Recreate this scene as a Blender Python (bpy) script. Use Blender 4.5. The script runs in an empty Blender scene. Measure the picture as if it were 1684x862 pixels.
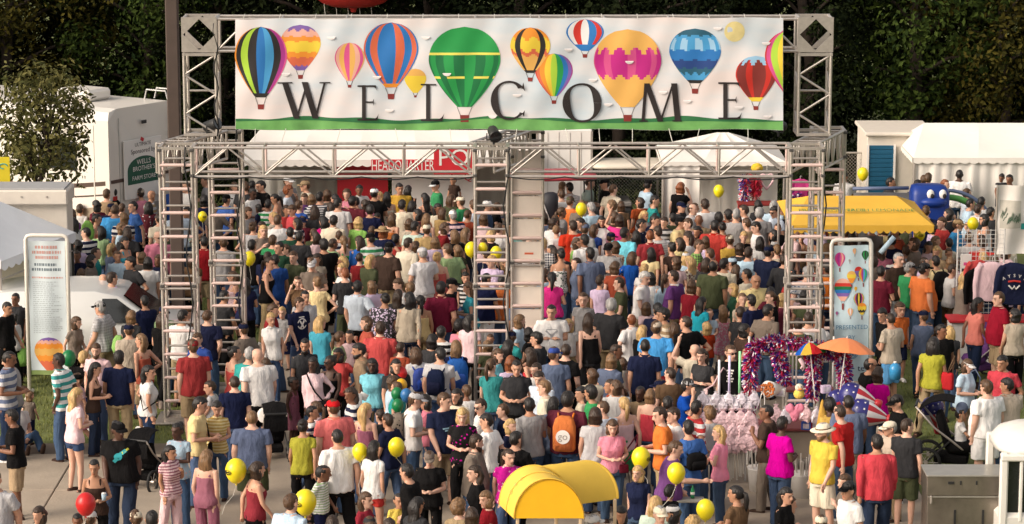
import bpy, math, random
import numpy as np
from mathutils import Vector, Matrix, noise
from mathutils.bvhtree import BVHTree
R = math.radians
rnd = random.Random(7)
sc = bpy.context.scene
col = sc.collection

# ------------------------------------------------------------------ camera
CH, FPX, PITCH = 12.0, 4700.0, R(10.6)
cam = bpy.data.cameras.new('camera')
cam.sensor_width = 36.0
cam.lens = 36.0 * FPX / 1684.0
cam.clip_end = 2000.0
cam.dof.use_dof = False
co = bpy.data.objects.new('camera', cam)
col.objects.link(co)
co.location = (0, 0, CH)
co.rotation_euler = (math.pi / 2 - PITCH, 0, 0)
sc.camera = co

# ------------------------------------------------------------------ sky and sun (soft low evening light)
SUN_EL, SUN_AZ = R(30), R(-118)      # azimuth measured from +Y, clockwise seen from above
w = bpy.data.worlds.new('World'); sc.world = w; w.use_nodes = True
nt = w.node_tree
bg = nt.nodes['Background']
sky = nt.nodes.new('ShaderNodeTexSky'); sky.sky_type = 'NISHITA'; sky.sun_disc = False
sky.sun_elevation = SUN_EL; sky.sun_rotation = SUN_AZ
sky.dust_density = 4.0; sky.air_density = 1.0; sky.ozone_density = 0.6
hsv = nt.nodes.new('ShaderNodeHueSaturation'); hsv.inputs['Saturation'].default_value = 0.35
mul = nt.nodes.new('ShaderNodeMix'); mul.data_type = 'RGBA'; mul.blend_type = 'MULTIPLY'; mul.inputs[0].default_value = 1.0
mul.inputs[7].default_value = (1.0, 0.93, 0.86, 1)
nt.links.new(sky.outputs[0], hsv.inputs['Color']); nt.links.new(hsv.outputs[0], mul.inputs[6]); nt.links.new(mul.outputs[2], bg.inputs[0])
bg.inputs[1].default_value = 0.15
sd = bpy.data.lights.new('sun', 'SUN'); sd.energy = 1.05; sd.angle = R(30); sd.color = (1.0, 0.86, 0.70)
so = bpy.data.objects.new('sun', sd); col.objects.link(so)
_d = Vector((math.sin(SUN_AZ) * math.cos(SUN_EL), math.cos(SUN_AZ) * math.cos(SUN_EL), math.sin(SUN_EL)))
so.rotation_euler = _d.to_track_quat('Z', 'Y').to_euler()
sc.view_settings.view_transform = 'Standard'; sc.view_settings.look = 'None'
sc.view_settings.gamma = 1.0; sc.view_settings.use_curve_mapping = False
sc.view_settings.exposure = 0.64
sc.cycles.max_bounces = 6; sc.cycles.diffuse_bounces = 3; sc.cycles.transparent_max_bounces = 8
sc.cycles.use_denoising = True

# ------------------------------------------------------------------ measuring: a place in the photograph to a place in the world
def ray(x, y):
    u = (x - 842) / FPX; v = (431 - y) / FPX
    c, s = math.cos(PITCH), math.sin(PITCH)
    return Vector((u, c + v * s, -s + v * c))
def at(x, y, Y):
    d = ray(x, y); t = Y / d.y
    return Vector((d.x * t, Y, CH + d.z * t))
def atz(x, y, h):
    d = ray(x, y); t = (h - CH) / d.z
    return Vector((d.x * t, d.y * t, h))
def proj(p):
    c, s = math.cos(PITCH), math.sin(PITCH)
    q = Vector(p) - Vector((0, 0, CH))
    dz = q.y * c - q.z * s; up = q.y * s + q.z * c
    return (842 + FPX * q.x / dz, 431 - FPX * up / dz)

# a small workshop scene, emptied after use, in which meshes are grown without re-evaluating the whole place
shop = bpy.data.scenes.new('workshop')
def evaluated_mesh(o):
    shop.collection.objects.link(o)
    with bpy.context.temp_override(scene=shop, view_layer=shop.view_layers[0]):
        dg = bpy.context.evaluated_depsgraph_get(); dg.update(); me = bpy.data.meshes.new_from_object(o.evaluated_get(dg))
    shop.collection.objects.unlink(o); return me

# ------------------------------------------------------------------ mesh collecting
class MB:
    def __init__(self): self.v = []; self.f = []; self.m = []
    def add(self, vs, fs, mi=0):
        o = len(self.v); self.v.extend([tuple(p) for p in vs])
        self.f.extend([tuple(i + o for i in f) for f in fs]); self.m.extend([mi] * len(fs)); return self
    def box(self, c, s, rot=None, mi=0, bev=0.0):
        x, y, z = s[0] / 2, s[1] / 2, s[2] / 2
        if bev > 0:
            b = min(bev, x * .49, y * .49, z * .49); vs = []; idx = {}
            for sx in (-1, 1):
                for sy in (-1, 1):
                    for sz in (-1, 1):
                        for k in range(3):
                            q = [sx * (x - b), sy * (y - b), sz * (z - b)]; q[k] = (sx * x, sy * y, sz * z)[k]
                            idx[sx, sy, sz, k] = len(vs); vs.append(Vector(q))
            fs = []
            for k in range(3):
                a, b2 = (k + 1) % 3, (k + 2) % 3
                for s0 in (-1, 1):
                    q = []
                    for (i, j) in ((-1, -1), (1, -1), (1, 1), (-1, 1)):
                        t = [0, 0, 0]; t[k] = s0; t[a] = i; t[b2] = j; q.append(idx[t[0], t[1], t[2], k])
                    fs.append(q if s0 > 0 else q[::-1])
                for i in (-1, 1):
                    for j in (-1, 1):
                        t0 = [0, 0, 0]; t1 = [0, 0, 0]
                        t0[k] = -1; t1[k] = 1; t0[a] = t1[a] = i; t0[b2] = t1[b2] = j
                        q = [idx[(*t0, a)], idx[(*t1, a)], idx[(*t1, b2)], idx[(*t0, b2)]]
                        fs.append(q if i * j < 0 else q[::-1])
            for sx in (-1, 1):
                for sy in (-1, 1):
                    for sz in (-1, 1):
                        q = [idx[sx, sy, sz, k] for k in range(3)]
                        fs.append(q if sx * sy * sz > 0 else q[::-1])
        else:
            vs = [Vector((i * x, j * y, k * z)) for i in (-1, 1) for j in (-1, 1) for k in (-1, 1)]
            fs = [(0, 1, 3, 2), (4, 6, 7, 5), (0, 4, 5, 1), (2, 3, 7, 6), (0, 2, 6, 4), (1, 5, 7, 3)]
        c = Vector(c)
        if rot is not None: vs = [rot @ p for p in vs]
        return self.add([p + c for p in vs], fs, mi)
    def tube(self, pts, rad, n=8, mi=0, cap=True, flat=None):
        pts = [Vector(p) for p in pts]
        if not isinstance(rad, (list, tuple)): rad = [rad] * len(pts)
        vs = []; ax = None
        for i, p in enumerate(pts):
            t = (pts[min(i + 1, len(pts) - 1)] - pts[max(i - 1, 0)])
            if t.length < 1e-9: t = Vector((0, 0, 1))
            t.normalize()
            if ax is None:
                h = Vector((1, 0, 0)) if abs(t.x) < .8 else Vector((0, 1, 0))
                ax = (h - t * h.dot(t)).normalized()
            else:
                ax = ax - t * ax.dot(t)
                ax = ax.normalized() if ax.length > 1e-6 else Vector((1, 0, 0))
            b = t.cross(ax); r = rad[i]
            for k in range(n):
                a = 2 * math.pi * k / n
                q = ax * (math.cos(a) * r) + b * (math.sin(a) * r)
                if flat: q = Vector((q.x * flat[0], q.y * flat[1], q.z * flat[2]))
                vs.append(p + q)
        fs = []
        for i in range(len(pts) - 1):
            for k in range(n):
                fs.append((i * n + k, i * n + (k + 1) % n, (i + 1) * n + (k + 1) % n, (i + 1) * n + k))
        if cap:
            fs.append(tuple(range(n - 1, -1, -1))); fs.append(tuple(range((len(pts) - 1) * n, len(pts) * n)))
        return self.add(vs, fs, mi)
    def bar(self, a, b, s, mi=0, n=8): return self.tube([a, b], s, n, mi)
    def rings(self, rs, n=20, mi=0, p=2.0, M=None):
        """rs: (z, rx, ry, cx, cy); closed stack of rings"""
        vs = []
        for (z, rx, ry, cx, cy) in rs:
            for k in range(n):
                a = 2 * math.pi * k / n; c, s = math.cos(a), math.sin(a)
                vs.append(Vector((cx + rx * math.copysign(abs(c) ** (2 / p), c), cy + ry * math.copysign(abs(s) ** (2 / p), s), z)))
        if M is not None: vs = [M @ q for q in vs]
        fs = []
        for i in range(len(rs) - 1):
            for k in range(n):
                fs.append((i * n + k, i * n + (k + 1) % n, (i + 1) * n + (k + 1) % n, (i + 1) * n + k))
        fs.append(tuple(range(n - 1, -1, -1))); fs.append(tuple(range((len(rs) - 1) * n, len(rs) * n)))
        return self.add(vs, fs, mi)
    def lathe(self, prof, c=(0, 0, 0), n=20, mi=0, cap=True):
        return self.rings([(z + c[2], r, r, c[0], c[1]) for (r, z) in prof], n, mi)
    def ball(self, c, r, n=12, m=8, mi=0, M=None):
        if not isinstance(r, (tuple, list)): r = (r, r, r)
        rs = []
        for i in range(m + 1):
            a = math.pi * i / m; k = max(math.sin(a), .02)
            rs.append((c[2] - r[2] * math.cos(a), r[0] * k, r[1] * k, c[0], c[1]))
        return self.rings(rs, n, mi, M=M)
    def mesh(self, name, mats=None, smooth=False):
        me = bpy.data.meshes.new(name); me.from_pydata(self.v, [], self.f)
        if mats:
            for m in (mats if isinstance(mats, (list, tuple)) else [mats]): me.materials.append(m)
        me.polygons.foreach_set('material_index', self.m)
        if smooth: me.polygons.foreach_set('use_smooth', [True] * len(self.f))
        me.update(); return me
    def build(self, name, mats, parent=None, smooth=False, loc=None, **tags):
        o = bpy.data.objects.new(name, self.mesh(name, mats, smooth)); col.objects.link(o)
        if parent is not None: o.parent = parent
        if loc is not None: o.location = loc
        for k, v in tags.items(): o[k] = v
        return o
def empty(name, label, cat, loc=(0, 0, 0), rz=0.0, group=None):
    o = bpy.data.objects.new(name, None); col.objects.link(o); o.location = loc; o.rotation_euler = (0, 0, rz)
    o.empty_display_size = .1
    o['label'] = label; o['category'] = cat
    if group: o['group'] = group
    return o
def inst(name, me, parent=None, loc=(0, 0, 0), rot=(0, 0, 0), scale=None, mats=None, **tags):
    o = bpy.data.objects.new(name, me); col.objects.link(o)
    if parent is not None: o.parent = parent
    o.location = loc; o.rotation_euler = rot
    if scale is not None: o.scale = (scale,) * 3 if isinstance(scale, (int, float)) else scale
    if mats:
        for i, m in enumerate(mats):
            o.material_slots[i].link = 'OBJECT'; o.material_slots[i].material = m
    for k, v in tags.items(): o[k] = v
    return o

# ------------------------------------------------------------------ materials
_mats = {}
def mat(name, rgb, rough=.7, metal=0.0, var=.06, scale=6.0, bump=0.0, bscale=60.0, spec=.4, trans=0.0, coat=0.0):
    if name in _mats: return _mats[name]
    m = bpy.data.materials.new(name); m.use_nodes = True; t = m.node_tree; b = t.nodes['Principled BSDF']
    b.inputs['Roughness'].default_value = rough; b.inputs['Metallic'].default_value = metal
    b.inputs['Specular IOR Level'].default_value = spec
    if trans: b.inputs['Transmission Weight'].default_value = trans
    if coat: b.inputs['Coat Weight'].default_value = coat
    tc = t.nodes.new('ShaderNodeTexCoord')
    n = t.nodes.new('ShaderNodeTexNoise'); n.inputs['Scale'].default_value = scale; n.inputs['Detail'].default_value = 4
    t.links.new(tc.outputs['Object'], n.inputs['Vector'])
    mr = t.nodes.new('ShaderNodeMapRange'); mr.inputs[1].default_value = .25; mr.inputs[2].default_value = .75
    mr.inputs[3].default_value = 1 - var; mr.inputs[4].default_value = 1 + var
    t.links.new(n.outputs[0], mr.inputs[0])
    mx = t.nodes.new('ShaderNodeVectorMath'); mx.operation = 'SCALE'; mx.inputs[0].default_value = rgb
    t.links.new(mr.outputs[0], mx.inputs['Scale']); t.links.new(mx.outputs[0], b.inputs['Base Color'])
    if bump:
        n2 = t.nodes.new('ShaderNodeTexNoise'); n2.inputs['Scale'].default_value = bscale; n2.inputs['Detail'].default_value = 3
        t.links.new(tc.outputs['Object'], n2.inputs['Vector'])
        bp = t.nodes.new('ShaderNodeBump'); bp.inputs['Strength'].default_value = bump; bp.inputs['Distance'].default_value = .02
        t.links.new(n2.outputs[0], bp.inputs['Height']); t.links.new(bp.outputs[0], b.inputs['Normal'])
    _mats[name] = m; return m
PAL = dict(white=(.74,.72,.70), black=(.009,.0085,.009), charcoal=(.038,.038,.041), grey=(.30,.29,.29), silver=(.50,.49,.50), red=(.50,.025,.025),
    darkred=(.27,.012,.018), maroon=(.13,.014,.03), rust=(.36,.055,.02), orange=(.62,.16,.03), peach=(.80,.42,.24), salmon=(.68,.16,.13), pink=(.78,.26,.36),
    palepink=(.72,.50,.52), magenta=(.62,.02,.20), fuchsia=(.50,.01,.25), purple=(.15,.05,.20), lilac=(.60,.48,.66), mauve=(.30,.10,.15), navy=(.011,.015,.045),
    slate=(.11,.14,.22), blue=(.02,.10,.42), royal=(.02,.065,.30), sky=(.06,.30,.62), lightblue=(.45,.60,.72), paleblue=(.60,.68,.78), denim=(.055,.095,.18),
    crimson=(.55,.008,.045), darkdenim=(.02,.032,.07), teal=(.02,.29,.28), turquoise=(.16,.56,.66), aqua=(.03,.40,.52), green=(.03,.26,.09), darkgreen=(.02,.07,.04),
    sage=(.30,.44,.22), olive=(.07,.08,.04), lime=(.24,.46,.10), mint=(.55,.68,.58), chartreuse=(.40,.38,.05), yellow=(.78,.54,.05), paleyellow=(.78,.63,.30),
    mustard=(.55,.33,.04), cream=(.74,.65,.50), beige=(.48,.40,.31), tan=(.36,.25,.14), khaki=(.34,.25,.14), camel=(.42,.27,.10), brown=(.13,.075,.04), chocolate=(.055,.032,.024),
    taupe=(.20,.16,.13))
CNAME = dict(darkred='dark red', palepink='pale pink', royal='royal blue', sky='bright blue', lightblue='light blue', paleblue='pale blue', slate='slate blue', denim='denim blue',
    darkdenim='dark denim', darkgreen='dark green', sage='sage green', olive='olive green', lime='lime green', mint='mint green', chartreuse='yellow-green', paleyellow='pale yellow',
    chocolate='dark brown', silver='light grey', aqua='bright teal')
def cname(c): return CNAME.get(c, c)
def cloth(c):
    nm = 'cloth_' + c
    if nm in _mats: return _mats[nm]
    m = mat(nm, PAL[c], rough=.92, var=.13, scale=5, bump=.6, bscale=11, spec=.08); clothing_look(m); return m
def clothing_look(m):
    t = m.node_tree; b = t.nodes['Principled BSDF']; L = b.inputs['Base Color'].links[0]; src = L.from_socket
    oi = t.nodes.new('ShaderNodeObjectInfo'); hs = t.nodes.new('ShaderNodeHueSaturation')
    for k, (lo, hi, sock) in enumerate(((.492, .508, 'Hue'), (.90, 1.03, 'Saturation'), (.78, 1.08, 'Value'))):
        f = t.nodes.new('ShaderNodeMath'); f.operation = 'MULTIPLY'; f.inputs[1].default_value = (1, 7.31, 13.7)[k]; t.links.new(oi.outputs['Random'], f.inputs[0])
        g = t.nodes.new('ShaderNodeMath'); g.operation = 'FRACT'; t.links.new(f.outputs[0], g.inputs[0])
        r = t.nodes.new('ShaderNodeMapRange'); r.inputs[3].default_value = lo; r.inputs[4].default_value = hi; t.links.new(g.outputs[0], r.inputs[0]); t.links.new(r.outputs[0], hs.inputs[sock])
    t.links.new(src, hs.inputs['Color']); t.links.new(hs.outputs[0], b.inputs['Base Color'])
    for n in list(t.nodes):
        if n.type == 'TEX_NOISE' and n.outputs[0].links and n.outputs[0].links[0].to_node.type == 'BUMP':
            mp = t.nodes.new('ShaderNodeMapping'); mp.inputs['Scale'].default_value = (1.2, 1.2, .55); mp.inputs['Rotation'].default_value = (.5, .4, 0)
            t.links.new(n.inputs['Vector'].links[0].from_socket, mp.inputs[0]); t.links.new(mp.outputs[0], n.inputs['Vector']); n.inputs['Distortion'].default_value = 1.2
            n.outputs[0].links[0].to_node.inputs['Distance'].default_value = .035
def patterned(kind, a, b):
    nm = '%s_%s_%s' % (kind, a, b)
    if nm in _mats: return _mats[nm]
    m = bpy.data.materials.new(nm); m.use_nodes = True; t = m.node_tree; bs = t.nodes['Principled BSDF']
    bs.inputs['Roughness'].default_value = .92; bs.inputs['Specular IOR Level'].default_value = .2
    tc = t.nodes.new('ShaderNodeTexCoord'); sx = t.nodes.new('ShaderNodeSeparateXYZ')
    t.links.new(tc.outputs['Object'], sx.inputs[0])
    def band(o, per, duty):
        m1 = t.nodes.new('ShaderNodeMath'); m1.operation = 'MULTIPLY'; m1.inputs[1].default_value = 1 / per; t.links.new(o, m1.inputs[0])
        m2 = t.nodes.new('ShaderNodeMath'); m2.operation = 'FRACT'; t.links.new(m1.outputs[0], m2.inputs[0])
        m3 = t.nodes.new('ShaderNodeMath'); m3.operation = 'LESS_THAN'; m3.inputs[1].default_value = duty; t.links.new(m2.outputs[0], m3.inputs[0])
        return m3.outputs[0]
    mix = t.nodes.new('ShaderNodeMix'); mix.data_type = 'RGBA'
    mix.inputs[6].default_value = (*PAL[a], 1); mix.inputs[7].default_value = (*PAL[b], 1)
    if kind == 'stripe': t.links.new(band(sx.outputs['Z'], .115, .5), mix.inputs[0])
    elif kind == 'pin': t.links.new(band(sx.outputs['Z'], .05, .42), mix.inputs[0])
    elif kind == 'check':
        q = t.nodes.new('ShaderNodeMath'); q.operation = 'ADD'
        t.links.new(band(sx.outputs['Z'], .05, .5), q.inputs[0]); t.links.new(band(sx.outputs['X'], .05, .5), q.inputs[1])
        h = t.nodes.new('ShaderNodeMath'); h.operation = 'MULTIPLY'; h.inputs[1].default_value = .5; t.links.new(q.outputs[0], h.inputs[0]); t.links.new(h.outputs[0], mix.inputs[0])
    else:
        v = t.nodes.new('ShaderNodeTexVoronoi'); v.inputs['Scale'].default_value = 22 if kind == 'floral' else 16
        wn = t.nodes.new('ShaderNodeTexNoise'); wn.inputs['Scale'].default_value = 30; t.links.new(tc.outputs['Object'], wn.inputs['Vector']); va = t.nodes.new('ShaderNodeVectorMath'); va.operation = 'MULTIPLY_ADD'; va.inputs[1].default_value = (.07,) * 3 if kind == 'floral' else (.02,) * 3
        t.links.new(wn.outputs[1], va.inputs[0]); t.links.new(tc.outputs['Object'], va.inputs[2]); t.links.new(va.outputs[0], v.inputs['Vector'])
        h = t.nodes.new('ShaderNodeMath'); h.operation = 'LESS_THAN'; h.inputs[1].default_value = .42 if kind == 'floral' else .26
        t.links.new(v.outputs['Distance'], h.inputs[0]); t.links.new(h.outputs[0], mix.inputs[0])
    t.links.new(mix.outputs[2], bs.inputs['Base Color'])
    n = t.nodes.new('ShaderNodeTexNoise'); n.inputs['Scale'].default_value = 11; t.links.new(tc.outputs['Object'], n.inputs['Vector']); bp = t.nodes.new('ShaderNodeBump'); bp.inputs['Strength'].default_value = .55; t.links.new(n.outputs[0], bp.inputs['Height']); t.links.new(bp.outputs[0], bs.inputs['Normal'])
    clothing_look(m); _mats[nm] = m; return m
SKIN = [(.62,.37,.27), (.55,.30,.20), (.42,.215,.13), (.21,.095,.055), (.085,.04,.026)]
def skin(i):
    nm = 'skin_%d' % i
    if nm in _mats: return _mats[nm]
    m = mat(nm, SKIN[i], rough=.5, var=.07, scale=9, spec=.35)
    t = m.node_tree; b = t.nodes['Principled BSDF']
    src = b.inputs['Base Color'].links[0].from_socket
    at_ = t.nodes.new('ShaderNodeAttribute'); at_.attribute_name = 'face'
    sp = t.nodes.new('ShaderNodeSeparateColor'); t.links.new(at_.outputs['Color'], sp.inputs[0])
    last = src
    for k, c in ((0, (.02, .012, .01)), (1, tuple(a * b_ for a, b_ in zip(SKIN[i], (.75, .42, .42)))), (2, (.55, .53, .5))):
        mx = t.nodes.new('ShaderNodeMix'); mx.data_type = 'RGBA'; mx.inputs[7].default_value = (*c, 1)
        t.links.new(sp.outputs[k], mx.inputs[0]); t.links.new(last, mx.inputs[6]); last = mx.outputs[2]
    t.links.new(last, b.inputs['Base Color'])
    b.inputs['Subsurface Weight'].default_value = .06; b.inputs['Subsurface Radius'].default_value = (.02, .008, .004); b.inputs['Subsurface Scale'].default_value = .5
    return m
HAIRC = dict(black=(.014,.011,.010), darkbrown=(.036,.020,.012), brown=(.075,.038,.018), lightbrown=(.17,.095,.045), blonde=(.48,.31,.13), grey=(.30,.29,.28), red=(.20,.06,.02), white=(.55,.53,.5))
HNAME = dict(darkbrown='dark brown', lightbrown='light brown', blonde='blonde', red='reddish')
def hairm(c):
    nm = 'hair_' + c
    if nm in _mats: return _mats[nm]
    m = mat(nm, HAIRC[c], rough=.42, var=.6, scale=30, bump=.8, bscale=60, spec=.4)
    # strands: stretch the colour noise along the fall of the hair
    t = m.node_tree
    mp = t.nodes.new('ShaderNodeMapping'); mp.inputs['Scale'].default_value = (1, 1, .12)
    tc = [n for n in t.nodes if n.type == 'TEX_COORD'][0]
    t.links.new(tc.outputs['Object'], mp.inputs[0])
    for n in t.nodes:
        if n.type == 'TEX_NOISE': t.links.new(mp.outputs[0], n.inputs['Vector'])
    return m
# ------------------------------------------------------------------ people: bodies grown as one surface, clothes and hair as parts
WARP = None
def refine(mb, name, vox, smooth=3, target=3000, folds=0.0, seed=0):
    me = bpy.data.meshes.new('tmp'); me.from_pydata(mb.v, [], mb.f); me.update()
    o = bpy.data.objects.new('tmp', me)
    a = o.modifiers.new('a', 'REMESH'); a.mode = 'VOXEL'; a.voxel_size = vox; a.use_smooth_shade = True
    if smooth:
        b = o.modifiers.new('b', 'SMOOTH'); b.iterations = smooth; b.factor = .5
    out = evaluated_mesh(o); n = len(out.polygons) * 2
    bpy.data.objects.remove(o); bpy.data.meshes.remove(me)
    if n > target:
        o = bpy.data.objects.new('tmp', out); c = o.modifiers.new('c', 'DECIMATE'); c.ratio = target / n
        out2 = evaluated_mesh(o); bpy.data.objects.remove(o); bpy.data.meshes.remove(out); out = out2
    out.name = name
    if WARP:
        k = len(out.vertices); cs = np.empty(k * 3, 'f'); out.vertices.foreach_get('co', cs); cs = cs.reshape(-1, 3); cs[:] = WARP(cs); out.vertices.foreach_set('co', cs.ravel()); out.update()
    if folds:
        k = len(out.vertices); cs = np.empty(k * 3, 'f'); ns = np.empty(k * 3, 'f')
        out.vertices.foreach_get('co', cs); out.vertices.foreach_get('normal', ns); cs = cs.reshape(-1, 3); ns = ns.reshape(-1, 3)
        d = np.array([noise.noise((p[0] * 11 + seed, p[1] * 11, p[2] * 5 + p[0] * 6)) + .8 * abs(noise.noise((p[0] * 16 + p[2] * 9, p[1] * 16 + seed, p[2] * 13 - abs(p[0]) * 9))) - .25 for p in cs.tolist()], 'f')
        cs += ns * (d * folds * 1.55)[:, None]; out.vertices.foreach_set('co', cs.ravel()); out.update()
    out.polygons.foreach_set('use_smooth', [True] * len(out.polygons))
    return out

BT = {  # height, shoulder half width, torso rings (z, rx, ry, cy), head factor, limb factor
 'm': dict(h=1.76, sw=.190, hs=1.0, lf=1.0, rings=[(.80,.11,.09,0),(.86,.155,.115,0),(.93,.165,.118,.0),(1.03,.150,.105,-.005),(1.14,.155,.108,-.008),(1.26,.172,.118,-.008),(1.35,.178,.112,.004),(1.41,.166,.094,.012),(1.455,.128,.076,.016),(1.485,.085,.064,.013),(1.51,.060,.056,.010)]),
 'f': dict(h=1.76, sw=.166, hs=1.03, lf=.86, rings=[(.80,.11,.09,0),(.86,.165,.122,.004),(.94,.176,.124,.006),(1.05,.138,.098,-.004),(1.13,.134,.096,-.008),(1.25,.150,.125,-.024),(1.31,.152,.118,-.014),(1.38,.152,.094,.006),(1.44,.118,.072,.014),(1.475,.075,.060,.012),(1.505,.053,.052,.010)]),
 'L': dict(h=1.76, sw=.215, hs=1.02, lf=1.2, rings=[(.80,.13,.11,0),(.86,.19,.155,-.005),(.95,.205,.175,-.02),(1.06,.208,.185,-.035),(1.16,.205,.172,-.03),(1.27,.205,.148,-.012),(1.35,.202,.128,.004),(1.41,.187,.107,.012),(1.455,.142,.084,.016),(1.485,.095,.072,.013),(1.51,.068,.063,.010)]),
 'W': dict(h=1.76, sw=.190, hs=1.02, lf=1.12, rings=[(.80,.14,.11,0),(.86,.20,.152,.008),(.95,.212,.158,.004),(1.06,.182,.140,-.012),(1.14,.176,.136,-.015),(1.25,.184,.152,-.03),(1.32,.180,.138,-.014),(1.39,.172,.106,.006),(1.445,.13,.08,.014),(1.48,.085,.066,.012),(1.505,.060,.058,.010)]),
 'k': dict(h=1.76, sw=.176, hs=1.32, lf=.92, rings=[(.80,.12,.10,0),(.86,.155,.12,0),(.94,.158,.122,-.006),(1.05,.150,.118,-.014),(1.15,.150,.112,-.01),(1.26,.155,.108,-.004),(1.34,.156,.100,.004),(1.40,.145,.085,.012),(1.445,.10,.066,.014),(1.475,.058,.055,.012)]),
}
def V(*a): return Vector(a)
# arms: (elbow, wrist, hand direction) on the person's +x side, measured from the shoulder; legs: knee and ankle offsets
def arm(kind, s, sw):
    if kind == 'down': return V(sw + .028, .035, 1.13), V(sw + .012, -.03, .885), V(-.05, -.15, -1)
    if kind == 'fwd':  return V(sw + .025, -.05, 1.14), V(sw + .005, -.19, .93), V(-.1, -.45, -.9)
    if kind == 'back': return V(sw + .03, .12, 1.15), V(sw + .03, .13, .90), V(-.05, 0, -1)
    if kind == 'pocket': return V(sw + .06, .09, 1.13), V(sw + .01, -.04, .95), V(-.35, -.2, -.9)
    if kind == 'chest': return V(sw + .04, -.05, 1.13), V(.10, -.20, 1.29), V(-.6, .1, .75)
    if kind == 'cross': return V(sw + .05, -.04, 1.15), V(-.02, -.19, 1.18), V(-1, .05, .1)
    if kind == 'hold': return V(sw + .06, .01, 1.14), V(.10, -.25, 1.13), V(-.75, -.45, .25)
    if kind == 'hip':  return V(sw + .19, .08, 1.17), V(sw + .01, -.09, 1.01), V(-.85, -.4, -.2)
    if kind == 'phone':return V(sw + .10, -.12, 1.19), V(.135, -.13, 1.50), V(-.35, .25, .9)
    if kind == 'wave': return V(sw + .16, -.10, 1.50), V(sw + .06, -.14, 1.76), V(-.1, -.1, 1)
    if kind == 'reach':return V(sw + .05, -.18, 1.20), V(sw - .02, -.43, 1.17), V(-.05, -1, .05)
    if kind == 'lap':  return V(sw + .06, -.02, 1.12), V(.10, -.24, 1.0), V(-.6, -.6, -.2)
POSES = {  # arm of +x side, arm of -x side, stride, head yaw, head pitch
 'st': ('down', 'down', 0, 0, 0), 'lk': ('down', 'fwd', .05, 38, 4), 'wk': ('fwd', 'back', .2, -12, 0), 'ho': ('hold', 'hold', .03, 8, 12),
 'hp': ('hip', 'down', .04, -28, 0), 'ph': ('phone', 'down', .06, -14, 2), 'wv': ('wave', 'down', .03, 0, 0), 're': ('reach', 'fwd', .08, 6, 10),
 'pk': ('pocket', 'pocket', .03, 14, 2), 's2': ('back', 'fwd', .07, -22, 6), 'bg': ('chest', 'down', .08, 16, 0), 'cr': ('cross', 'cross', .02, -10, 4),
 'gr': ('lap', 'lap', 'ground', -20, 6), 'se': ('lap', 'reach', 'seat', 0, 0), 'sh': ('wave', 'wave', 'seat', 0, 8)}
SHIFT = {'st': (.012, .015), 'lk': (.03, .03), 'wk': (.012, .035), 'ho': (-.02, .045), 'hp': (.038, .01), 'ph': (-.03, .03), 'wv': (.02, 0), 're': (.0, .07), 'pk': (-.03, .05), 's2': (-.022, .06), 'bg': (.028, .02), 'cr': (-.032, .03)}   # hip shift and slouch of each pose
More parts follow.
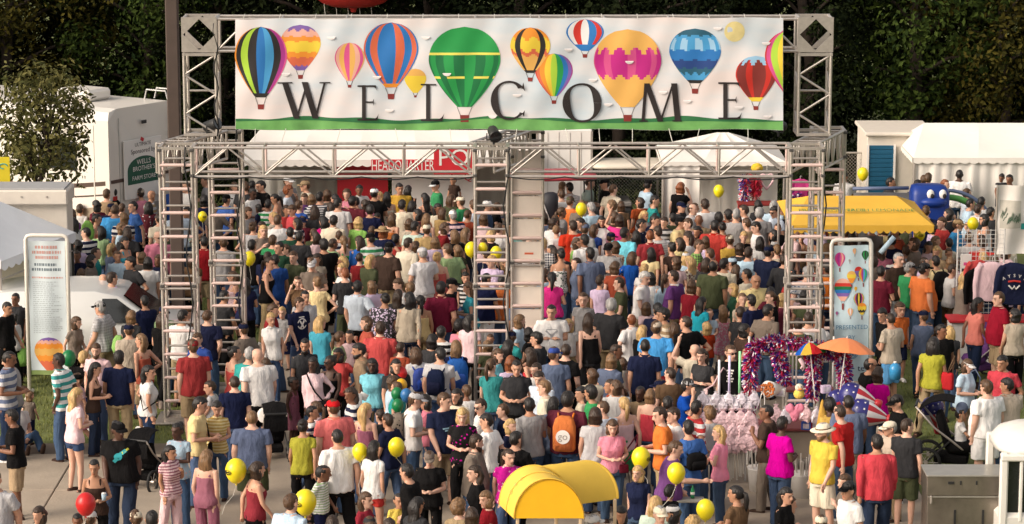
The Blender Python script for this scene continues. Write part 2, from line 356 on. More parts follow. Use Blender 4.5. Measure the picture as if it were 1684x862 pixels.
class Proto:
    def __init__(self, bt, pose):
        self.bt, self.pose = bt, pose; B = BT[bt]; self.B = B
        aR, aL, st, yaw, pit = POSES[pose]
        self.g = {}; hx, sl = SHIFT.get(pose, (0, 0)); fem = 1.25 if bt in 'fW' else .9
        self.warp = self.mkwarp(hx * fem, sl); global WARP; WARP = self.warp
        sit = isinstance(st, str); stride = 0 if sit else st
        hs = B['hs']; hc = V(0, -.012, 1.497 + .125 * hs)
        if bt == 'k': hc = V(0, -.012, 1.478 + .125 * hs)
        self.headM = Matrix.Translation(hc) @ Matrix.Rotation(R(yaw), 4, 'Z') @ Matrix.Rotation(R(pit), 4, 'X') @ Matrix.Scale(hs, 4)
        self.arms = []
        for s, k in ((1, aR), (-1, aL)):
            e, wv, hd = arm(k, s, B['sw'])
            f = lambda q: V(q.x * s, q.y, q.z)
            self.arms.append((s, V(B['sw'] * .91 * s, .01, 1.408), f(e), f(wv), f(hd).normalized()))
        hw = .092 if bt in 'mk' else .10
        if bt in 'LW': hw = .112
        self.legs = []
        for s in (1, -1):
            d = stride * s
            if st == 'ground': k, a = V(.20 * s, -.36, 1.08), V(.16 * s, -.66, .86)
            elif st == 'seat': k, a = V(.12 * s, -.40, .90), V(.11 * s, -.46, .50)
            else: k, a = V(hw * 1.05 * s, -.02 - d * .55, .475), V(hw * 1.0 * s, .02 - d * 1.1 + (.10 if d < -.1 else 0), .085 + (.05 if d < -.1 else 0))
            self.legs.append((s, V(hw * s, 0, .87), k, a))
        self.sit = st if sit else None
        self.drop = {'ground': .76, 'seat': .84}.get(st, 0) if sit else 0
        mb = MB()
        self.torso(mb, 0, 0)
        lf = B['lf']
        mb.tube([(0, .014, 1.42), (0, .004, 1.49), (0, -.008, 1.55 if bt != 'k' else 1.53)], [.066 * (.8 + .2 * lf) , .055 * (.75 + .25 * lf), .053 * (.8 + .2 * lf)], 12)
        self.head(mb)
        for (s, S, E, W_, H) in self.arms:
            S0 = S + V(-.05 * s, 0, .0)
            mb.tube([S0, S, S.lerp(E, .3), S.lerp(E, .7), E, E.lerp(W_, .3), E.lerp(W_, .75), W_], [r * lf for r in (.045, .056, .050, .043, .039, .040, .031, .026)], 12)
            self.hand(mb, s, E, W_, H, lf)
        for (s, Hh, K, A) in self.legs:
            mb.tube([Hh, Hh.lerp(K, .15), Hh.lerp(K, .55), K, K.lerp(A, .3), K.lerp(A, .7), A], [r * (.55 + .45 * lf) for r in (.085, .092, .078, .056, .058, .045, .036)], 12)
            mb.tube(self.foot(A)[0], [.034, .042, .040, .034, .022], 10)
        self.body = refine(mb, 'body', .0076, 3, 5200)
        c0 = hc.copy(); w0 = self.warp(np.array([c0[:]], 'f'))[0]; self.headM = Matrix.Translation(V(*[float(q) for q in w0]) ) @ Matrix.Rotation(-1.2 * sl * -1, 4, 'X') @ Matrix.Translation(-c0) @ self.headM
        self.paint(); WARP = None
    def mkwarp(self, hx, sl):
        def f(c):
            c = c.copy(); z = c[:, 2]; c[:, 0] += hx * np.exp(-((z - .98) / .30) ** 2)
            d = np.where(z < 1.5, sl * (np.clip(z - 1.05, 0, None) / .5) ** 2, .81 * sl + 1.2 * sl * (z - 1.5)); c[:, 1] -= d; return c
        return f
    def foot(self, A):
        f = V(0, -1, 0) if self.sit != 'ground' else V(0, -.4, .9)
        d = V(0, 0, -.05) if self.sit != 'ground' else V(0, -.05, -.02)
        b = A + d
        return [b - f * .06, b - f * .01, b + f * .06, b + f * .12, b + f * .17], f
    def torso(self, mb, inf, bot, z0=None, z1=None, hem=0.0, p=2.25):
        rs = []
        for (z, rx, ry, cy) in self.B['rings']:
            if z0 is not None and z < z0: continue
            if z1 is not None and z > z1: continue
            e = inf
            if hem and z < 1.12: e += hem * (1.12 - max(z, .9)) / .25
            rs.append((z, rx + e, ry + e, 0, cy))
        if z0 is not None:
            rs.insert(0, (z0, rs[0][1], rs[0][2], 0, rs[0][4]))
            rs = [r for i, r in enumerate(rs) if i == 0 or r[0] > z0 + .01]
        mb.rings(rs, 24, p=p)
    def head(self, mb):
        M = self.headM
        k = .9 if self.bt in 'fW' else 1.0
        rs = [(-.122, .016, .020, 0, -.058), (-.112, .034 * k, .036, 0, -.052), (-.09, .050 * k, .058, 0, -.034), (-.06, .061 * k, .078, 0, -.014), (-.03, .067, .088, 0, -.004),
              (.0, .072, .094, 0, .002), (.035, .0755, .097, 0, .004), (.065, .0745, .093, 0, .004), (.09, .065, .080, 0, .004), (.107, .046, .057, 0, .004), (.117, .018, .022, 0, .004)]
        mb.rings(rs, 24, M=M)
        mb.tube([M @ V(0, -.086, .022), M @ V(0, -.104, -.008), M @ V(0, -.114, -.028), M @ V(0, -.092, -.040)], [.009, .013, .017, .012], 8)
        mb.tube([M @ V(-.022, -.094, -.030), M @ V(.022, -.094, -.030)], .011, 8)
        mb.tube([M @ V(-.048, -.080, .034), M @ V(-.02, -.095, .036), M @ V(.02, -.095, .036), M @ V(.048, -.080, .034)], .010, 8)   # brow
        mb.tube([M @ V(-.024, -.082, -.066), M @ V(0, -.093, -.064), M @ V(.024, -.082, -.066)], .009, 8)   # lips
        mb.ball(M @ V(0, -.083, -.104), .016, 8, 6)
        for s in (-1, 1):
            mb.tube([M @ V(.070 * s, .012, -.035), M @ V(.080 * s, .018, -.01), M @ V(.082 * s, .022, .016), M @ V(.072 * s, .012, .026)], [.009, .012, .014, .009], 8)
    def hand(self, mb, s, E, W_, H, lf):
        fa = (W_ - E).normalized(); d = (H * .7 + fa * .3).normalized()
        side = V(0, -1, 0) if abs(d.y) < .8 else V(0, 0, 1)          # thumb side
        side = (side - d * side.dot(d)).normalized(); nrm = d.cross(side) * s      # palm faces the body
        mb.tube([W_, W_ + d * .03, W_ + d * .075, W_ + d * .095], [.024, .030, .034, .030], 10)
        for i, (o, L, c) in enumerate(((.027, .066, .5), (.009, .075, .65), (-.009, .070, .8), (-.026, .055, .95))):
            b0 = W_ + d * .085 + side * o
            b1 = b0 + d * (L * .5) - nrm * (L * .12 * c); b2 = b1 + (d * .75 - nrm * .65 * c).normalized() * (L * .32); b3 = b2 + (d * .35 - nrm * c).normalized() * (L * .25)
            mb.tube([b0, b1, b2, b3], [.0095, .009, .0085, .007], 6)
        t0 = W_ + d * .03 + side * .024
        mb.tube([t0, t0 + side * .022 + d * .028 - nrm * .01, t0 + side * .026 + d * .055 - nrm * .018], [.012, .0105, .008], 6)
    def paint(self):
        me = self.body; n = len(me.vertices); Mi = self.headM.inverted()
        cs = np.empty(n * 3, 'f'); me.vertices.foreach_get('co', cs); cs = cs.reshape(-1, 3)
        A = np.array(Mi); q = cs @ A[:3, :3].T + A[:3, 3]
        f = np.zeros((n, 4), 'f'); f[:, 3] = 1; fr = q[:, 1] < -.045
        for s in (-1, 1):
            e = ((q[:, 0] - .031 * s) / .017) ** 2 + ((q[:, 2] - .013) / .009) ** 2
            f[:, 0] = np.maximum(f[:, 0], np.where(fr & (np.abs(q[:, 2]) < .05), np.clip(1.5 - e, 0, .72), 0))
            b = ((q[:, 0] - .033 * s) / .022) ** 2 + ((q[:, 2] - .036) / .006) ** 2
            f[:, 0] = np.maximum(f[:, 0], np.where(fr, np.clip(1.3 - b, 0, .5), 0))
        l = (q[:, 0] / .026) ** 2 + ((q[:, 2] + .066) / .010) ** 2
        f[:, 1] = np.where(fr, np.clip(1.6 - l, 0, 1), 0)
        a = me.color_attributes.new('face', 'FLOAT_COLOR', 'POINT'); a.data.foreach_set('color', f.ravel())
    # -------------------------------------------------------------- garments
    def get(self, kind):
        global WARP
        if kind not in self.g: WARP = self.warp; self.g[kind] = getattr(self, 'g_' + kind)(); WARP = None
        return self.g[kind]
    def sleeves(self, mb, frac, r0, r1):
        lf = self.B['lf']
        for (s, S, E, W_, H) in self.arms:
            S0 = S + V(-.06 * s, 0, .0)
            if frac <= 1:
                e = S.lerp(E, frac); mb.tube([S0, S + V(0, 0, .004), S.lerp(E, frac * .5), e], [.062 * lf + .004, .066 * lf + .004, r0 * lf, r1 * lf], 12)
            else:
                mb.tube([S0, S, S.lerp(E, .5), E, E.lerp(W_, .5), W_], [.060 * lf, .066 * lf, .058 * lf, .052 * lf, .046 * lf, .038 * lf], 12)
    def g_tee(self):
        mb = MB(); f = self.bt in 'f'; self.torso(mb, .022, 0, z0=.862, z1=1.486, hem=.010 if f else .020)
        self.sleeves(mb, .45 if f else .62, .062 if f else .070, .062 if f else .074)
        return refine(mb, 'shirt', .0132, 4, 2400, .012, 1)
    def g_long(self):
        mb = MB(); self.torso(mb, .019, 0, z0=.85, z1=1.486, hem=.02); self.sleeves(mb, 2, 0, 0)
        return refine(mb, 'shirt', .0132, 3, 2600, .012, 2)
    def g_tank(self):
        mb = MB(); self.torso(mb, .016, 0, z0=.86, z1=1.36, hem=.012)
        for s in (-1, 1): mb.tube([(s * .085, -.085, 1.33), (s * .088, -.045, 1.425), (s * .088, .03, 1.445), (s * .088, .085, 1.33)], .022, 8)
        return refine(mb, 'top', .0118, 3, 2000, .007, 3)
    def g_dress(self):
        mb = MB(); self.torso(mb, .016, 0, z0=.86, z1=1.36)
        for s in (-1, 1): mb.tube([(s * .085, -.085, 1.33), (s * .088, -.045, 1.425), (s * .088, .03, 1.445), (s * .088, .085, 1.33)], .022, 8)
        r = self.B['rings'][2]
        mb.rings([(.48, r[1] + .10, r[2] + .12, 0, 0), (.7, r[1] + .06, r[2] + .07, 0, 0), (.95, r[1] + .015, r[2] + .015, 0, 0), (1.06, r[1] - .02, r[2] - .02, 0, 0)], 24)
        return refine(mb, 'dress', .0135, 3, 2600, .014, 4)
    def hips(self, mb, e, z1):
        self.torso(mb, e, 0, z0=.815, z1=z1)
    def g_trousers(self):
        mb = MB(); self.hips(mb, .014, 1.0); k = .55 + .45 * self.B['lf']
        for (s, Hh, K, A) in self.legs:
            mb.tube([Hh + V(0, 0, .03), Hh.lerp(K, .2), K, K.lerp(A, .5), A + V(0, 0, -.02)], [.092 * k, .10 * k, .086 * k, .078 * k, .068], 14)
        return refine(mb, 'trousers', .0142, 3, 2200, .012, 5)
    def g_shorts(self):
        mb = MB(); self.hips(mb, .014, 1.0); k = .55 + .45 * self.B['lf']
        for (s, Hh, K, A) in self.legs:
            mb.tube([Hh + V(0, 0, .03), Hh.lerp(K, .2), Hh.lerp(K, .6), Hh.lerp(K, .93)], [.092 * k, .104 * k, .104 * k, .104 * k], 14)
        return refine(mb, 'shorts', .0142, 3, 1600, .010, 6)
    def g_mini(self):
        mb = MB(); self.hips(mb, .014, 1.0); k = .55 + .45 * self.B['lf']
        for (s, Hh, K, A) in self.legs:
            mb.tube([Hh + V(0, 0, .03), Hh.lerp(K, .15), Hh.lerp(K, .33)], [.092 * k, .106 * k, .106 * k], 14)
        return refine(mb, 'shorts', .0142, 3, 1300, .008, 6)
    def g_skirt(self):
        mb = MB(); r = self.B['rings'][2]
        mb.rings([(.56, r[1] + .07, r[2] + .09, 0, -.01), (.75, r[1] + .045, r[2] + .055, 0, 0), (.95, r[1] + .012, r[2] + .012, 0, 0), (1.05, r[1] - .02, r[2] - .018, 0, 0)], 24)
        return refine(mb, 'skirt', .0125, 3, 1600, .014, 7)
    def g_shoes(self):
        mb = MB()
        for (s, Hh, K, A) in self.legs:
            ps, f = self.foot(A); mb.tube([p + V(0, 0, .002) for p in ps], [.040, .050, .049, .045, .030], 10)
            if self.sit != 'ground':
                q = A + V(0, -.05, -.073); mb.box(q, (.088, .27, .024), bev=.01)
        return refine(mb, 'shoes', .013, 2, 600)

_protos = {}
def proto(bt, pose):
    if (bt, pose) not in _protos: _protos[bt, pose] = Proto(bt, pose)
    return _protos[bt, pose]

# ------------------------------------------------------------------ hair and hats, in head space
def hair_shell(mb, grow=1.0, hairline=.045, back=-.085, n=28, m=18, rough=0.0, seed=0, rr=(.0875, .1125, .116), c=(0, .004, .016)):
    vs = []; 
    for i in range(m + 1):
        a = math.pi * i / m; k = max(math.sin(a), .02)
        for j in range(n):
            b = 2 * math.pi * j / n
            p = V(rr[0] * grow * k * math.cos(b), rr[1] * grow * k * math.sin(b), -rr[2] * grow * math.cos(a))
            if rough:
                p *= 1 + rough * (noise.noise(V(p.x * 34, p.y * 34, p.z * 20) + V(seed, 0, 0)) + .7 * noise.noise(V(p.x * 70 + p.y * 30, p.y * 70, p.z * 34)) + (.9 if p.z > .05 else -.3) * (1 if rough < .08 else 0))
            p += V(*c)
            face = p.y < (-.028 - .35 * max(0, p.z - .055) + .010 * noise.noise(p * 45) if p.z > .03 else (.035 if back < -.05 and grow < 1.05 else .0)) + .010 * math.sin(p.z * 90) + .014 * noise.noise(p * 60)
            if (p.z < hairline and face) or p.z < back or (p.z < -.02 and p.y < .02 and rough == 0):
                q = p - V(*c); p = V(*c) + q * (.74 / max(grow, 1)); p.z = max(p.z, -.07)
            vs.append(p)
    fs = []
    for i in range(m):
        for j in range(n): fs.append((i * n + j, i * n + (j + 1) % n, (i + 1) * n + (j + 1) % n, (i + 1) * n + j))
    fs.append(tuple(range(n - 1, -1, -1))); fs.append(tuple(range(m * n, (m + 1) * n)))
    mb.add(vs, fs)
def curtain(mb, zend, wide, thick, y0=.05, n=22, spread=1.0, front=False):
    rs = []
    m = 12
    for i in range(m + 1):
        t = i / m; z = .07 + (zend - .07) * t
        k = (.75 + .25 * min(1, t * 3)) * (1 - .35 * max(0, t - .7) / .3) * (1 + (spread - 1) * t)
        w_ = wide * k; th = thick * (1 if t < .8 else 1 - (t - .8) * 2.5)
        y = y0 + .03 * math.sin(min(1, t * 2) * math.pi) - .012 * t
        rs.append((z, w_, max(.012, th), .0, y))
    a = len(mb.v); mb.rings(rs[::-1], n)
    for i in range(a, len(mb.v)):
        p = Vector(mb.v[i]); d = .016 * noise.noise((p.x * 55, p.y * 55, p.z * 8)) + .008 * noise.noise((p.x * 20, 3, p.z * 25)); q = V(p.x, p.y - y0, 0)
        if q.length > 1e-5: p += q.normalized() * d
        mb.v[i] = tuple(p)
_hair = {}
def hairmesh(style):
    if style in _hair: return _hair[style]
    mb = MB()
    if style == 'short': hair_shell(mb, .985, .080, -.075, rough=.06)
    elif style == 'parted': hair_shell(mb, .99, .072, -.08, rough=.075, seed=9, c=(.006, .004, .018))
    elif style == 'buzz': hair_shell(mb, .965, .084, -.06, rough=.008)
    elif style == 'thick': hair_shell(mb, 1.07, .066, -.09, rough=.06, seed=3)
    elif style == 'balding': hair_shell(mb, .985, .09, -.075, rough=.01); mb.v = [tuple(V(p[0] * .78, p[1] * .78, p[2] * .8)) if p[2] > .070 and p[1] < .05 else p for p in mb.v]
    elif style == 'bob': hair_shell(mb, 1.05, .066, -.03); curtain(mb, -.165, .098, .075, .025, spread=1.06)
    elif style == 'long': hair_shell(mb, 1.04, .070, -.03); curtain(mb, -.36, .100, .058, .045)
    elif style == 'vlong': hair_shell(mb, 1.04, .070, -.03); curtain(mb, -.50, .108, .056, .045)
    elif style == 'pony':
        hair_shell(mb, 1.0, .078, -.07, rough=.03); mb.tube([V(0, .10, .03), V(0, .135, .01), V(0, .14, -.08), V(.005, .125, -.18), V(.01, .115, -.25)], [.02, .032, .036, .028, .010], 10)
    elif style == 'bun': hair_shell(mb, 1.0, .078, -.07, rough=.03); mb.ball((0, .085, .085), (.048, .046, .044), 12, 8)
    elif style == 'curly': hair_shell(mb, 1.20, .068, -.11, rough=.16, rr=(.088, .104, .108), c=(0, .018, .012), n=36, m=24)
    elif style == 'afro': hair_shell(mb, 1.16, .07, -.07, rough=.08, c=(0, .012, .03), n=36, m=24)
    _hair[style] = mb.mesh('hair', [hairm('black')], True); return _hair[style]
def hatmesh(style):
    if style in _hair: return _hair[style]
    mb = MB()
    if style == 'cap':
        mb.rings([(.038, .086, .108, 0, .004), (.06, .087, .107, 0, .004), (.085, .083, .100, 0, .004), (.108, .066, .080, 0, .004), (.122, .040, .048, 0, .004), (.127, .014, .016, 0, .004)], 24)
        me = mb.mesh('cap', [cloth('black')], True)
        b2 = MB(); top = []; n = 14
        for k in range(n + 1):
            a = math.pi * k / n; x = .078 * math.cos(a); e = math.sin(a)
            top.append((x, -.070 - .0 * e, .046 - .0 * e)); 
        vs = []; 
        for k in range(n + 1):
            a = math.pi * k / n; e = math.sin(a); x = .078 * math.cos(a)
            for dz in (0, -.006):
                vs.append(V(x, -.055 - .045 * e, .050 + dz)); vs.append(V(x * 1.02, -.075 - .110 * e, .046 - .022 * (x / .078) ** 2 + dz - .012 * e))
        fs = []
        for k in range(n):
            i = k * 4; j = i + 4
            fs += [(i, i + 1, j + 1, j), (i + 2, j + 2, j + 3, i + 3), (i + 1, i + 3, j + 3, j + 1), (i, j, j + 2, i + 2)]
        b2.add(vs, fs); _hair['brim'] = b2.mesh('brim', [cloth('black')], True); _hair['cap'] = me
        return me
    if style == 'straw':
        mb.rings([(.040, .088, .110, 0, .004), (.07, .088, .108, 0, .004), (.105, .078, .096, 0, .004), (.128, .050, .066, 0, .004), (.132, .016, .02, 0, .004)], 24)
        _hair['straw'] = mb.mesh('hat', [cloth('cream')], True)
        b2 = MB(); b2.rings([(.030, .165, .180, 0, 0), (.040, .172, .188, 0, 0), (.052, .10, .12, 0, .004)], 28); _hair['strawbrim'] = b2.mesh('brim', [cloth('cream')], True)
        b3 = MB(); b3.rings([(.046, .0905, .1125, 0, .004), (.068, .0900, .1115, 0, .004)], 24); _hair['strawband'] = b3.mesh('hat_band', [cloth('brown')], True)
    if style == 'visor':
        mb.rings([(.034, .085, .107, 0, .004), (.066, .085, .105, 0, .004)], 24); _hair['visor'] = mb.mesh('visor_band', [cloth('white')], True); hatmesh('cap')
    if style == 'glasses':
        for s in (-1, 1):
            mb.ball((.031 * s, -.098, .012), (.026, .009, .018), 10, 6); mb.tube([(.056 * s, -.092, .018), (.080 * s, -.03, .018), (.083 * s, .015, .012)], .0035, 5)
        mb.tube([(-.01, -.106, .018), (.01, -.106, .018)], .004, 5)
        _hair['glasses'] = mb.mesh('sunglasses', [mat('dark_lens', (.012, .01, .01), rough=.15)], True)
    if style == 'beard':
        mb.rings([(-.128, .022, .028, 0, -.062), (-.11, .047, .048, 0, -.052), (-.085, .060, .066, 0, -.036), (-.055, .066, .078, 0, -.018), (-.035, .069, .060, 0, .0)], 22)
        mb.v = [tuple(V(p[0], p[1], p[2])) for p in mb.v]
        _hair['beard'] = mb.mesh('beard', [hairm('darkbrown')], True)
    return _hair[style]
FAC = dict(F=0, FR=45, R=90, BR=135, B=180, BL=225, L=270, FL=315)
def clothmat(spec):
    p = spec.split('/')
    return cloth(p[0]) if len(p) == 1 else patterned(*p)
def clothname(spec):
    p = spec.split('/')
    if len(p) == 1: return cname(p[0])
    k = dict(stripe='striped', pin='striped', check='checked', floral='flowery', dots='dotted')[p[0]]
    return '%s and %s %s' % (cname(p[1]), cname(p[2]), k)
def topname(top):
    k, c = top.split(':')
    n = dict(tee='t-shirt', pol='polo shirt', long='long-sleeved top', tank='tank top', dress='dress')[k]
    return clothname(c) + ' ' + n
def hairname(h):
    if h == '-': return 'bald head'
    a = h.split('+')
    st, c = a[0].split('/')
    if st == 'cap': return '%s cap' % cname(c)
    if st == 'straw': return 'cream brimmed hat'
    if st == 'visor': return 'white sun visor'
    c = HNAME.get(c, c)
    return dict(short='short %s hair', buzz='cropped %s hair', thick='thick %s hair', balding='thinning %s hair', bob='%s bob', long='long %s hair', vlong='very long %s hair',
        pony='%s ponytail', bun='%s hair bun', curly='curly %s hair', afro='bushy %s hair')[st] % c
BOTN = dict(tr='trousers', sh='shorts', mi='short shorts', sk='skirt')
def facname(f):
    return dict(F='facing the camera', B='seen from behind', L='turned left', R='turned right', FL='half facing left', FR='half facing right', BL='from behind turning left', BR='from behind turning right')[f]
def garment_parts(bt, pose, top, bot, hair, sk, extras):
    """list of (part name, mesh, materials, in head space?)"""
    P = proto(bt, pose); out = []
    tk, tc_ = top.split(':')
    out.append((dict(tee='shirt', pol='shirt', long='shirt', tank='top', dress='dress')[tk], P.get(dict(pol='tee').get(tk, tk)), [clothmat(tc_)], 0))
    if tk == 'pol': out.append(('collar', collar(P), [clothmat(extras.get('collar', tc_))], 0))
    if bot != '-':
        bk, bc = bot.split(':')
        g = dict(tr='trousers', sh='shorts', mi='mini', sk='skirt')[bk]
        out.append((g if g != 'mini' else 'shorts', P.get(g), [clothmat(bc)], 0))
    out.append(('shoes', P.get('shoes'), [cloth(extras.get('shoes', 'white' if (len(hair) + len(top)) % 3 == 0 else 'chocolate'))], 0))
    if hair != '-':
        for h in hair.split('+'):
            st, c = h.split('/')
            if st == 'cap':
                me = hatmesh('cap'); out.append(('cap', me, [cloth(c)], 1)); out.append(('brim', _hair['brim'], [cloth(extras.get('brim', c))], 2))
            elif st == 'straw':
                hatmesh('straw'); out.append(('hat', _hair['straw'], [cloth(c)], 1)); out.append(('brim', _hair['strawbrim'], [cloth(c)], 2)); out.append(('hat_band', _hair['strawband'], [cloth('brown')], 2))
            elif st == 'visor':
                hatmesh('visor'); out.append(('visor_band', _hair['visor'], [cloth(c)], 1)); out.append(('brim', _hair['brim'], [cloth(c)], 2))
            else: out.append(('hair', hairmesh('parted' if st == 'short' and extras.get('alt') else st), [hairm(c)], 1))
    if 'g' in extras: out.append(('sunglasses', hatmesh('glasses'), [mat('dark_lens', (.012, .01, .01), rough=.15)], 1))
    if 'beard' in extras: out.append(('beard', hatmesh('beard'), [hairm(extras['beard'] or 'darkbrown')], 1))
    return P, out
def collar(P):
    if 'collar' not in P.g:
        mb = MB(); a = .078 * (1 if P.bt not in 'L' else 1.12)
        mb.rings([(1.445, a + .012, a * .92 + .008, 0, .008), (1.50, a - .012, a * .9 - .010, 0, .010), (1.51, a - .010, a * .9 - .008, 0, .010), (1.455, a + .022, a * .92 + .018, 0, .006)], 20)
        mb.v = [tuple(q) for q in P.warp(np.array(mb.v, 'f')).tolist()]; P.g['collar'] = mb.mesh('collar', [cloth('white')], True)
    return P.g['collar']
def place(spec):
    """ground position and size of one person from where the head top stands in the photograph"""
    x, y, h, lift = spec['x'], spec['y'], spec['h'], spec.get('lift', 0)
    p = atz(x, y, h + lift)
    return Vector((p.x, p.y, lift))
def build_person(s):
    P, parts = garment_parts(s['bt'], s['pose'], s['top'], s['bot'], s['hair'], s['skin'], s['ex'])
    top = (P.headM @ V(0, 0, .117)).z
    k = s['h'] / (top - P.drop)
    if s['bt'] in 'fW' and P.sit is None: pass
    wide = s.get('wide', 1.0)
    root = bpy.data.objects.new('person', P.body); col.objects.link(root)
    root.location = s['pos'] - Vector((0, 0, P.drop * k)); root.rotation_euler = (0, 0, R(FAC[s['fac']] + s['turn']))
    root.scale = (k * wide * (-1 if s.get('mirror') else 1), k * wide, k)
    if not P.body.materials: P.body.materials.append(skin(1))
    root.material_slots[0].link = 'OBJECT'; root.material_slots[0].material = skin(s['skin'])
    root['label'] = s['label']; root['category'] = 'person'; root['group'] = 'visitors crowding through the festival entrance'
    last = None
    for (nm, me, ms, hs) in parts:
        if not me.materials: me.materials.append(ms[0])
        o = bpy.data.objects.new(nm, me); col.objects.link(o)
        o.parent = root if hs < 2 else last
        if hs == 1: o.matrix_local = P.headM
        if hs == 1 and nm in ('cap', 'hat', 'visor_band'): last = o
        o.material_slots[0].link = 'OBJECT'; o.material_slots[0].material = ms[0]
    s['root'] = root; s['P'] = P; s['k'] = k
    return root
def parse(line):
    a = line.split('|')[0].split()
    s = dict(x=float(a[0]), y=float(a[1]), bt=a[2], fac=a[3], top=a[4], bot=a[5], hair=a[6], skin=int(a[7]), pose=a[8], ex={})
    for e in a[9:]:
        k, _, v = e.partition('='); s['ex'][k] = v
    H = dict(m=1.76, f=1.64, L=1.79, W=1.65, k=1.12)
    s['h'] = float(s['ex'].get('h', H[s['bt']])); s['lift'] = float(s['ex'].get('lift', 0))
    s['note'] = line.split('|')[1].strip() if '|' in line else ''
    return s
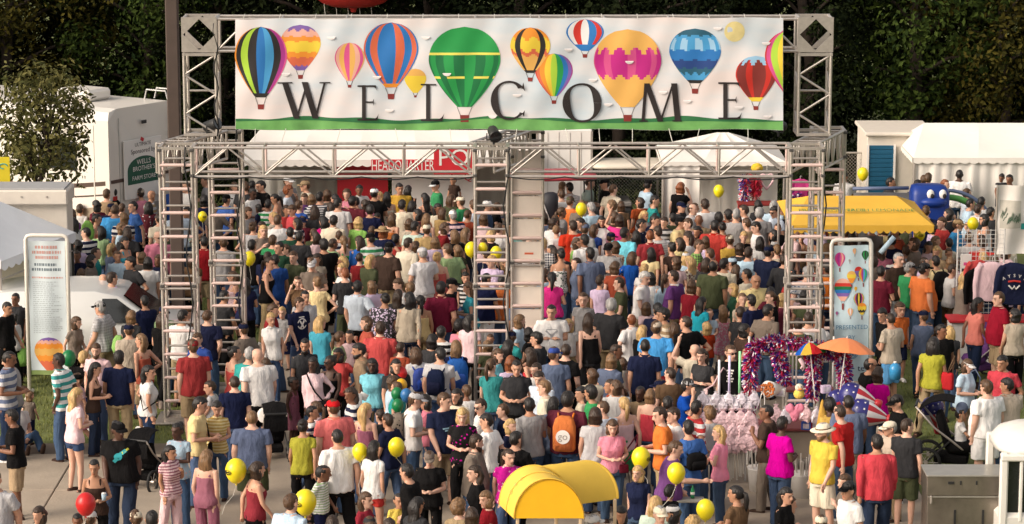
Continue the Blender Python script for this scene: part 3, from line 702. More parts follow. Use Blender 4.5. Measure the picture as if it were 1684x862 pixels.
PEOPLE = """
22 291 m F tee:charcoal tr:denim short/black 3 st
52 288 m F tee:charcoal tr:denim short/black 2 st
120 304 f B tee:darkred tr:black afro/black 3 st
134 299 m B tee:black tr:denim thick/black 2 st
142 306 m FL tee:white tr:denim short/brown 0 st
153 303 f B tee:chocolate tr:black long/darkbrown 1 st
175 312 m B tee:tan tr:denim short/brown 1 st
188 309 m L tee:black tr:black short/black 1 st
160 331 f BL tee:maroon tr:denim bob/black 2 ho
131 337 k B tee:white sh:navy short/darkbrown 1 st h=1.35
123 359 f BL long:white tr:black long/black 1 re
118 345 f B tee:purple tr:denim bob/brown 1 st
155 353 f R tank:salmon tr:black bun/black 1 ho
160 374 k B tee:white sk:brown long/brown 1 st h=1.25
188 338 L B tee:sky tr:denim buzz/brown 2 st
210 296 m L pol:white tr:lightblue cap/white+short/black 1 st
230 283 m F long:grey tr:denim cap/cream+short/brown 1 st h=1.83
233 311 f BL long:pink tr:navy cap/beige+short/darkbrown 1 st
246 314 m BR tee:stripe/tan/silver tr:denim - 2 st
245 333 f B tee:dots/maroon/white tr:black vlong/black 2 st
222 332 m L tee:blue tr:black short/black 1 st
262 352 m B tee:cream tr:navy buzz/darkbrown 1 st
260 380 m F pol:pink tr:taupe - 0 st g=
284 301 m B tee:blue tr:denim short/black 1 st
309 299 m FL tee:white tr:black short/brown 1 st
292 340 m B tee:paleblue tr:denim short/black 3 st
308 341 f F tee:mint tr:denim short/black 2 st
341 290 m L tee:grey tr:denim short/brown 1 st
336 322 f B tee:navy tr:black bob/black 1 st
370 321 m B tee:blue tr:black cap/black+short/black 2 st
352 335 m F tee:taupe tr:denim short/brown 0 st
385 300 f F tee:white tr:denim long/brown 1 st
203 390 f FR tank:aqua tr:black bob/black 1 st
334 391 m B pol:darkred sh:khaki short/black 1 st
367 391 m B tee:grey tr:denim short/brown 1 st
316 418 f B tee:brown tr:black long/darkbrown 1 st
26 483 m F tee:charcoal tr:black short/black 3 st h=1.6
8 498 m R tee:black tr:black short/black 2 st h=1.6
24 517 f L long:white tr:black bun/black 2 st h=1.35
121 521 f R tee:taupe tr:black bob/brown 0 st h=1.5
141 481 k F tee:white sh:navy short/black 2 st h=1.2
171 452 m BL tank:slate sh:navy - 1 st
182 449 m BR tee:lilac tr:denim short/darkbrown 1 st
168 497 L BL pol:check/silver/grey sh:khaki cap/black+short/grey 1 st
216 423 m FL pol:charcoal sh:khaki short/black 2 hp
240 489 m BL tee:navy tr:black short/black 2 re h=1.65
265 516 f B tee:black tr:black long/darkbrown 1 st
304 506 m B tee:chocolate tr:denim cap/brown+short/brown 1 st
297 512 m B tee:white sh:khaki short/black 2 st h=1.7
328 548 m FL pol:royal tr:denim short/brown 0 st
318 560 L B tee:darkred sh:khaki cap/darkred+short/brown 0 st h=1.84
233 550 f BL tank:rust sh:khaki long/lightbrown 1 hp h=1.7
340 512 m B tee:navy tr:denim buzz/brown 0 st
385 447 f L tank:palepink mi:red long/brown 1 st h=1.5
365 480 m B tee:charcoal tr:black short/black 2 st h=1.6
404 458 f B tee:navy tr:black long/black 2 st
413 310 m FR tee:white tr:denim short/black 4 ho
414 298 m B tee:brown tr:black buzz/black 3 st
433 298 m FL tee:black tr:black short/black 1 ho
402 300 m B tee:charcoal tr:black short/brown 1 st
472 291 m FR tee:grey tr:denim cap/white+short/brown 0 st h=1.82
471 306 f R tee:paleblue tr:denim curly/red 1 st
505 297 m FL tee:cream sh:khaki cap/tan+short/brown 1 st h=1.84
500 318 f F tee:purple tr:denim long/brown 0 st
456 320 f L tank:peach tr:denim pony/black 2 ho
513 321 f B tee:stripe/navy/silver tr:denim bob/lightbrown 0 st
526 317 m B tee:pin/white/navy tr:denim short/black 1 st
538 313 f B tee:taupe tr:denim bob/brown 1 st
551 321 m B tee:charcoal tr:denim short/black 1 st
545 334 f B tee:stripe/charcoal/tan tr:denim long/darkbrown 1 st
571 312 f F tee:pink tr:denim curly/brown 0 st
590 305 m FR pol:white tr:denim short/black 3 st
579 324 L B pol:maroon tr:denim short/black 2 st
589 325 f L tee:tan tr:denim short/black 1 st
602 330 f B tee:pink tr:denim bob/darkbrown 1 st
555 327 L B tee:white tr:denim short/black 1 st
484 338 m FL tee:red sh:denim short/brown 1 ho
470 338 f FR tee:red tr:denim long/darkbrown 2 st
490 331 m B tee:blue tr:denim short/brown 0 st
516 340 f B long:charcoal tr:darkdenim vlong/darkbrown 1 st
533 357 f B tee:magenta tr:denim long/black 1 st
547 356 m B pol:cream tr:denim short/black 2 st
589 358 f B tee:lime tr:denim bob/blonde 0 st
457 356 m B tee:white tr:denim short/brown 0 st
477 375 m B tee:darkgreen tr:denim short/black 2 st
492 382 m B tee:charcoal tr:denim short/black 2 st
432 371 f FR tee:taupe tr:denim long/blonde 0 st
427 337 k L tee:navy sh:navy short/black 4 st lift=.45
405 341 f FR tee:grey tr:denim bob/brown 1 ho
440 330 m B tee:stripe/white/green tr:denim short/black 3 st
414 396 m B tee:black tr:denim short/black 2 st
416 366 f B tee:silver tr:black bun/brown 1 st
448 388 m B tee:green tr:denim short/brown 1 st
460 398 m FL tee:darkgreen tr:denim short/black 1 st
473 402 m FL tee:white tr:denim short/brown 0 st
485 414 m FL tee:olive tr:denim short/brown 0 st
533 395 L B tee:black tr:black thick/black 2 st
566 389 f B tank:green tr:denim pony/lightbrown 0 st
592 390 f B long:blue tr:khaki vlong/darkbrown 0 st h=1.7
615 311 m B tee:black tr:denim cap/white+short/black 2 st
624 316 f F tee:pink tr:denim bob/blonde 1 st
638 317 f B tank:dots/cream/black tr:denim long/black 1 st
657 302 L F long:mustard tr:black short/black 2 st
671 306 f B long:black tr:black long/black 2 st
700 319 f B tank:charcoal tr:denim long/black 1 st
719 297 m L tee:green tr:denim cap/black+short/black 1 st brim=white h=1.84
740 321 f B tee:olive tr:denim long/brown 1 st
747 290 k F tee:chocolate sh:brown short/black 2 st lift=.75 h=1.1
760 324 m L tee:green tr:denim cap/cream+short/brown 1 st
677 331 f B tee:magenta tr:denim long/black 2 st
688 345 f B tee:maroon tr:denim bob/black 2 st
608 339 m B tee:navy tr:denim thick/black 2 st
622 351 k F tee:pink sh:pink short/black 2 st lift=.35
644 351 f B tank:orange tr:denim long/brown 1 st
662 330 L B pol:cream tr:khaki short/black 1 st
681 366 m B tee:mint tr:denim short/black 1 st
702 370 L B pol:camel tr:khaki cap/cream+short/brown 1 st
745 347 L B tee:stripe/navy/palepink tr:denim cap/white+short/grey 1 st
768 346 m B tee:rust tr:denim buzz/brown 2 st
727 343 f B long:camel tr:denim long/brown 1 st
780 330 m B tee:paleblue tr:denim short/brown 0 st
629 373 f B tee:navy tr:denim straw/tan+bob/red 1 st
651 387 k B tee:red sh:navy short/black 2 st h=1.4
669 393 m B pol:cream tr:khaki short/darkbrown 0 st
611 385 m B tee:stripe/white/green tr:denim cap/black+short/black 1 st
637 400 L B tee:chocolate tr:khaki cap/black+short/black 1 st h=1.84
697 409 m B tee:silver sh:white cap/silver+short/grey 1 st
738 403 L B tee:sage tr:denim short/brown 0 st h=1.8
748 379 f B tee:black tr:denim long/lightbrown 1 st
766 376 f B tee:charcoal tr:denim vlong/lightbrown 0 st
720 416 f BL tank:salmon sk:salmon bun/blonde 0 st
701 352 f B tank:lightblue tr:denim vlong/lightbrown 0 st
716 390 f B tee:lilac tr:denim bob/lightbrown 0 st
682 398 f B tee:brown tr:denim bob/brown 1 st
437 424 f R tank:black tr:khaki pony/darkbrown 1 st h=1.74
452 420 m B tee:royal tr:royal short/black 2 st h=1.68
514 425 m F tee:taupe tr:denim cap/silver+short/brown 0 ho
521 417 f F tee:beige tr:denim long/darkbrown 1 st
490 455 f F tee:brown tr:denim short/brown 0 ph
521 456 f B tee:paleyellow tr:black bun/lightbrown 0 st h=1.7
501 479 m F tee:silver tr:denim short/black 1 st
490 490 m FR tee:navy tr:denim short/brown 0 st print=emblem
446 515 f F pol:white tr:denim short/blonde 1 st
466 505 k F tee:grey sh:navy short/blonde 0 st h=1.25
526 521 f B tee:aqua tr:darkdenim vlong/blonde 0 st
564 434 f FL tee:white tr:denim short/blonde 0 st
568 443 m B tee:charcoal tr:olive short/red 0 st
587 463 m B pol:paleblue tr:black short/black 1 st h=1.8
500 557 m F pol:charcoal tr:black short/black 2 st beard=black
605 521 f L tee:rust tr:black bob/brown 0 st
660 459 m L tee:white tr:denim short/brown 0 st
675 465 k B tee:white sh:navy short/lightbrown 0 st h=1.5
653 478 f B tee:charcoal tr:black long/darkbrown 1 st
673 483 f B long:beige tr:darkdenim long/black 1 st
632 484 W B tee:floral/charcoal/lilac sk:black bun/black 2 st
692 487 f B tank:paleyellow sh:khaki pony/black 2 st
725 466 L B pol:maroon tr:denim thick/black 1 st
739 459 m R tee:black tr:black cap/black+short/black 1 st
766 448 k F tee:stripe/white/charcoal sh:denim short/black 1 st h=1.3
776 465 f L tee:aqua tr:denim long/brown 1 ho
755 528 k B tee:pink sk:pink afro/black 2 st h=1.35
772 519 f B tee:palepink tr:black long/black 2 st
725 538 m B tee:stripe/white/black tr:denim short/black 2 st
709 551 f B tee:charcoal tr:black bob/black 2 st
750 561 f B tee:navy tr:denim long/lightbrown 0 st
624 531 L B pol:red tr:khaki short/darkbrown 0 st h=1.82
795 393 f F tee:palepink tr:denim long/brown 1 st
810 420 m F tee:lilac tr:denim short/blonde 0 st
797 451 m B tee:navy tr:white buzz/black 2 st
807 378 f B tee:black tr:denim bob/blonde 0 st
820 368 m B tee:white tr:denim short/brown 0 st
825 455 m B tee:orange tr:denim short/black 2 st
800 330 m R tee:denim tr:black cap/white+short/black 1 st
795 352 f B tee:palepink tr:denim bob/brown 1 st
895 351 f B tee:slate tr:denim bob/darkbrown 1 st
922 300 m R tee:grey tr:denim short/lightbrown 0 st
924 313 m B tee:white tr:denim short/brown 0 st
937 302 m B pol:pin/white/silver tr:denim short/black 1 st
936 325 m B tee:orange tr:khaki cap/olive+short/brown 1 st
966 293 m R tee:mint tr:denim short/darkbrown 0 ho
997 294 m L tee:black tr:black cap/black+short/black 1 st
1006 305 m BR pol:cream tr:khaki short/brown 0 st
975 335 m B tee:lightblue tr:denim short/grey 0 st
956 331 m B tee:taupe tr:denim short/lightbrown 1 st
908 360 f B pol:white tr:denim bob/darkbrown 1 st
917 372 f B tee:white tr:denim short/lightbrown 0 st
914 355 f B tee:taupe tr:denim bob/brown 1 st
943 364 L B tee:red tr:denim short/darkbrown 1 st
960 369 m B tee:grey tr:denim cap/slate+short/brown 1 st
977 370 f B tee:royal tr:denim long/brown 1 st
990 356 f F long:white tr:denim bob/black 1 ph
963 387 L B pol:white tr:denim short/black 3 st
947 392 f R tee:lime tr:denim bob/brown 1 st g=
893 394 L B pol:check/navy/white tr:denim short/blonde 0 st
912 409 f B tee:chocolate tr:denim bob/darkbrown 1 st
925 410 f B tee:charcoal tr:denim short/black 1 st
971 409 L B pol:slate tr:khaki short/black 3 st h=1.86
1002 400 m F tee:grey tr:denim cap/black+short/black 1 st
1012 398 f B tee:floral/cream/rust tr:denim bob/brown 1 st
1063 296 m R tee:lightblue tr:denim cap/black+short/black 1 st h=1.84
1054 326 W B tee:rust tr:denim bob/darkbrown 1 st
1072 323 f R tee:teal tr:denim short/black 1 st
1078 352 m B tee:navy tr:denim cap/teal+short/black 1 st
1118 301 f BR tee:black tr:black bob/red 0 ph
1117 332 m R pol:charcoal tr:denim cap/navy+short/black 1 st
1137 336 m R pol:silver tr:denim balding/darkbrown 0 st
1161 329 L B tee:white tr:denim short/darkbrown 1 st
1007 331 f B tee:beige tr:denim curly/lightbrown 0 st
1052 361 m FR tee:dots/navy/silver tr:denim short/black 1 st
1073 355 m R tee:charcoal tr:denim short/black 1 st
1093 358 m F tee:stripe/silver/charcoal tr:denim short/darkbrown 0 st
1107 352 m B tee:olive tr:denim short/black 1 st
1116 357 L R tee:paleyellow tr:khaki cap/black+short/black 1 st
1135 360 m L tee:palepink tr:denim short/brown 0 st
1151 355 m B tee:tan tr:denim - 3 st
1183 352 f B tee:black tr:black afro/black 3 st
1198 348 f B tee:chocolate tr:black afro/black 3 st
1174 364 L B pol:red tr:denim short/black 1 st
1188 367 f B tee:navy tr:denim bun/black 2 st
1019 354 f B tee:magenta tr:denim bob/darkbrown 1 wv
1010 349 f B tee:brown tr:denim bob/brown 1 st
1026 376 L B tee:turquoise tr:denim short/black 3 st
1049 381 f B tee:chocolate tr:denim long/black 1 st
1070 380 L B pol:darkred tr:denim buzz/red 0 st
1084 374 m B tee:pin/white/silver tr:denim short/darkbrown 1 st
1106 400 f B tee:chocolate tr:black bun/black 1 st
1119 392 f B tee:paleyellow tr:denim long/darkbrown 1 st
1144 396 m R tee:check/olive/lime tr:denim short/brown 1 st
1162 390 f B tee:lilac tr:denim bob/brown 1 st
1150 373 f L tee:chocolate tr:denim bob/black 2 st
1070 409 f B tee:paleyellow tr:denim long/black 1 st
1128 416 f B tee:lightblue tr:denim cap/white+long/blonde 0 st
1214 352 f L tee:white tr:denim long/brown 0 st
1229 338 m L tee:white tr:denim short/darkbrown 1 st
1249 343 m B tee:grey tr:denim thick/grey 0 st
1278 340 m FL pol:paleblue tr:denim short/black 1 st g=
1272 332 m B tee:lightblue tr:denim thick/grey 0 st
1288 334 m B tee:mustard tr:black short/black 3 st
1233 360 m L tee:tan tr:denim short/brown 0 st
1248 366 m FL tee:white tr:denim short/black 0 st
1221 381 f FR tee:black tr:denim short/blonde 0 st
1252 391 f B tee:white tr:denim long/black 1 st
1263 406 L B tee:navy tr:denim cap/navy+short/black 1 st
1203 388 m B tee:mustard tr:denim cap/cream+short/brown 1 st
1216 401 f B tee:charcoal tr:denim bob/darkbrown 1 st
1230 408 m B tee:lightblue tr:denim short/darkbrown 1 st
1305 375 m R tee:palepink tr:denim balding/brown 0 st
1318 381 f FL tank:tan tr:denim pony/brown 1 st
1389 283 m FL pol:white tr:denim short/black 2 st
1277 404 f B tee:beige tr:denim short/lightbrown 0 st
1210 345 m B tee:grey tr:black short/grey 1 st
1301 340 m B tee:black tr:black short/darkbrown 1 st
1462 293 m R tee:charcoal tr:denim short/black 2 ph
1509 297 m B tee:navy tr:denim short/black 1 st
1527 287 m B tee:sage tr:denim thick/brown 0 st
1519 289 f B tee:brown tr:denim bob/brown 1 st
1551 296 m R tee:grey tr:denim short/red 0 st
1578 280 L B tee:white tr:denim buzz/black 4 st
1589 311 k R tee:paleblue sh:denim short/brown 0 st h=1.4
1592 328 m R tee:lightblue tr:denim short/black 1 st
1615 326 f B tee:white tr:denim short/black 2 st
1606 337 m R pol:white tr:denim short/darkbrown 1 st
1628 343 m B tee:charcoal tr:denim short/black 2 st
1622 353 f L tank:white tr:denim bob/black 1 st g=
1647 286 k F tee:stripe/white/charcoal sh:navy short/black 3 st lift=.55
1663 288 m FL tee:taupe tr:denim short/black 3 st
1571 361 m R tee:sky tr:denim cap/tan+short/brown 1 st
1551 358 m L tee:red tr:denim short/brown 0 st
1562 344 f L tee:charcoal tr:denim bob/black 0 st
1536 368 f BR tee:lilac tr:denim bob/black 1 st
1524 340 m B tee:navy tr:denim short/brown 0 st
1491 404 k B tee:lightblue sh:navy short/brown 1 st h=1.45
1476 372 L L tee:rust tr:denim short/black 2 st
1525 397 f F tee:palepink tr:denim long/black 2 st
1543 405 f FL tee:tan tr:denim bob/blonde 1 ho
1434 366 m B tee:grey tr:denim short/black 1 st
1455 368 f B tee:paleyellow tr:denim bob/brown 1 st
1595 384 m B tee:white tr:denim cap/beige+short/brown 1 st
1617 392 L B tee:red tr:denim short/darkbrown 1 st
922 411 f B tank:floral/white/darkgreen tr:denim bun/black 2 st
907 450 f B tee:magenta tr:denim pony/black 1 st
895 443 f B tee:lightblue tr:denim bob/brown 1 st
986 454 f B tee:lilac tr:denim short/darkbrown 1 st
960 482 k FL tee:grey sh:black short/brown 0 st h=1.5
907 502 L F tee:white tr:denim short/black 1 st print=eagle
872 540 f L tee:black tr:black bob/black 1 st
886 548 m L tee:charcoal tr:black thick/black 1 st
969 517 f B tank:black tr:charcoal long/darkbrown 0 st h=1.74
935 525 k F tee:white sh:khaki bob/blonde 0 st h=1.3
835 561 f B tee:black tr:black long/black 2 st
1003 493 L B tee:charcoal tr:khaki thick/grey 1 st
1022 457 m L tee:olive tr:denim short/darkbrown 0 st print=tan
1054 448 m R pol:white tr:khaki thick/white 0 st
1073 450 f B tee:dots/white/paleblue tr:denim bob/black 1 st
1093 452 f B long:lightblue tr:denim pony/brown 1 st
1110 446 L BL pol:purple tr:khaki short/darkbrown 1 st collar=white
1059 436 f B tee:white tr:denim bob/blonde 0 st
1137 423 f B tee:floral/cream/maroon tr:denim long/blonde 0 st
1114 424 f B tee:palepink tr:denim bob/brown 1 st
1173 429 L B tee:olive tr:denim balding/black 2 st
1011 432 f B tee:rust tr:denim bob/brown 0 st
1040 415 f B long:blue tr:denim long/brown 1 st
1152 490 f BR tee:aqua tr:denim long/black 1 ho
1167 508 k F tee:lightblue sh:white buzz/lightbrown 0 se lift=.75 h=.62
1189 503 k B dress:floral/pink/white - long/lightbrown 0 st h=1.25 lift=.12
1163 531 k BL tee:rust sh:denim bob/blonde 0 st h=1.25
1129 521 m B tee:black tr:denim buzz/darkbrown 1 st
1080 530 L B tee:sky sh:red cap/beige+short/brown 1 st
1055 536 f BR tee:black tr:black long/blonde 0 st
1040 517 m BL pol:white tr:white balding/red 0 st
1081 501 m B tee:navy tr:denim thick/black 1 st
1093 508 m L tee:stripe/tan/cream tr:denim thick/black 2 st
1110 532 f B tee:brown tr:denim long/brown 1 st
1161 425 f B tee:charcoal tr:denim long/darkbrown 1 st
1191 426 m B tee:cream tr:denim short/black 2 st
1064 499 k B tee:palepink sk:pink bob/brown 1 st h=1.3
1135 462 f B tee:darkred tr:denim bob/brown 1 st
1205 425 f B tee:silver tr:denim cap/lightblue+short/black 1 st
1209 437 f B tee:black tr:denim long/brown 1 st
1230 444 f B tee:cream tr:denim short/black 2 st
1241 452 L F pol:paleyellow tr:khaki - 2 st
1288 420 m B long:charcoal tr:denim short/darkbrown 1 st
1268 473 f BL tee:maroon tr:black bob/black 1 st
1211 467 f L tee:darkgreen tr:denim bob/blonde 0 st
1220 483 f FR tee:beige tr:denim short/lightbrown 0 st
1239 486 m BL tee:navy tr:denim short/black 1 st
1271 480 f L tee:black tr:denim pony/brown 0 st
1260 503 m BR tee:taupe tr:denim short/black 2 st
1217 506 k B tee:charcoal sh:navy buzz/darkbrown 1 st h=1.5
1221 534 f R tee:chocolate tr:black bob/black 2 st
1328 440 L B tee:floral/silver/slate tr:denim short/grey 0 st
1324 479 f B tee:olive tr:denim bob/black 2 st
1313 496 k F tee:pink sk:pink cap/palepink+bob/brown 0 st h=1.4
1347 520 f B tee:white tr:denim long/red 1 st
1361 434 m B tee:orange tr:denim short/black 3 st
1285 484 f B tee:maroon tr:denim bob/blonde 0 st
1313 525 m B tee:olive tr:denim short/darkbrown 1 st
1330 515 L B tee:white tr:denim short/darkbrown 1 st
1303 450 f B tee:red tr:denim bob/darkbrown 1 st
1477 417 m FR tee:chocolate sh:silver short/grey 0 st h=1.82
1494 433 m BR tee:green tr:denim cap/charcoal+short/grey 1 st
1518 434 L R tee:orange sh:denim cap/black+short/black 1 st h=1.8
1540 422 L B tee:paleyellow tr:denim short/black 2 st
1563 436 f BR tee:white sh:brown short/darkbrown 1 st
1584 447 f BR tee:taupe sh:beige long/blonde 0 re h=1.76
1604 491 f BR tee:salmon tr:darkdenim long/black 3 st
1645 481 L FL pol:darkred sh:khaki short/brown 0 st h=1.9
1456 508 m L tee:black tr:black thick/black 1 st
1468 517 m BL tee:beige sh:sky buzz/darkbrown 1 st
1480 498 k F tee:orange sh:navy short/brown 1 st h=1.5
1544 538 k F tee:stripe/pink/mauve sh:pink curly/brown 0 st h=1.25
1534 556 f B tee:chartreuse tr:khaki vlong/black 2 st h=1.72
1672 510 f B tee:beige tr:black bob/black 1 st
1660 520 k F tee:lilac sh:pink short/black 1 st h=1.3
9 579 m R pol:stripe/slate/silver tr:darkdenim buzz/black 3 ho
20 582 m L tee:grey tr:denim short/brown 1 ho
101 583 m L pol:stripe/white/teal tr:denim short/black 4 st h=1.84
136 579 k B tee:black sh:navy short/blonde 0 st h=1.4
160 565 m FL tee:palepink tr:denim short/brown 0 st beard=brown
152 597 f R tank:chocolate tr:darkdenim vlong/black 1 ho
195 579 L B tee:navy tr:khaki thick/black 2 st
121 640 f BR tee:palepink mi:denim long/blonde 0 ho h=1.7
47 645 k B tee:taupe sh:navy bob/lightbrown 0 st h=.95
27 655 m FR tee:white tr:denim short/brown 1 gr h=.92
25 675 m L tee:black sh:tan short/black 3 ho h=1.74
130 615 k L tee:palepink sh:pink cap/black+short/brown 1 st h=1.3
242 602 f BR tee:white tr:darkdenim vlong/black 1 st
383 571 f BR tank:red tr:denim bun/black 1 st
386 620 m B tee:navy tr:denim buzz/darkbrown 0 st h=1.65
350 628 k BL tee:silver sh:navy short/darkbrown 1 st h=1.25
322 655 m R tee:paleyellow tr:denim short/black 1 ho
357 660 f F pol:pin/paleyellow/mustard tr:denim short/black 1 ho
406 574 m B tee:teal tr:denim short/grey 1 st
424 575 L B tee:white sh:black - 0 st h=1.82
437 590 f B tee:grey tr:denim bob/brown 0 st h=1.5
414 677 L B tee:slate sh:olive buzz/lightbrown 0 st
514 588 f F long:palepink tr:denim long/black 4 st
545 585 f F tank:black tr:black bun/black 4 st g=
481 621 k FR dress:mauve - bun/black 4 st h=1.2
556 573 f F tee:red tr:black bob/black 3 st
597 566 m L pol:tan tr:khaki short/black 2 st beard=black
549 659 L B pol:salmon tr:denim cap/red+short/brown 0 st
612 590 f F tee:turquoise tr:denim bob/black 4 st h=1.6
600 665 f B tank:mauve tr:denim vlong/blonde 0 st
685 573 f B tee:white tr:denim long/brown 1 st
723 574 m BR tee:silver tr:denim short/black 1 st
677 647 m R tee:white tr:denim cap/silver+short/brown 0 ho
704 650 f L tee:pink tr:denim bob/black 1 ho
728 647 L FR tee:navy sh:khaki short/brown 0 st print=stripe h=1.84
752 640 f FL tee:cream tr:black bob/black 1 st
760 671 f F tee:dots/black/fuchsia tr:black bob/blonde 0 ho
796 657 m L tee:white tr:denim short/darkbrown 0 st g=
808 592 f B tee:teal tr:denim pony/brown 0 st
813 574 f R tee:turquoise tr:denim bob/brown 0 st
850 593 m F pol:charcoal tr:black short/black 1 ho
840 587 f B tee:lilac tr:denim bob/red 1 st
876 574 f BL tank:red sk:red vlong/darkbrown 1 st
911 573 m B tee:slate tr:denim cap/royal+short/brown 1 st
928 568 m BR tee:black tr:black buzz/darkbrown 0 st
885 597 m FL tee:white tr:denim short/darkbrown 0 st
892 611 m FL tee:paleblue tr:denim short/darkbrown 0 st
898 627 m L pol:cream tr:denim short/lightbrown 0 st
872 656 m B tee:grey tr:denim short/black 2 st
911 654 f B tee:slate tr:denim long/black 1 st
933 647 L B tee:maroon tr:denim thick/black 2 st
960 637 f BL tee:cream tr:denim long/black 1 st
976 635 m L tee:green tr:denim thick/black 2 st
833 666 m L tee:navy tr:denim short/brown 0 st h=1.6
838 690 f R tee:navy tr:denim bob/blonde 0 st h=1.55
875 691 k B tee:aqua sh:black bob/black 2 st h=1.3
806 683 m BL tee:white tr:denim short/black 1 st
979 672 f B tee:silver tr:denim bob/darkbrown 1 st
994 662 m BL tee:paleblue tr:denim short/brown 0 st
1061 559 L B pol:navy tr:black buzz/black 1 st h=1.84
1156 574 f FL tee:charcoal tr:denim long/darkbrown 0 st
1143 567 m B tee:cream tr:denim - 0 wv
1127 624 m R tee:blue tr:denim cap/silver+short/black 1 ph brim=charcoal
1069 641 W B tank:red tr:denim bob/lightbrown 0 st
1029 655 f B tank:palepink sk:green pony/blonde 0 st
1092 671 m L tee:orange tr:khaki short/darkbrown 0 ho
1110 672 m L tee:white tr:denim short/darkbrown 0 st
1144 660 m BR tee:stripe/red/white tr:denim short/black 2 st
1168 671 f B long:silver tr:denim curly/lightbrown 0 st
1095 655 f B tee:black tr:denim short/black 2 st
1053 635 k F tee:tan sh:navy buzz/black 4 st h=1.4
1202 568 m F tee:black tr:black short/brown 0 st g= print=text
1135 694 m BL tee:blue tr:denim short/black 1 st h=1.8
1186 701 f L tee:pink tr:denim long/blonde 0 st
1428 590 m R tee:black tr:black balding/black 2 st g=
1444 605 f BR tee:fuchsia tr:denim bob/darkbrown 2 st
1587 591 W FR tee:lightblue sh:khaki visor/white+bob/brown 0 st g=
1651 585 m FL tee:red tr:denim short/black 2 st
1625 627 L BL tee:white sh:white short/brown 0 st
1659 624 L BL pol:beige tr:denim short/black 2 st
1481 651 m L tee:black tr:black cap/black+short/black 1 ho
1469 693 m L tee:beige tr:khaki cap/cream+balding/grey 1 st g= h=1.6
1491 691 m B tee:charcoal sh:olive short/darkbrown 0 st
1357 697 m FL tee:yellow sh:cream straw/cream+short/grey 0 lk beard=lightbrown h=1.8
1388 668 m BL tee:red tr:denim buzz/darkbrown 0 st h=1.82
1368 659 f B tee:mustard tr:denim afro/black 4 st
1396 652 L B tee:slate tr:beige buzz/black 3 st
1443 717 L B long:crimson tr:darkdenim short/black 2 wk
1283 688 W BR tee:fuchsia tr:denim short/black 4 st h=1.74
1264 667 m L tee:chocolate tr:taupe buzz/black 3 st
66 832 f F tee:cream tr:denim bob/darkbrown 1 st
-6 775 L F tee:silver tr:denim short/brown 1 st
155 756 f F tank:chocolate tr:black pony/black 2 ho
150 843 k B tee:silver sh:navy cap/white+short/brown 1 st h=1.3
195 694 W F tee:black tr:darkdenim cap/black+bun/black 4 st print=splash h=1.78
126 845 k F tee:tan sh:navy short/black 3 st h=1.2
224 841 m B tee:beige tr:denim cap/cream+short/brown 1 st
250 843 m B tee:black tr:denim short/black 2 st
277 733 f FR pol:pin/palepink/mauve tr:palepink long/black 2 st h=1.5
294 696 f FL tee:dots/lightblue/palepink tr:denim bun/black 4 st
339 741 f B tank:mauve tr:mauve vlong/lightbrown 0 st
418 761 f BR tank:darkred tr:black bob/darkbrown 1 st
498 692 f B tee:chartreuse tr:black bun/black 2 st
557 708 L B tee:white tr:black buzz/black 1 st
525 766 k R tee:pin/white/sage sh:navy buzz/black 3 st h=1.35
477 815 m B pol:lightblue tr:denim short/brown 0 st
614 726 f B tee:white mi:red long/black 1 st h=1.68
599 810 f R tee:darkred tr:denim long/brown 0 st
677 765 m L tee:black tr:denim short/black 1 st
707 742 W F tee:black tr:black cap/taupe+short/brown 0 ho
779 716 L FR pol:taupe tr:denim short/darkbrown 0 st beard=darkbrown
786 766 f L tee:black tr:black long/darkbrown 0 st
681 821 f BR tee:charcoal tr:black long/black 2 re
755 823 f B tee:tan tr:denim curly/lightbrown 0 st
777 837 f B tee:brown tr:denim bob/darkbrown 1 st
835 738 f F tee:dots/fuchsia/palepink tr:denim pony/darkbrown 0 st
846 712 m B tee:black tr:black short/black 1 st
806 808 f L tee:darkred tr:denim bob/lightbrown 0 st
1006 690 f F tee:pink tr:denim bob/brown 0 ho
1101 727 W R tee:purple tr:charcoal short/brown 0 re
1050 766 f FL pol:navy tr:denim bob/blonde 0 st h=1.55
1101 802 k B tee:black sh:navy afro/black 2 st h=1.1
1077 818 f B tee:mint tr:denim long/blonde 0 st
1084 833 m F tee:silver tr:denim cap/cream+short/grey 0 st
1109 832 f L tee:white tr:denim cap/white+bob/black 2 st
1138 852 f B tee:beige tr:denim curly/blonde 0 st
1017 832 f FR tee:chocolate tr:denim bob/black 2 st
973 848 m B tee:taupe tr:denim cap/white+short/grey 1 st
1215 801 f BL tee:brown tr:black pony/black 2 st
1289 802 f R long:black tr:black long/black 1 st
1294 818 k R tank:black sh:navy short/brown 1 st h=1.4
1392 781 f L tee:taupe tr:denim short/brown 0 st
1398 793 m FL pol:white tr:black cap/black+short/black 2 st h=1.8
1352 850 m B tee:beige tr:denim cap/cream+short/brown 1 st
655 812 k FR tee:yellow sh:navy buzz/black 2 st h=1.2
610 852 f B tee:taupe tr:denim cap/charcoal+bob/brown 1 st
640 856 m B tee:grey tr:denim short/darkbrown 1 st
1404 384 f B tee:charcoal tr:denim bob/darkbrown 1 st
1420 398 m B tee:white tr:denim short/black 1 st
1452 404 f B tee:mauve tr:denim long/darkbrown 1 st
1466 388 m B tee:navy tr:denim short/black 2 st
1506 392 f L tee:taupe tr:denim bob/brown 1 st
1448 440 m B tee:maroon tr:denim short/black 1 st
1384 455 f B tee:palepink tr:denim long/brown 1 st
1372 380 m B tee:brown tr:denim short/black 2 st
1650 470 f B tee:black tr:black bob/black 1 st
1590 440 f R tee:darkred tr:denim long/darkbrown 1 st
545 850 f B tee:darkred tr:denim bob/darkbrown 1 st
"""
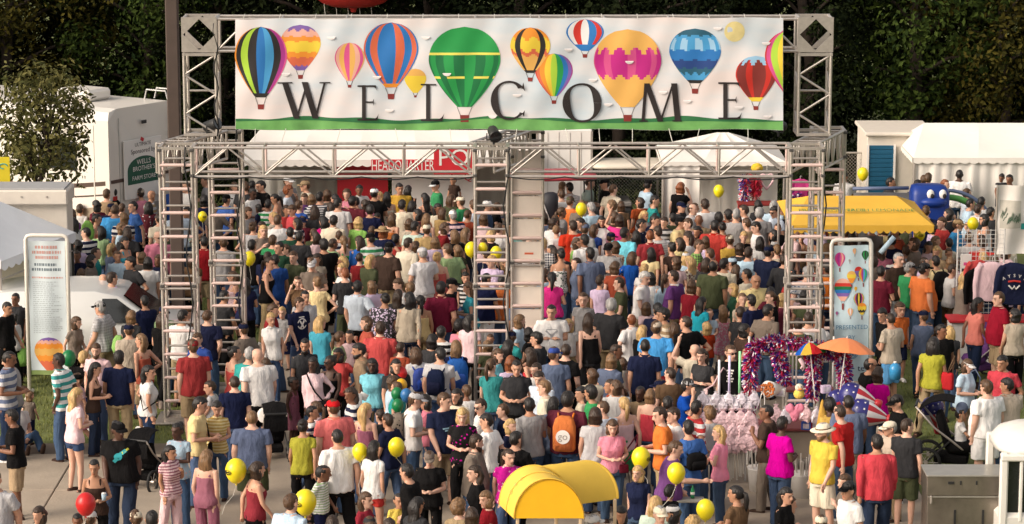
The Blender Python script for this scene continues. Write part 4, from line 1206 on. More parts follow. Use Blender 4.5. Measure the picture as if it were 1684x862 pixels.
# ------------------------------------------------------------------ the setting
def leafmat(name, c1, c2, rough=.6):
    if name in _mats: return _mats[name]
    m = bpy.data.materials.new(name); m.use_nodes = True; t = m.node_tree; b = t.nodes['Principled BSDF']; b.inputs['Roughness'].default_value = rough
    b.inputs['Specular IOR Level'].default_value = .08
    g = t.nodes.new('ShaderNodeNewGeometry'); r = t.nodes.new('ShaderNodeValToRGB')
    r.color_ramp.elements[0].color = (*c1, 1); r.color_ramp.elements[1].color = (*c2, 1)
    t.links.new(g.outputs['Random Per Island'], r.inputs[0]); t.links.new(r.outputs[0], b.inputs['Base Color'])
    _mats[name] = m; return m
ALU = mat('aluminium', (.50, .455, .41), rough=.36, metal=.6, var=.12, scale=14, bump=.1, bscale=90)
SUNSETALU = mat('sunset_tinted_tube', (.72, .54, .49), rough=.45, metal=.15, var=.12, scale=9)  # bare aluminium; the sunset sky's pink reflection is painted into its colour
CREAMPANEL = mat('cream_panel', (.76, .67, .58), rough=.6, var=.06, scale=3)
TENT = mat('tent_canvas', (.78, .74, .68), rough=.75, var=.05, scale=1.3, bump=.35, bscale=5)
WHITE = mat('white_paint', (.76, .73, .69), rough=.4, var=.04, scale=2)
PVC = mat('white_pvc', (.74, .70, .63), rough=.35, var=.04)
BLACKM = mat('black_metal', (.02, .02, .02), rough=.5)
DARKGLASS = mat('dark_glass', (.015, .017, .018), rough=.12, spec=.6)
RUBBER = mat('rubber', (.02, .02, .02), rough=.8)
STRING = mat('string', (.6, .58, .52), rough=.8)
REDV = mat('red_vinyl', (.52, .02, .03), rough=.5, var=.08, scale=2)
INK = mat('black_ink', (.022, .016, .016), rough=.7, var=.05)

# ground
GRASSM = mat('turf', (.11, .13, .035), rough=.95, var=.35, scale=1.2, bump=.5, bscale=30)
CONC = mat('concrete', (.345, .285, .22), rough=.9, var=.26, scale=.9, bump=.35, bscale=22)
_t = CONC.node_tree
MB().box((0, 85, -.10), (420, 260, .20)).build('ground', [GRASSM], kind='structure')
path = MB().box((.75, 49, -.01), (11.52, 42, .03)).box((-9.5, 37.65, -.01), (8.96, 19.3, .03)).build('path', [mat('path_base', (.16, .13, .10), rough=.95)], kind='structure')
slab_me = MB().box((0, 0, 0), (2.285, 2.285, .05), bev=.015).mesh('slab', [CONC])
slabs = []
for i in range(5):
    for j in range(18): slabs.append((-3.85 + i * 2.3, 29.2 + j * 2.3))
for i in range(4):
    for j in range(8): slabs.append((-13.05 + i * 2.3, 29.2 + j * 2.3))
for (x, y) in slabs:
    inst('slab', slab_me, path, (x, y, .012 + rnd.uniform(-.003, .003)), (0, 0, R(90 * rnd.randrange(4))))
gb = MB()
for k in range(40000):
    if k % 5 < 3: x, y = rnd.uniform(-13, -5.1), rnd.uniform(47.5, 60)
    else: x, y = rnd.uniform(6.7, 13), rnd.uniform(40, 60)
    a = rnd.uniform(0, 6.28); hh = rnd.uniform(.03, .085); w_ = .008
    dx, dy = math.cos(a) * w_, math.sin(a) * w_
    gb.add([(x - dx, y - dy, 0), (x + dx, y + dy, 0), (x + rnd.uniform(-.03, .03), y + rnd.uniform(-.03, .03), hh)], [(0, 1, 2)])
gb.build('grass', [leafmat('grass_blade', (.09, .12, .025), (.22, .22, .07))], kind='stuff')

# forest behind the festival ground
def tree_mesh(seed, H, spread, nleaf, leaf, lo, mats):
    r = random.Random(seed); tm = MB(); cm = MB()
    tr = [V(0, 0, 0)]
    for i in range(1, 6): tr.append(V(r.uniform(-.15, .15) * i * .5, r.uniform(-.15, .15) * i * .5, H * .8 * i / 5))
    tm.tube(tr, [H * .022 * (1 - .13 * i) for i in range(6)], 8)
    blobs = []
    nb = 26
    for i in range(nb):
        t = lo + (1 - lo) * (i + .5) / nb; z = H * t
        rad = spread * (1 - abs(t - .55) * 1.1) * r.uniform(.35, 1.0); a = i * 2.4 + r.uniform(-.5, .5)
        c = V(math.cos(a) * rad, math.sin(a) * rad, z); blobs.append((c, spread * r.uniform(.26, .44)))
        s = tr[min(4, int(t * 5))]; s = V(s.x, s.y, min(z * .8, H * .75))
        tm.tube([s, s.lerp(c, .5) + V(0, 0, .15), c], [H * .007, H * .005, H * .002], 5)
    for (c, rb) in blobs:
        for k in range(nleaf // nb):
            d = V(r.gauss(0, 1), r.gauss(0, 1), r.gauss(0, .8)); d.normalize(); p = c + d * rb * (r.random() ** .4) * (1 + .3 * noise.noise(d * 2 + c))
            n = (d + V(r.uniform(-1, 1), r.uniform(-1, 1), r.uniform(-.2, 1.1))).normalized()
            u = n.orthogonal().normalized(); u = (Matrix.Rotation(r.uniform(0, 6.28), 3, n) @ u); v = n.cross(u); s = leaf * r.uniform(.6, 1.35)
            cm.add([p - u * s * .55, p - v * s * .28 + n * s * .08, p + u * s * .55, p + v * s * .28 + n * s * .08], [(0, 1, 2, 3)])
    return tm.mesh('trunk', [mats[0]], True), cm.mesh('crown', [mats[1]])
BARK = mat('bark', (.045, .032, .024), rough=.95, var=.3, scale=5, bump=.5, bscale=12)
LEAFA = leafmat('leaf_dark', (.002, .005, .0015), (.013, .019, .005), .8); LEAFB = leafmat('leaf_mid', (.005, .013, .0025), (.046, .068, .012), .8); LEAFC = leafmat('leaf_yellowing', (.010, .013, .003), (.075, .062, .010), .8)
def put_tree(me, x, y, rz, sc_, label, group, crown_mat=None, name='forest_tree'):
    t = empty(name, label, 'tree', (x, y, 0), rz, group); t.scale = (sc_,) * 3
    inst('trunk', me[0], t); inst('crown', me[1], t, mats=[crown_mat] if crown_mat else None)
    return t
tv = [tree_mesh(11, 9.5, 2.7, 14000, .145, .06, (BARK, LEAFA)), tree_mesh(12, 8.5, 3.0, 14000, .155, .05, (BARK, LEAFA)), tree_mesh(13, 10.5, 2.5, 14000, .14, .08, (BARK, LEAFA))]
fk = 0
for row, (Y0, n, sp) in enumerate(((75.5, 17, 2.6), (79, 15, 3.0), (84, 13, 3.8))):
    for i in range(n):
        x = (i - (n - 1) / 2) * sp + rnd.uniform(-.6, .6); Y = Y0 + rnd.uniform(-.8, .8); px = proj((x, Y, 3))[0]
        cm_ = LEAFA
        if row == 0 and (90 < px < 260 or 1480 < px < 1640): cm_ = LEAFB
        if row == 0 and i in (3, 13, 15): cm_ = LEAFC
        lab = {0: 'dark leafy tree in the first row of the woods behind the tents', 1: 'tall dark tree deeper in the woods behind the tents', 2: 'tall dark tree at the very back of the woods'}[row]
        if cm_ is LEAFB: lab = 'mid-green tree above the ' + ('white motorhome' if px < 800 else 'large cream tent')
        if cm_ is LEAFC: lab = 'yellowing tree in the dark woods ' + ('over the motorhome' if px < 800 else 'over the shed with the blue door' if i < 14 else 'at the outer end beyond the large cream tent')
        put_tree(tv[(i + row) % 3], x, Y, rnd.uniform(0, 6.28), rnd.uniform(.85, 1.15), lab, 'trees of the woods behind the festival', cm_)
ub = MB()
for k in range(16000):
    x = rnd.uniform(-17, 17); Y = rnd.uniform(71.5, 75); z = rnd.random() ** 1.6 * (1.1 + .7 * noise.noise((x * .35, 0, 3)))
    p = V(x, Y, z); n = V(rnd.uniform(-1, 1), rnd.uniform(-1, .2), rnd.uniform(0, 1)).normalized(); u = n.orthogonal().normalized(); v = n.cross(u); s = rnd.uniform(.09, .22)
    ub.add([p - u * s * .5, p - v * s * .25, p + u * s * .5, p + v * s * .25], [(0, 1, 2, 3)])
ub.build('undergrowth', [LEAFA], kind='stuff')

# small tree in front of the motorhome
st_ = tree_mesh(21, 4.75, 1.6, 3900, .12, .58, (BARK, leafmat('leaf_street', (.045, .052, .015), (.150, .135, .045))))
_p = at(70, 300, 60)
small = put_tree(st_, _p.x, 60, .4, 1.0, 'small brownish-green tree in front of the white motorhome', None, name='street_tree')

# lamp post
_p = at(289, 300, 54.5)
lp = empty('lamp_post', 'tall dark brown square lamp post standing inside the left truss tower', 'lamp post', (_p.x, 54.5, 0))
MB().box((0, 0, 4.6), (.24, .24, 9.2), bev=.02).build('pole', [mat('pole_brown', (.075, .052, .042), rough=.55, var=.1)], lp)
MB().box((0, 0, .35), (.5, .5, .7), bev=.04).build('footing', [CONC], lp)
MB().box((0, -.55, 9.15), (.42, .75, .16), bev=.03).build('lamp_head', [mat('pole_brown', (0, 0, 0))], lp)

# ------------------------------------------------------------------ flat printing helpers
def textmesh(s, size, mats_, align='CENTER', extrude=0.0):
    c = bpy.data.curves.new('txt', 'FONT'); c.body = s; c.size = size; c.align_x = align; c.align_y = 'CENTER'; c.extrude = extrude; c.resolution_u = 3
    o = bpy.data.objects.new('txt', c)
    me = evaluated_mesh(o)
    bpy.data.objects.remove(o); bpy.data.curves.remove(c)
    me.materials.clear(); me.materials.append(mats_); me.name = 'lettering'
    return me
def signtext(s, size, m, parent, loc, rot=(math.pi / 2, 0, 0), sx=1.0, name='lettering'):
    return inst(name, textmesh(s, size, m), parent, loc, rot, (sx, 1, 1))
INKC = dict(K=(.022,.018,.018), G=(.38,.60,.05), g=(.02,.30,.07), d=(.01,.16,.05), Y=(.75,.55,.05), y=(.78,.70,.12), O=(.76,.27,.03), o=(.72,.40,.10), R=(.55,.03,.02), r=(.62,.13,.06), B=(.02,.16,.45), b=(.06,.30,.58), N=(.015,.05,.20), P=(.34,.03,.22), p=(.62,.08,.25), M=(.50,.02,.22), W=(.72,.70,.70), L=(.30,.52,.72), V=(.18,.10,.35), S=(.72,.38,.30), T=(.02,.10,.16), D=(.22,.03,.025), t=(.03,.35,.33))
def ink(k): return mat('ink_' + k + ('u' if k.isupper() else 'l'), INKC[k], rough=.55, var=.05, scale=3)
def balloon_art(parent, mp, cx, cy, w, h, gores, scheme, name='balloon_print', layer=1, basket=True, half=0):
    """printed hot-air balloon; cx = middle, cy = top (pixels), w, h = envelope size; scheme(j, n, t) -> ink letter"""
    global TRI
    m = 34; keys = []; mb = MB()
    def f(t):
        if t < .42: return math.sqrt(max(0, 1 - ((.42 - t) / .42) ** 2.1))
        return 1 - .80 * ((t - .42) / .58) ** 1.55
    for jj in range(gores * 3):
        j = jj // 3; TRI = abs(((jj + .5) / 3) % 2 - 1)
        a0, a1 = -math.pi / 2 + math.pi * jj / gores / 3, -math.pi / 2 + math.pi * (jj + 1) / gores / 3
        for i in range(m):
            t0, t1 = i / m, (i + 1) / m
            k = scheme(j, gores, (t0 + t1) / 2)
            if k not in keys: keys.append(k)
            q = [(cx + w / 2 * f(t) * math.sin(a), cy + h * t) for (t, a) in ((t0, a0), (t0, a1), (t1, a1), (t1, a0))]
            if half: q = [(min(x, half), y) for (x, y) in q]
            mb.add([mp(x, y, layer) for (x, y) in q][::-1], [(0, 1, 2, 3)], keys.index(k))
    if basket:
        bw = w * .13; by = cy + h * 1.10
        if 'K' not in keys: keys.append('K')
        if 'D' not in keys: keys.append('D')
        for s in (-1, 1):
            mb.add([mp(cx + s * bw * .8 - .4, cy + h, layer), mp(cx + s * bw * .8 + .4, cy + h, layer), mp(cx + s * bw * .45 + .4, by, layer), mp(cx + s * bw * .45 - .4, by, layer)][::-1], [(0, 1, 2, 3)], keys.index('K'))
        mb.add([mp(cx - bw * .5, by, layer), mp(cx + bw * .5, by, layer), mp(cx + bw * .42, by + bw * .75, layer), mp(cx - bw * .42, by + bw * .75, layer)][::-1], [(0, 1, 2, 3)], keys.index('D'))
    return mb.build(name, [ink(k) for k in keys], parent)

# ------------------------------------------------------------------ entrance gate of box truss
GW = .61
def X_at(px, Y, py=450): return at(px, py, Y).x
gate = empty('truss_gate', 'large aluminium box-truss entrance gate carrying the WELCOME banner', 'entrance gate', (0, 49, 0))
tube_me = MB().tube([(0, 0, 0), (0, 0, 1)], 1.0, 8).mesh('tube', [ALU], True)
def seg(name, a, b, r, parent, m=None):
    a, b = Vector(a), Vector(b); d = b - a
    q = d.to_track_quat('Z', 'Y').to_euler()
    return inst(name, tube_me, parent, a, q, (r, r, d.length), mats=[m] if m else None)
def tower(X, Y, z0, z1, ladder=True, panel=False):
    t = bpy.data.objects.new('truss_tower', None); col.objects.link(t); t.parent = gate; t.location = (X, Y - 49, 0)
    h = GW / 2; mb = MB()
    for sx in (-1, 1):
        for sy in (-1, 1):
            mb.tube([(sx * (h - .028), sy * (h - .028), z0), (sx * (h - .028), sy * (h - .028), z1)], .028, 8)
    for z in [z0 + .03, z1 - .03]:
        for s in (-1, 1):
            mb.box((0, s * (h - .028), z), (GW, .05, .05)); mb.box((s * (h - .028), 0, z), (.05, GW - .1, .05))
    t2 = mb.build('chord_frame', [ALU], t)
    if z0 < .5:
        MB().box((0, 0, .03), (.9, .9, .04), bev=.01).build('base_plate', [ALU], t)
    a = h - .028
    if ladder:
        z = z0 + .36; k = 0
        while z < z1 - .2:
            for sy in (-1, 1): seg('rung', (-a, sy * a, z + (.035 if sy > 0 else 0)), (a, sy * a, z + (.035 if sy > 0 else 0)), .030 if sy < 0 else .020, t, SUNSETALU if sy < 0 else ALU)
            for sx in (-1, 1): seg('brace', (sx * a, -a, z), (sx * a, a, z + (.41 if k % 2 else -.30)), .014, t, SUNSETALU if k % 2 else ALU)
            if k in (5,): 
                for sx in (-1, 1):
                    for sy in (-1, 1): MB().box((sx * a, sy * a, z - .04), (.085, .085, .12), bev=.01).build('joint_collar', [ALU], t)
                seg('rung', (-a, -a, z - .085), (a, -a, z - .085), .022, t)
            z += .417; k += 1
    else:
        n = 4; dz = (z1 - z0 - .08) / n
        for k in range(n):
            za, zb = z0 + .04 + k * dz, z0 + .04 + (k + 1) * dz; s = 1 if k % 2 == 0 else -1
            seg('brace', (-a * s, -a, zb), (a * s, -a, za), .020, t) if k % 2 == 0 else seg('brace', (a * s, -a, za), (-a * s, -a, zb), .020, t)
            for sx in (-1, 1): seg('brace', (sx * a, -a * s, za), (sx * a, a * s, zb), .014, t)
            if k == 2: seg('rung', (-a, a, za), (a, a, za), .02, t)
    if panel:
        z = .35
        while z < z1 - .5:
            MB().box((0, -a + .05, z + .205), (GW - .09, .018, .40), bev=.004).build('fabric_panel', [CREAMPANEL], t); z += .417
        signtext('ENTRANCE'[:0] or 'xxxxx', .07, ink('r'), t, (0, -a + .035, 2.6)) if False else None
        MB().box((.03, -a + .037, 2.62), (.16, .004, .035)).build('red_print', [ink('r')], t)
    return t
def beam(A, B, hgt, depth_dir, n, name='truss_beam', pink=True):
    """box truss between two points (top front chord); depth_dir = vector to the other face"""
    t = bpy.data.objects.new(name, None); col.objects.link(t); t.parent = gate
    A, B, D = Vector(A) - Vector((0, 49, 0)), Vector(B) - Vector((0, 49, 0)), Vector(depth_dir); dn = V(0, 0, -hgt); mb = MB()
    for o in (V(0, 0, 0), dn, D, D + dn): mb.tube([A + o, B + o], .026, 8)
    mb.build('chord_frame', [ALU], t)
    for k in range(n + 1):
        p = A.lerp(B, k / n)
        for o in (V(0, 0, 0), D): seg('upright', p + o, p + o + dn, .022, t, SUNSETALU if pink and o.length > 0 else None)
        seg('cross_tube', p, p + D, .018, t)
        if k < n:
            q = A.lerp(B, (k + 1) / n); mdl = p.lerp(q, .5)
            for o in (V(0, 0, 0), D):
                seg('brace', p + o + dn, mdl + o, .017, t); seg('brace', mdl + o, q + o + dn, .017, t)
    return t
YF, YM, YB = 49.0, 50.1, 51.2
TOPZ = 4.90
XF = [X_at(296, YF), X_at(808, YF), X_at(1321, YF)]
XB = [X_at(375, YB), X_at(867, YB), X_at(1357, YB)]
XU = [X_at(332, YM, 130), X_at(1337, YM, 130)]
for x in XF: tower(x, YF, 0.05, TOPZ)
for i, x in enumerate(XB): tower(x, YB, 0.05, TOPZ - (.02 if i != 1 else .02), panel=(i == 1))
for i in (0, 1):
    beam((XF[i] + GW / 2, YF - .27, TOPZ - .02), (XF[i + 1] - GW / 2, YF - .27, TOPZ - .02), .50, (0, .54, 0), 4)
for i in (0, 1, 2):
    beam((XF[i] + (.05 if i < 2 else .24), YF + GW / 2, TOPZ - .03), (XB[i] + (.05 if i < 2 else .24), YB - GW / 2, TOPZ - .03), .50, (-.45, 0, 0), 5, pink=False)
UZ0, UZ1, UZ2 = TOPZ + .03, 6.40, 7.02
for x in XU:
    tower(x, YM, UZ0, UZ1, ladder=False)
    mb = MB(); h = GW / 2 + .005; zc = (UZ1 + UZ2) / 2 + .01; hh = (UZ2 - UZ1) / 2 - .005
    # corner block: plate with a diamond opening, front and back, plus solid edges
    for sy in (-1, 1):
        y = sy * (h - .012); o = [(-h, -hh), (h, -hh), (h, hh), (-h, hh)]; d = [(0, -hh * .90), (h * .90, 0), (0, hh * .90), (-h * .90, 0)]
        vs = [V(p[0], y - .012, zc + p[1]) for p in o + d] + [V(p[0], y + .012, zc + p[1]) for p in o + d]
        fs = [(0, 1, 4), (1, 2, 5), (2, 3, 6), (3, 0, 7), (1, 5, 4), (2, 6, 5), (3, 7, 6), (0, 4, 7)]
        fs = fs + [tuple(i + 8 for i in f[::-1]) for f in fs] + [(4, 5, 13, 12), (5, 6, 14, 13), (6, 7, 15, 14), (7, 4, 12, 15), (0, 8, 9, 1), (1, 9, 10, 2), (2, 10, 11, 3), (3, 11, 8, 0)]
        mb.add(vs, fs)
    for sx in (-1, 1):
        for sz in (-1, 1): mb.tube([(sx * (h - .03), -h + .025, zc + sz * (hh - .03)), (sx * (h - .03), h - .025, zc + sz * (hh - .03))], .028, 8)
    o = mb.build('corner_block', [ALU], gate, loc=(x, YM - 49, 0))
beam((XU[0] + GW / 2, YM - .27, UZ2 - .03), (XU[1] - GW / 2, YM - .27, UZ2 - .03), .56, (0, .54, 0), 9, pink=False)

CABLE = mat('black_cable', (.012, .012, .013), rough=.6)
for (x, y, z0, z1, dx) in ((XF[0] + .20, YF - .31, .1, TOPZ, .05), (XF[1] + .27, YF - .30, .1, TOPZ, -.06), (XF[2] + .30, YF - .25, .1, TOPZ, .05), (XB[0] + .26, YB - .31, .6, TOPZ, .05), (XU[0] + .28, YM - .30, UZ0, UZ2 - .1, .04)):
    MB().tube([V(x + dx * math.sin(k * 1.3), y, z0 + (z1 - z0) * k / 14) - V(0, 49, 0) for k in range(15)], .013, 6).build('cable', [CABLE], gate, True)
for i in (0, 1):
    a, b = XF[i] + .3, XF[i + 1] - .3; MB().tube([V(a + (b - a) * k / 40, -.30, TOPZ - .52 - .05 * abs(math.sin(k * math.pi / 8))) for k in range(41)], .011, 6).build('cable', [CABLE], gate, True)
clamp = MB().box((0, 0, 0), (.075, .075, .05), bev=.01).mesh('clamp', [mat('clamp_dark', (.10, .095, .09), rough=.5, metal=.5)])
for x in XF + XB:
    Y = YF if x in XF else YB
    for z in (TOPZ - .06, TOPZ - .50, 2.46):
        for s_ in (-1, 1): inst('clamp', clamp, gate, (x + s_ * .277, Y - 49 - .30, z))

# spotlights clamped on the truss
def spotlight(p, aim, label):
    t = empty('spotlight', label, 'spotlight', p, 0, 'black stage spotlights on the gate')
    d = Vector(aim).normalized(); b = MB(); b.tube([-d * .16, -d * .12, d * .1, d * .16], [.05, .09, .10, .115], 14); b.build('housing', [BLACKM], t, True)
    b = MB(); b.tube([d * .161, d * .166], [.10, .10], 14); b.build('lens', [DARKGLASS], t)
    s = d.cross(V(0, 0, 1)).normalized(); b = MB(); b.tube([s * .12, s * .13 + V(0, 0, -.12), -s * .13 + V(0, 0, -.12), -s * .12], .012, 6); b.tube([(0, 0, -.12), (0, 0, -.20)], .02, 6); b.build('yoke', [BLACKM], t)
_q = at(347, 221, YM - .2); spotlight((_q.x, YM - .2, TOPZ + .21), (.8, -.5, .3), 'black spotlight at the foot of the upper tower beside the motorhome')
_q = at(1280, 222, YM - .2); spotlight((_q.x, YM - .2, TOPZ + .21), (-.8, -.5, .3), 'black spotlight under the banner corner nearest the shed with the blue door')
_q = at(812, 238, YF); spotlight((_q.x, YF, TOPZ + .2), (.2, -.9, -.3), 'black spotlight on top of the middle truss tower')

# ------------------------------------------------------------------ welcome banner
BYP = 49.62
def bmap(x, y, layer=0):
    p = at(x, y, BYP)
    rip = .012 * math.sin(x * .041 + .6 * math.sin(y * .03)) + .007 * math.sin(x * .117 + y * .05) + .008 * math.sin(y * .07 - x * .013) + .02 * noise.noise((x * .013, y * .02, 0))
    return V(p.x, BYP + rip - .0028 * layer, p.z)
bm_ = bpy.data.materials.new('banner_print'); bm_.use_nodes = True; _t = bm_.node_tree; _b = _t.nodes['Principled BSDF']; _b.inputs['Roughness'].default_value = .5
_tc = _t.nodes.new('ShaderNodeTexCoord'); _mp = _t.nodes.new('ShaderNodeMapping'); _mp.inputs['Scale'].default_value = (.35, .35, .9)
_n = _t.nodes.new('ShaderNodeTexNoise'); _n.inputs['Scale'].default_value = 1.6; _n.inputs['Detail'].default_value = 5
_r = _t.nodes.new('ShaderNodeValToRGB'); e = _r.color_ramp.elements
e[0].position = .32; e[0].color = (.50, .60, .67, 1); e[1].position = .52; e[1].color = (.68, .67, .68, 1); _e = e.new(.66); _e.color = (.76, .67, .65, 1)
_t.links.new(_tc.outputs['Object'], _mp.inputs[0]); _t.links.new(_mp.outputs[0], _n.inputs['Vector']); _t.links.new(_n.outputs[0], _r.inputs[0]); _t.links.new(_r.outputs[0], _b.inputs['Base Color'])
banner = empty('banner', 'wide white vinyl banner printed with hot-air balloons and the word WELCOME', 'banner', (0, 0, 0))
def sheet(mp, x0, x1, y0f, y1f, nx, ny, layer, mats_, name, parent, thick=False):
    vs = []; fs = []
    for i in range(nx + 1):
        x = x0 + (x1 - x0) * i / nx
        for j in range(ny + 1):
            y = y0f(x) + (y1f(x) - y0f(x)) * j / ny; vs.append(mp(x, y, layer))
    for i in range(nx):
        for j in range(ny): a = i * (ny + 1) + j; fs.append((a, a + 1, a + ny + 2, a + ny + 1))
    if thick:
        n = len(vs); vs += [v + V(0, .004, 0) for v in vs]; fs += [tuple(q + n for q in f[::-1]) for f in fs]
    mb = MB().add(vs, fs); return mb.build(name, mats_, parent, True)
top_y = lambda x: 31.5 - 2.5 * (x - 387) / 900 + .8 * math.sin(x * .05); bot_y = lambda x: 213.5 + 1.2 * math.sin(x * .03)
sheet(bmap, 387, 1288, top_y, bot_y, 150, 24, 0, [bm_], 'banner_sheet', banner, True)
sheet(bmap, 387.5, 1287.5, lambda x: 196 + 2.5 * math.sin(x * .021) + 1.5 * math.sin(x * .06), lambda x: bot_y(x) - .4, 150, 4, 1, [mat('ink_grass', (.14, .36, .10), rough=.55, var=.35, scale=2.5)], 'grass_print', banner)
sheet(bmap, 387.5, 1287.5, lambda x: 194.5 + 2.5 * math.sin(x * .021) + 1.5 * math.sin(x * .06), lambda x: 199.5 + 2.5 * math.sin(x * .021) + 2.5 * math.sin(x * .013), 150, 2, 2, [mat('ink_grass_dark', (.025, .15, .05), rough=.55, var=.2, scale=2.5)], 'grass_shade_print', banner)
# sun
_s = MB(); _s.add([bmap(1208, 52, 1)] + [bmap(1208 + 17 * math.cos(a * math.pi / 12), 52 + 17 * math.sin(a * math.pi / 12), 1) for a in range(24)], [(0, 1 + (k + 1) % 24, 1 + k) for k in range(24)]); _s.build('sun_print', [mat('ink_sun', (.78, .66, .30), rough=.6, var=.1)], banner)
zig = lambda j, n, t, a, b, k=1: a + b * abs(((t * k) % 1) - .5)
def stripes(seq): return lambda j, n, t: seq[j % len(seq)]
def bands(lst): # list of (t end, letter)
    return lambda j, n, t: next((k for (e_, k) in lst if t <= e_), lst[-1][1])
def zband(lst, amp, odd=True):
    return lambda j, n, t: next((k for (e_, k) in lst if t <= e_ + amp * (2 * TRI - 1)), lst[-1][1])
BA = lambda *a, **k: balloon_art(banner, bmap, *a, **k)
def first(j, n, t): return 'K' if t > .95 else ['O', 'K', 'G', 'K', 'B', 'b', 'K', 'P', 'p'][j]
BA(494, 41, 67, 75, 9, zband([(.12, 'V'), (.25, 'S'), (.36, 'O'), (.60, 'Y'), (.72, 'O'), (.90, 'r'), (1, 'V')], .03))
BA(429, 44, 86, 116, 9, first, layer=2)
BA(575, 70, 49, 63, 8, stripes('pSopoSpo'))
BA(683, 113, 36, 40, 6, lambda j, n, t: 'o' if t < .3 else 'Y')
BA(643, 37, 90, 107, 9, lambda j, n, t: 'O' if t > .93 else 'rBrBBrBrB'[j] if j != 4 else 'B', layer=2)
BA(764, 44, 118, 132, 10, lambda j, n, t: 'y' if abs(t - .335 - .03 * abs(TRI - .5)) < .018 or (abs(t - .64) < .02 and j % 3 != 2) else ('g' if (j % 2 or t < .33) else 'd'), layer=2)
BA(872, 45, 66, 75, 9, lambda j, n, t: 'K' if j in (2, 6) or t > .95 else ('O' if t < .20 + .10 * TRI else ('Y' if t < .46 + .12 * TRI else ('r' if t < .56 + .12 * TRI else 'o'))), layer=2)
BA(911, 88, 62, 70, 9, stripes('RrOYGgBVP'))
BA(962, 32, 62, 52, 7, lambda j, n, t: 'B' if t > .8 else 'BWRWBRB'[j], layer=1)
BA(1032, 48, 111, 128, 12, lambda j, n, t: 'o' if (t < .20 + .14 * TRI or t > .56 + .12 * TRI) else ('M' if j % 3 else 'p'), layer=3)
BA(1143, 47, 85, 90, 10, lambda j, n, t: 'K' if t > .93 else next(k for (e_, k) in ((.10, 'T'), (.16, 'b'), (.36, 'L' if j % 2 else 'b'), (.55, 'B'), (.70, 'N'), (.80, 'T'), (1.1, 'b')) if t <= e_ + .05 * TRI), layer=2)
BA(1243, 92, 67, 75, 9, lambda j, n, t: 'Y' if t > .92 else ('L' if t < .06 + .16 * TRI else ('D' if j % 3 else 'R')), layer=2)
BA(1300, 50, 84, 105, 9, lambda j, n, t: 'RpGYRG'[j % 6], layer=3, basket=False, half=1287.4)
# letters, drawn with thick and thin strokes and serifs
def glyph(ch):
    P = []
    def rect(x0, y0, x1, y1): P.append([(x0, y0), (x1, y0), (x1, y1), (x0, y1)])
    def stroke(xa, ya, xb, yb, w): P.append([(xa - w / 2, ya), (xa + w / 2, ya), (xb + w / 2, yb), (xb - w / 2, yb)])
    def serif(x, y, w, d=1): P.append([(x - w / 2, y), (x + w / 2, y), (x + w / 4, y + .035 * d), (x - w / 4, y + .035 * d)])
    if ch == 'E':
        rect(.21, .0, .39, 1); rect(.0, 0, .93, .05); rect(.0, .95, .86, 1); rect(.39, .50, .76, .545)
        P.append([(.93, 0), (1.0, .20), (.90, .05), (.70, .05)]); P.append([(.86, 1), (.92, .83), (.84, .95), (.66, .95)]); P.append([(.72, .545), (.77, .62), (.77, .42), (.72, .50)])
    if ch == 'L':
        rect(.22, 0, .39, 1); rect(0, 0, .90, .055); rect(0, .96, .64, 1); P.append([(.90, 0), (1.0, .22), (.88, .055), (.62, .055)])
    if ch == 'W':
        stroke(.12, 1, .36, 0, .125); stroke(.36, 0, .56, .92, .045); stroke(.52, 1, .74, 0, .125); stroke(.74, 0, .93, 1, .045)
        for x, w in ((.12, .30), (.93, .22)): rect(x - w / 2, .965, x + w / 2, 1)
    if ch == 'M':
        stroke(.16, 1, .09, 0, .075); stroke(.18, 1, .50, .0, .13); stroke(.50, 0, .80, 1, .05); stroke(.82, 1, .91, 0, .14)
        rect(0, 0, .2, .035); rect(.78, 0, 1.0, .035); 
    if ch in 'OC':
        n = 48; a0, a1 = (0, 2 * math.pi) if ch == 'O' else (R(42), R(318))
        for k in range(n):
            q = []
            for a, inner in ((a0 + (a1 - a0) * k / n, 0), (a0 + (a1 - a0) * (k + 1) / n, 0), (a0 + (a1 - a0) * (k + 1) / n, 1), (a0 + (a1 - a0) * k / n, 1)):
                rx, ry = (.5, .52) if not inner else (.5 - .185 * abs(math.cos(a - .25)) ** 1.2 - .025, .465)
                q.append((.5 + rx * math.cos(a), .5 + ry * math.sin(a)))
            P.append(q)
        if ch == 'C': P.append([(.83, .80), (.88, .98), (.93, .74), (.86, .82)]); P.append([(.83, .18), (.90, .06), (.92, .24), (.86, .16)])
    return P
for ch, x0, x1, y0, y1 in (('W', 459, 540, 135, 195), ('E', 588, 623, 140, 198), ('L', 692, 731, 138, 199), ('C', 807, 868, 134, 196), ('O', 925, 989, 138, 200), ('M', 1051, 1121, 137, 200), ('E', 1181, 1220, 135, 196)):
    mb = MB()
    for i, poly in enumerate(glyph(ch)):
        poly = [tuple(p) for p in poly]
        if len(poly) == 4:
            nu, nv = 3, 10; g = []
            for a in range(nu + 1):
                for b in range(nv + 1):
                    u, v = a / nu, b / nv; P0, P1, P2, P3 = (Vector(q) for q in poly); q = (P0 * (1 - u) + P1 * u) * (1 - v) + (P3 * (1 - u) + P2 * u) * v
                    g.append(bmap(x0 + (x1 - x0) * q.x, y1 + (y0 - y1) * q.y, 6 + .12 * i))
            mb.add(g, [(a * (nv + 1) + b, (a + 1) * (nv + 1) + b, (a + 1) * (nv + 1) + b + 1, a * (nv + 1) + b + 1) for a in range(nu) for b in range(nv)])
    mb.build('letter', [INK], banner)
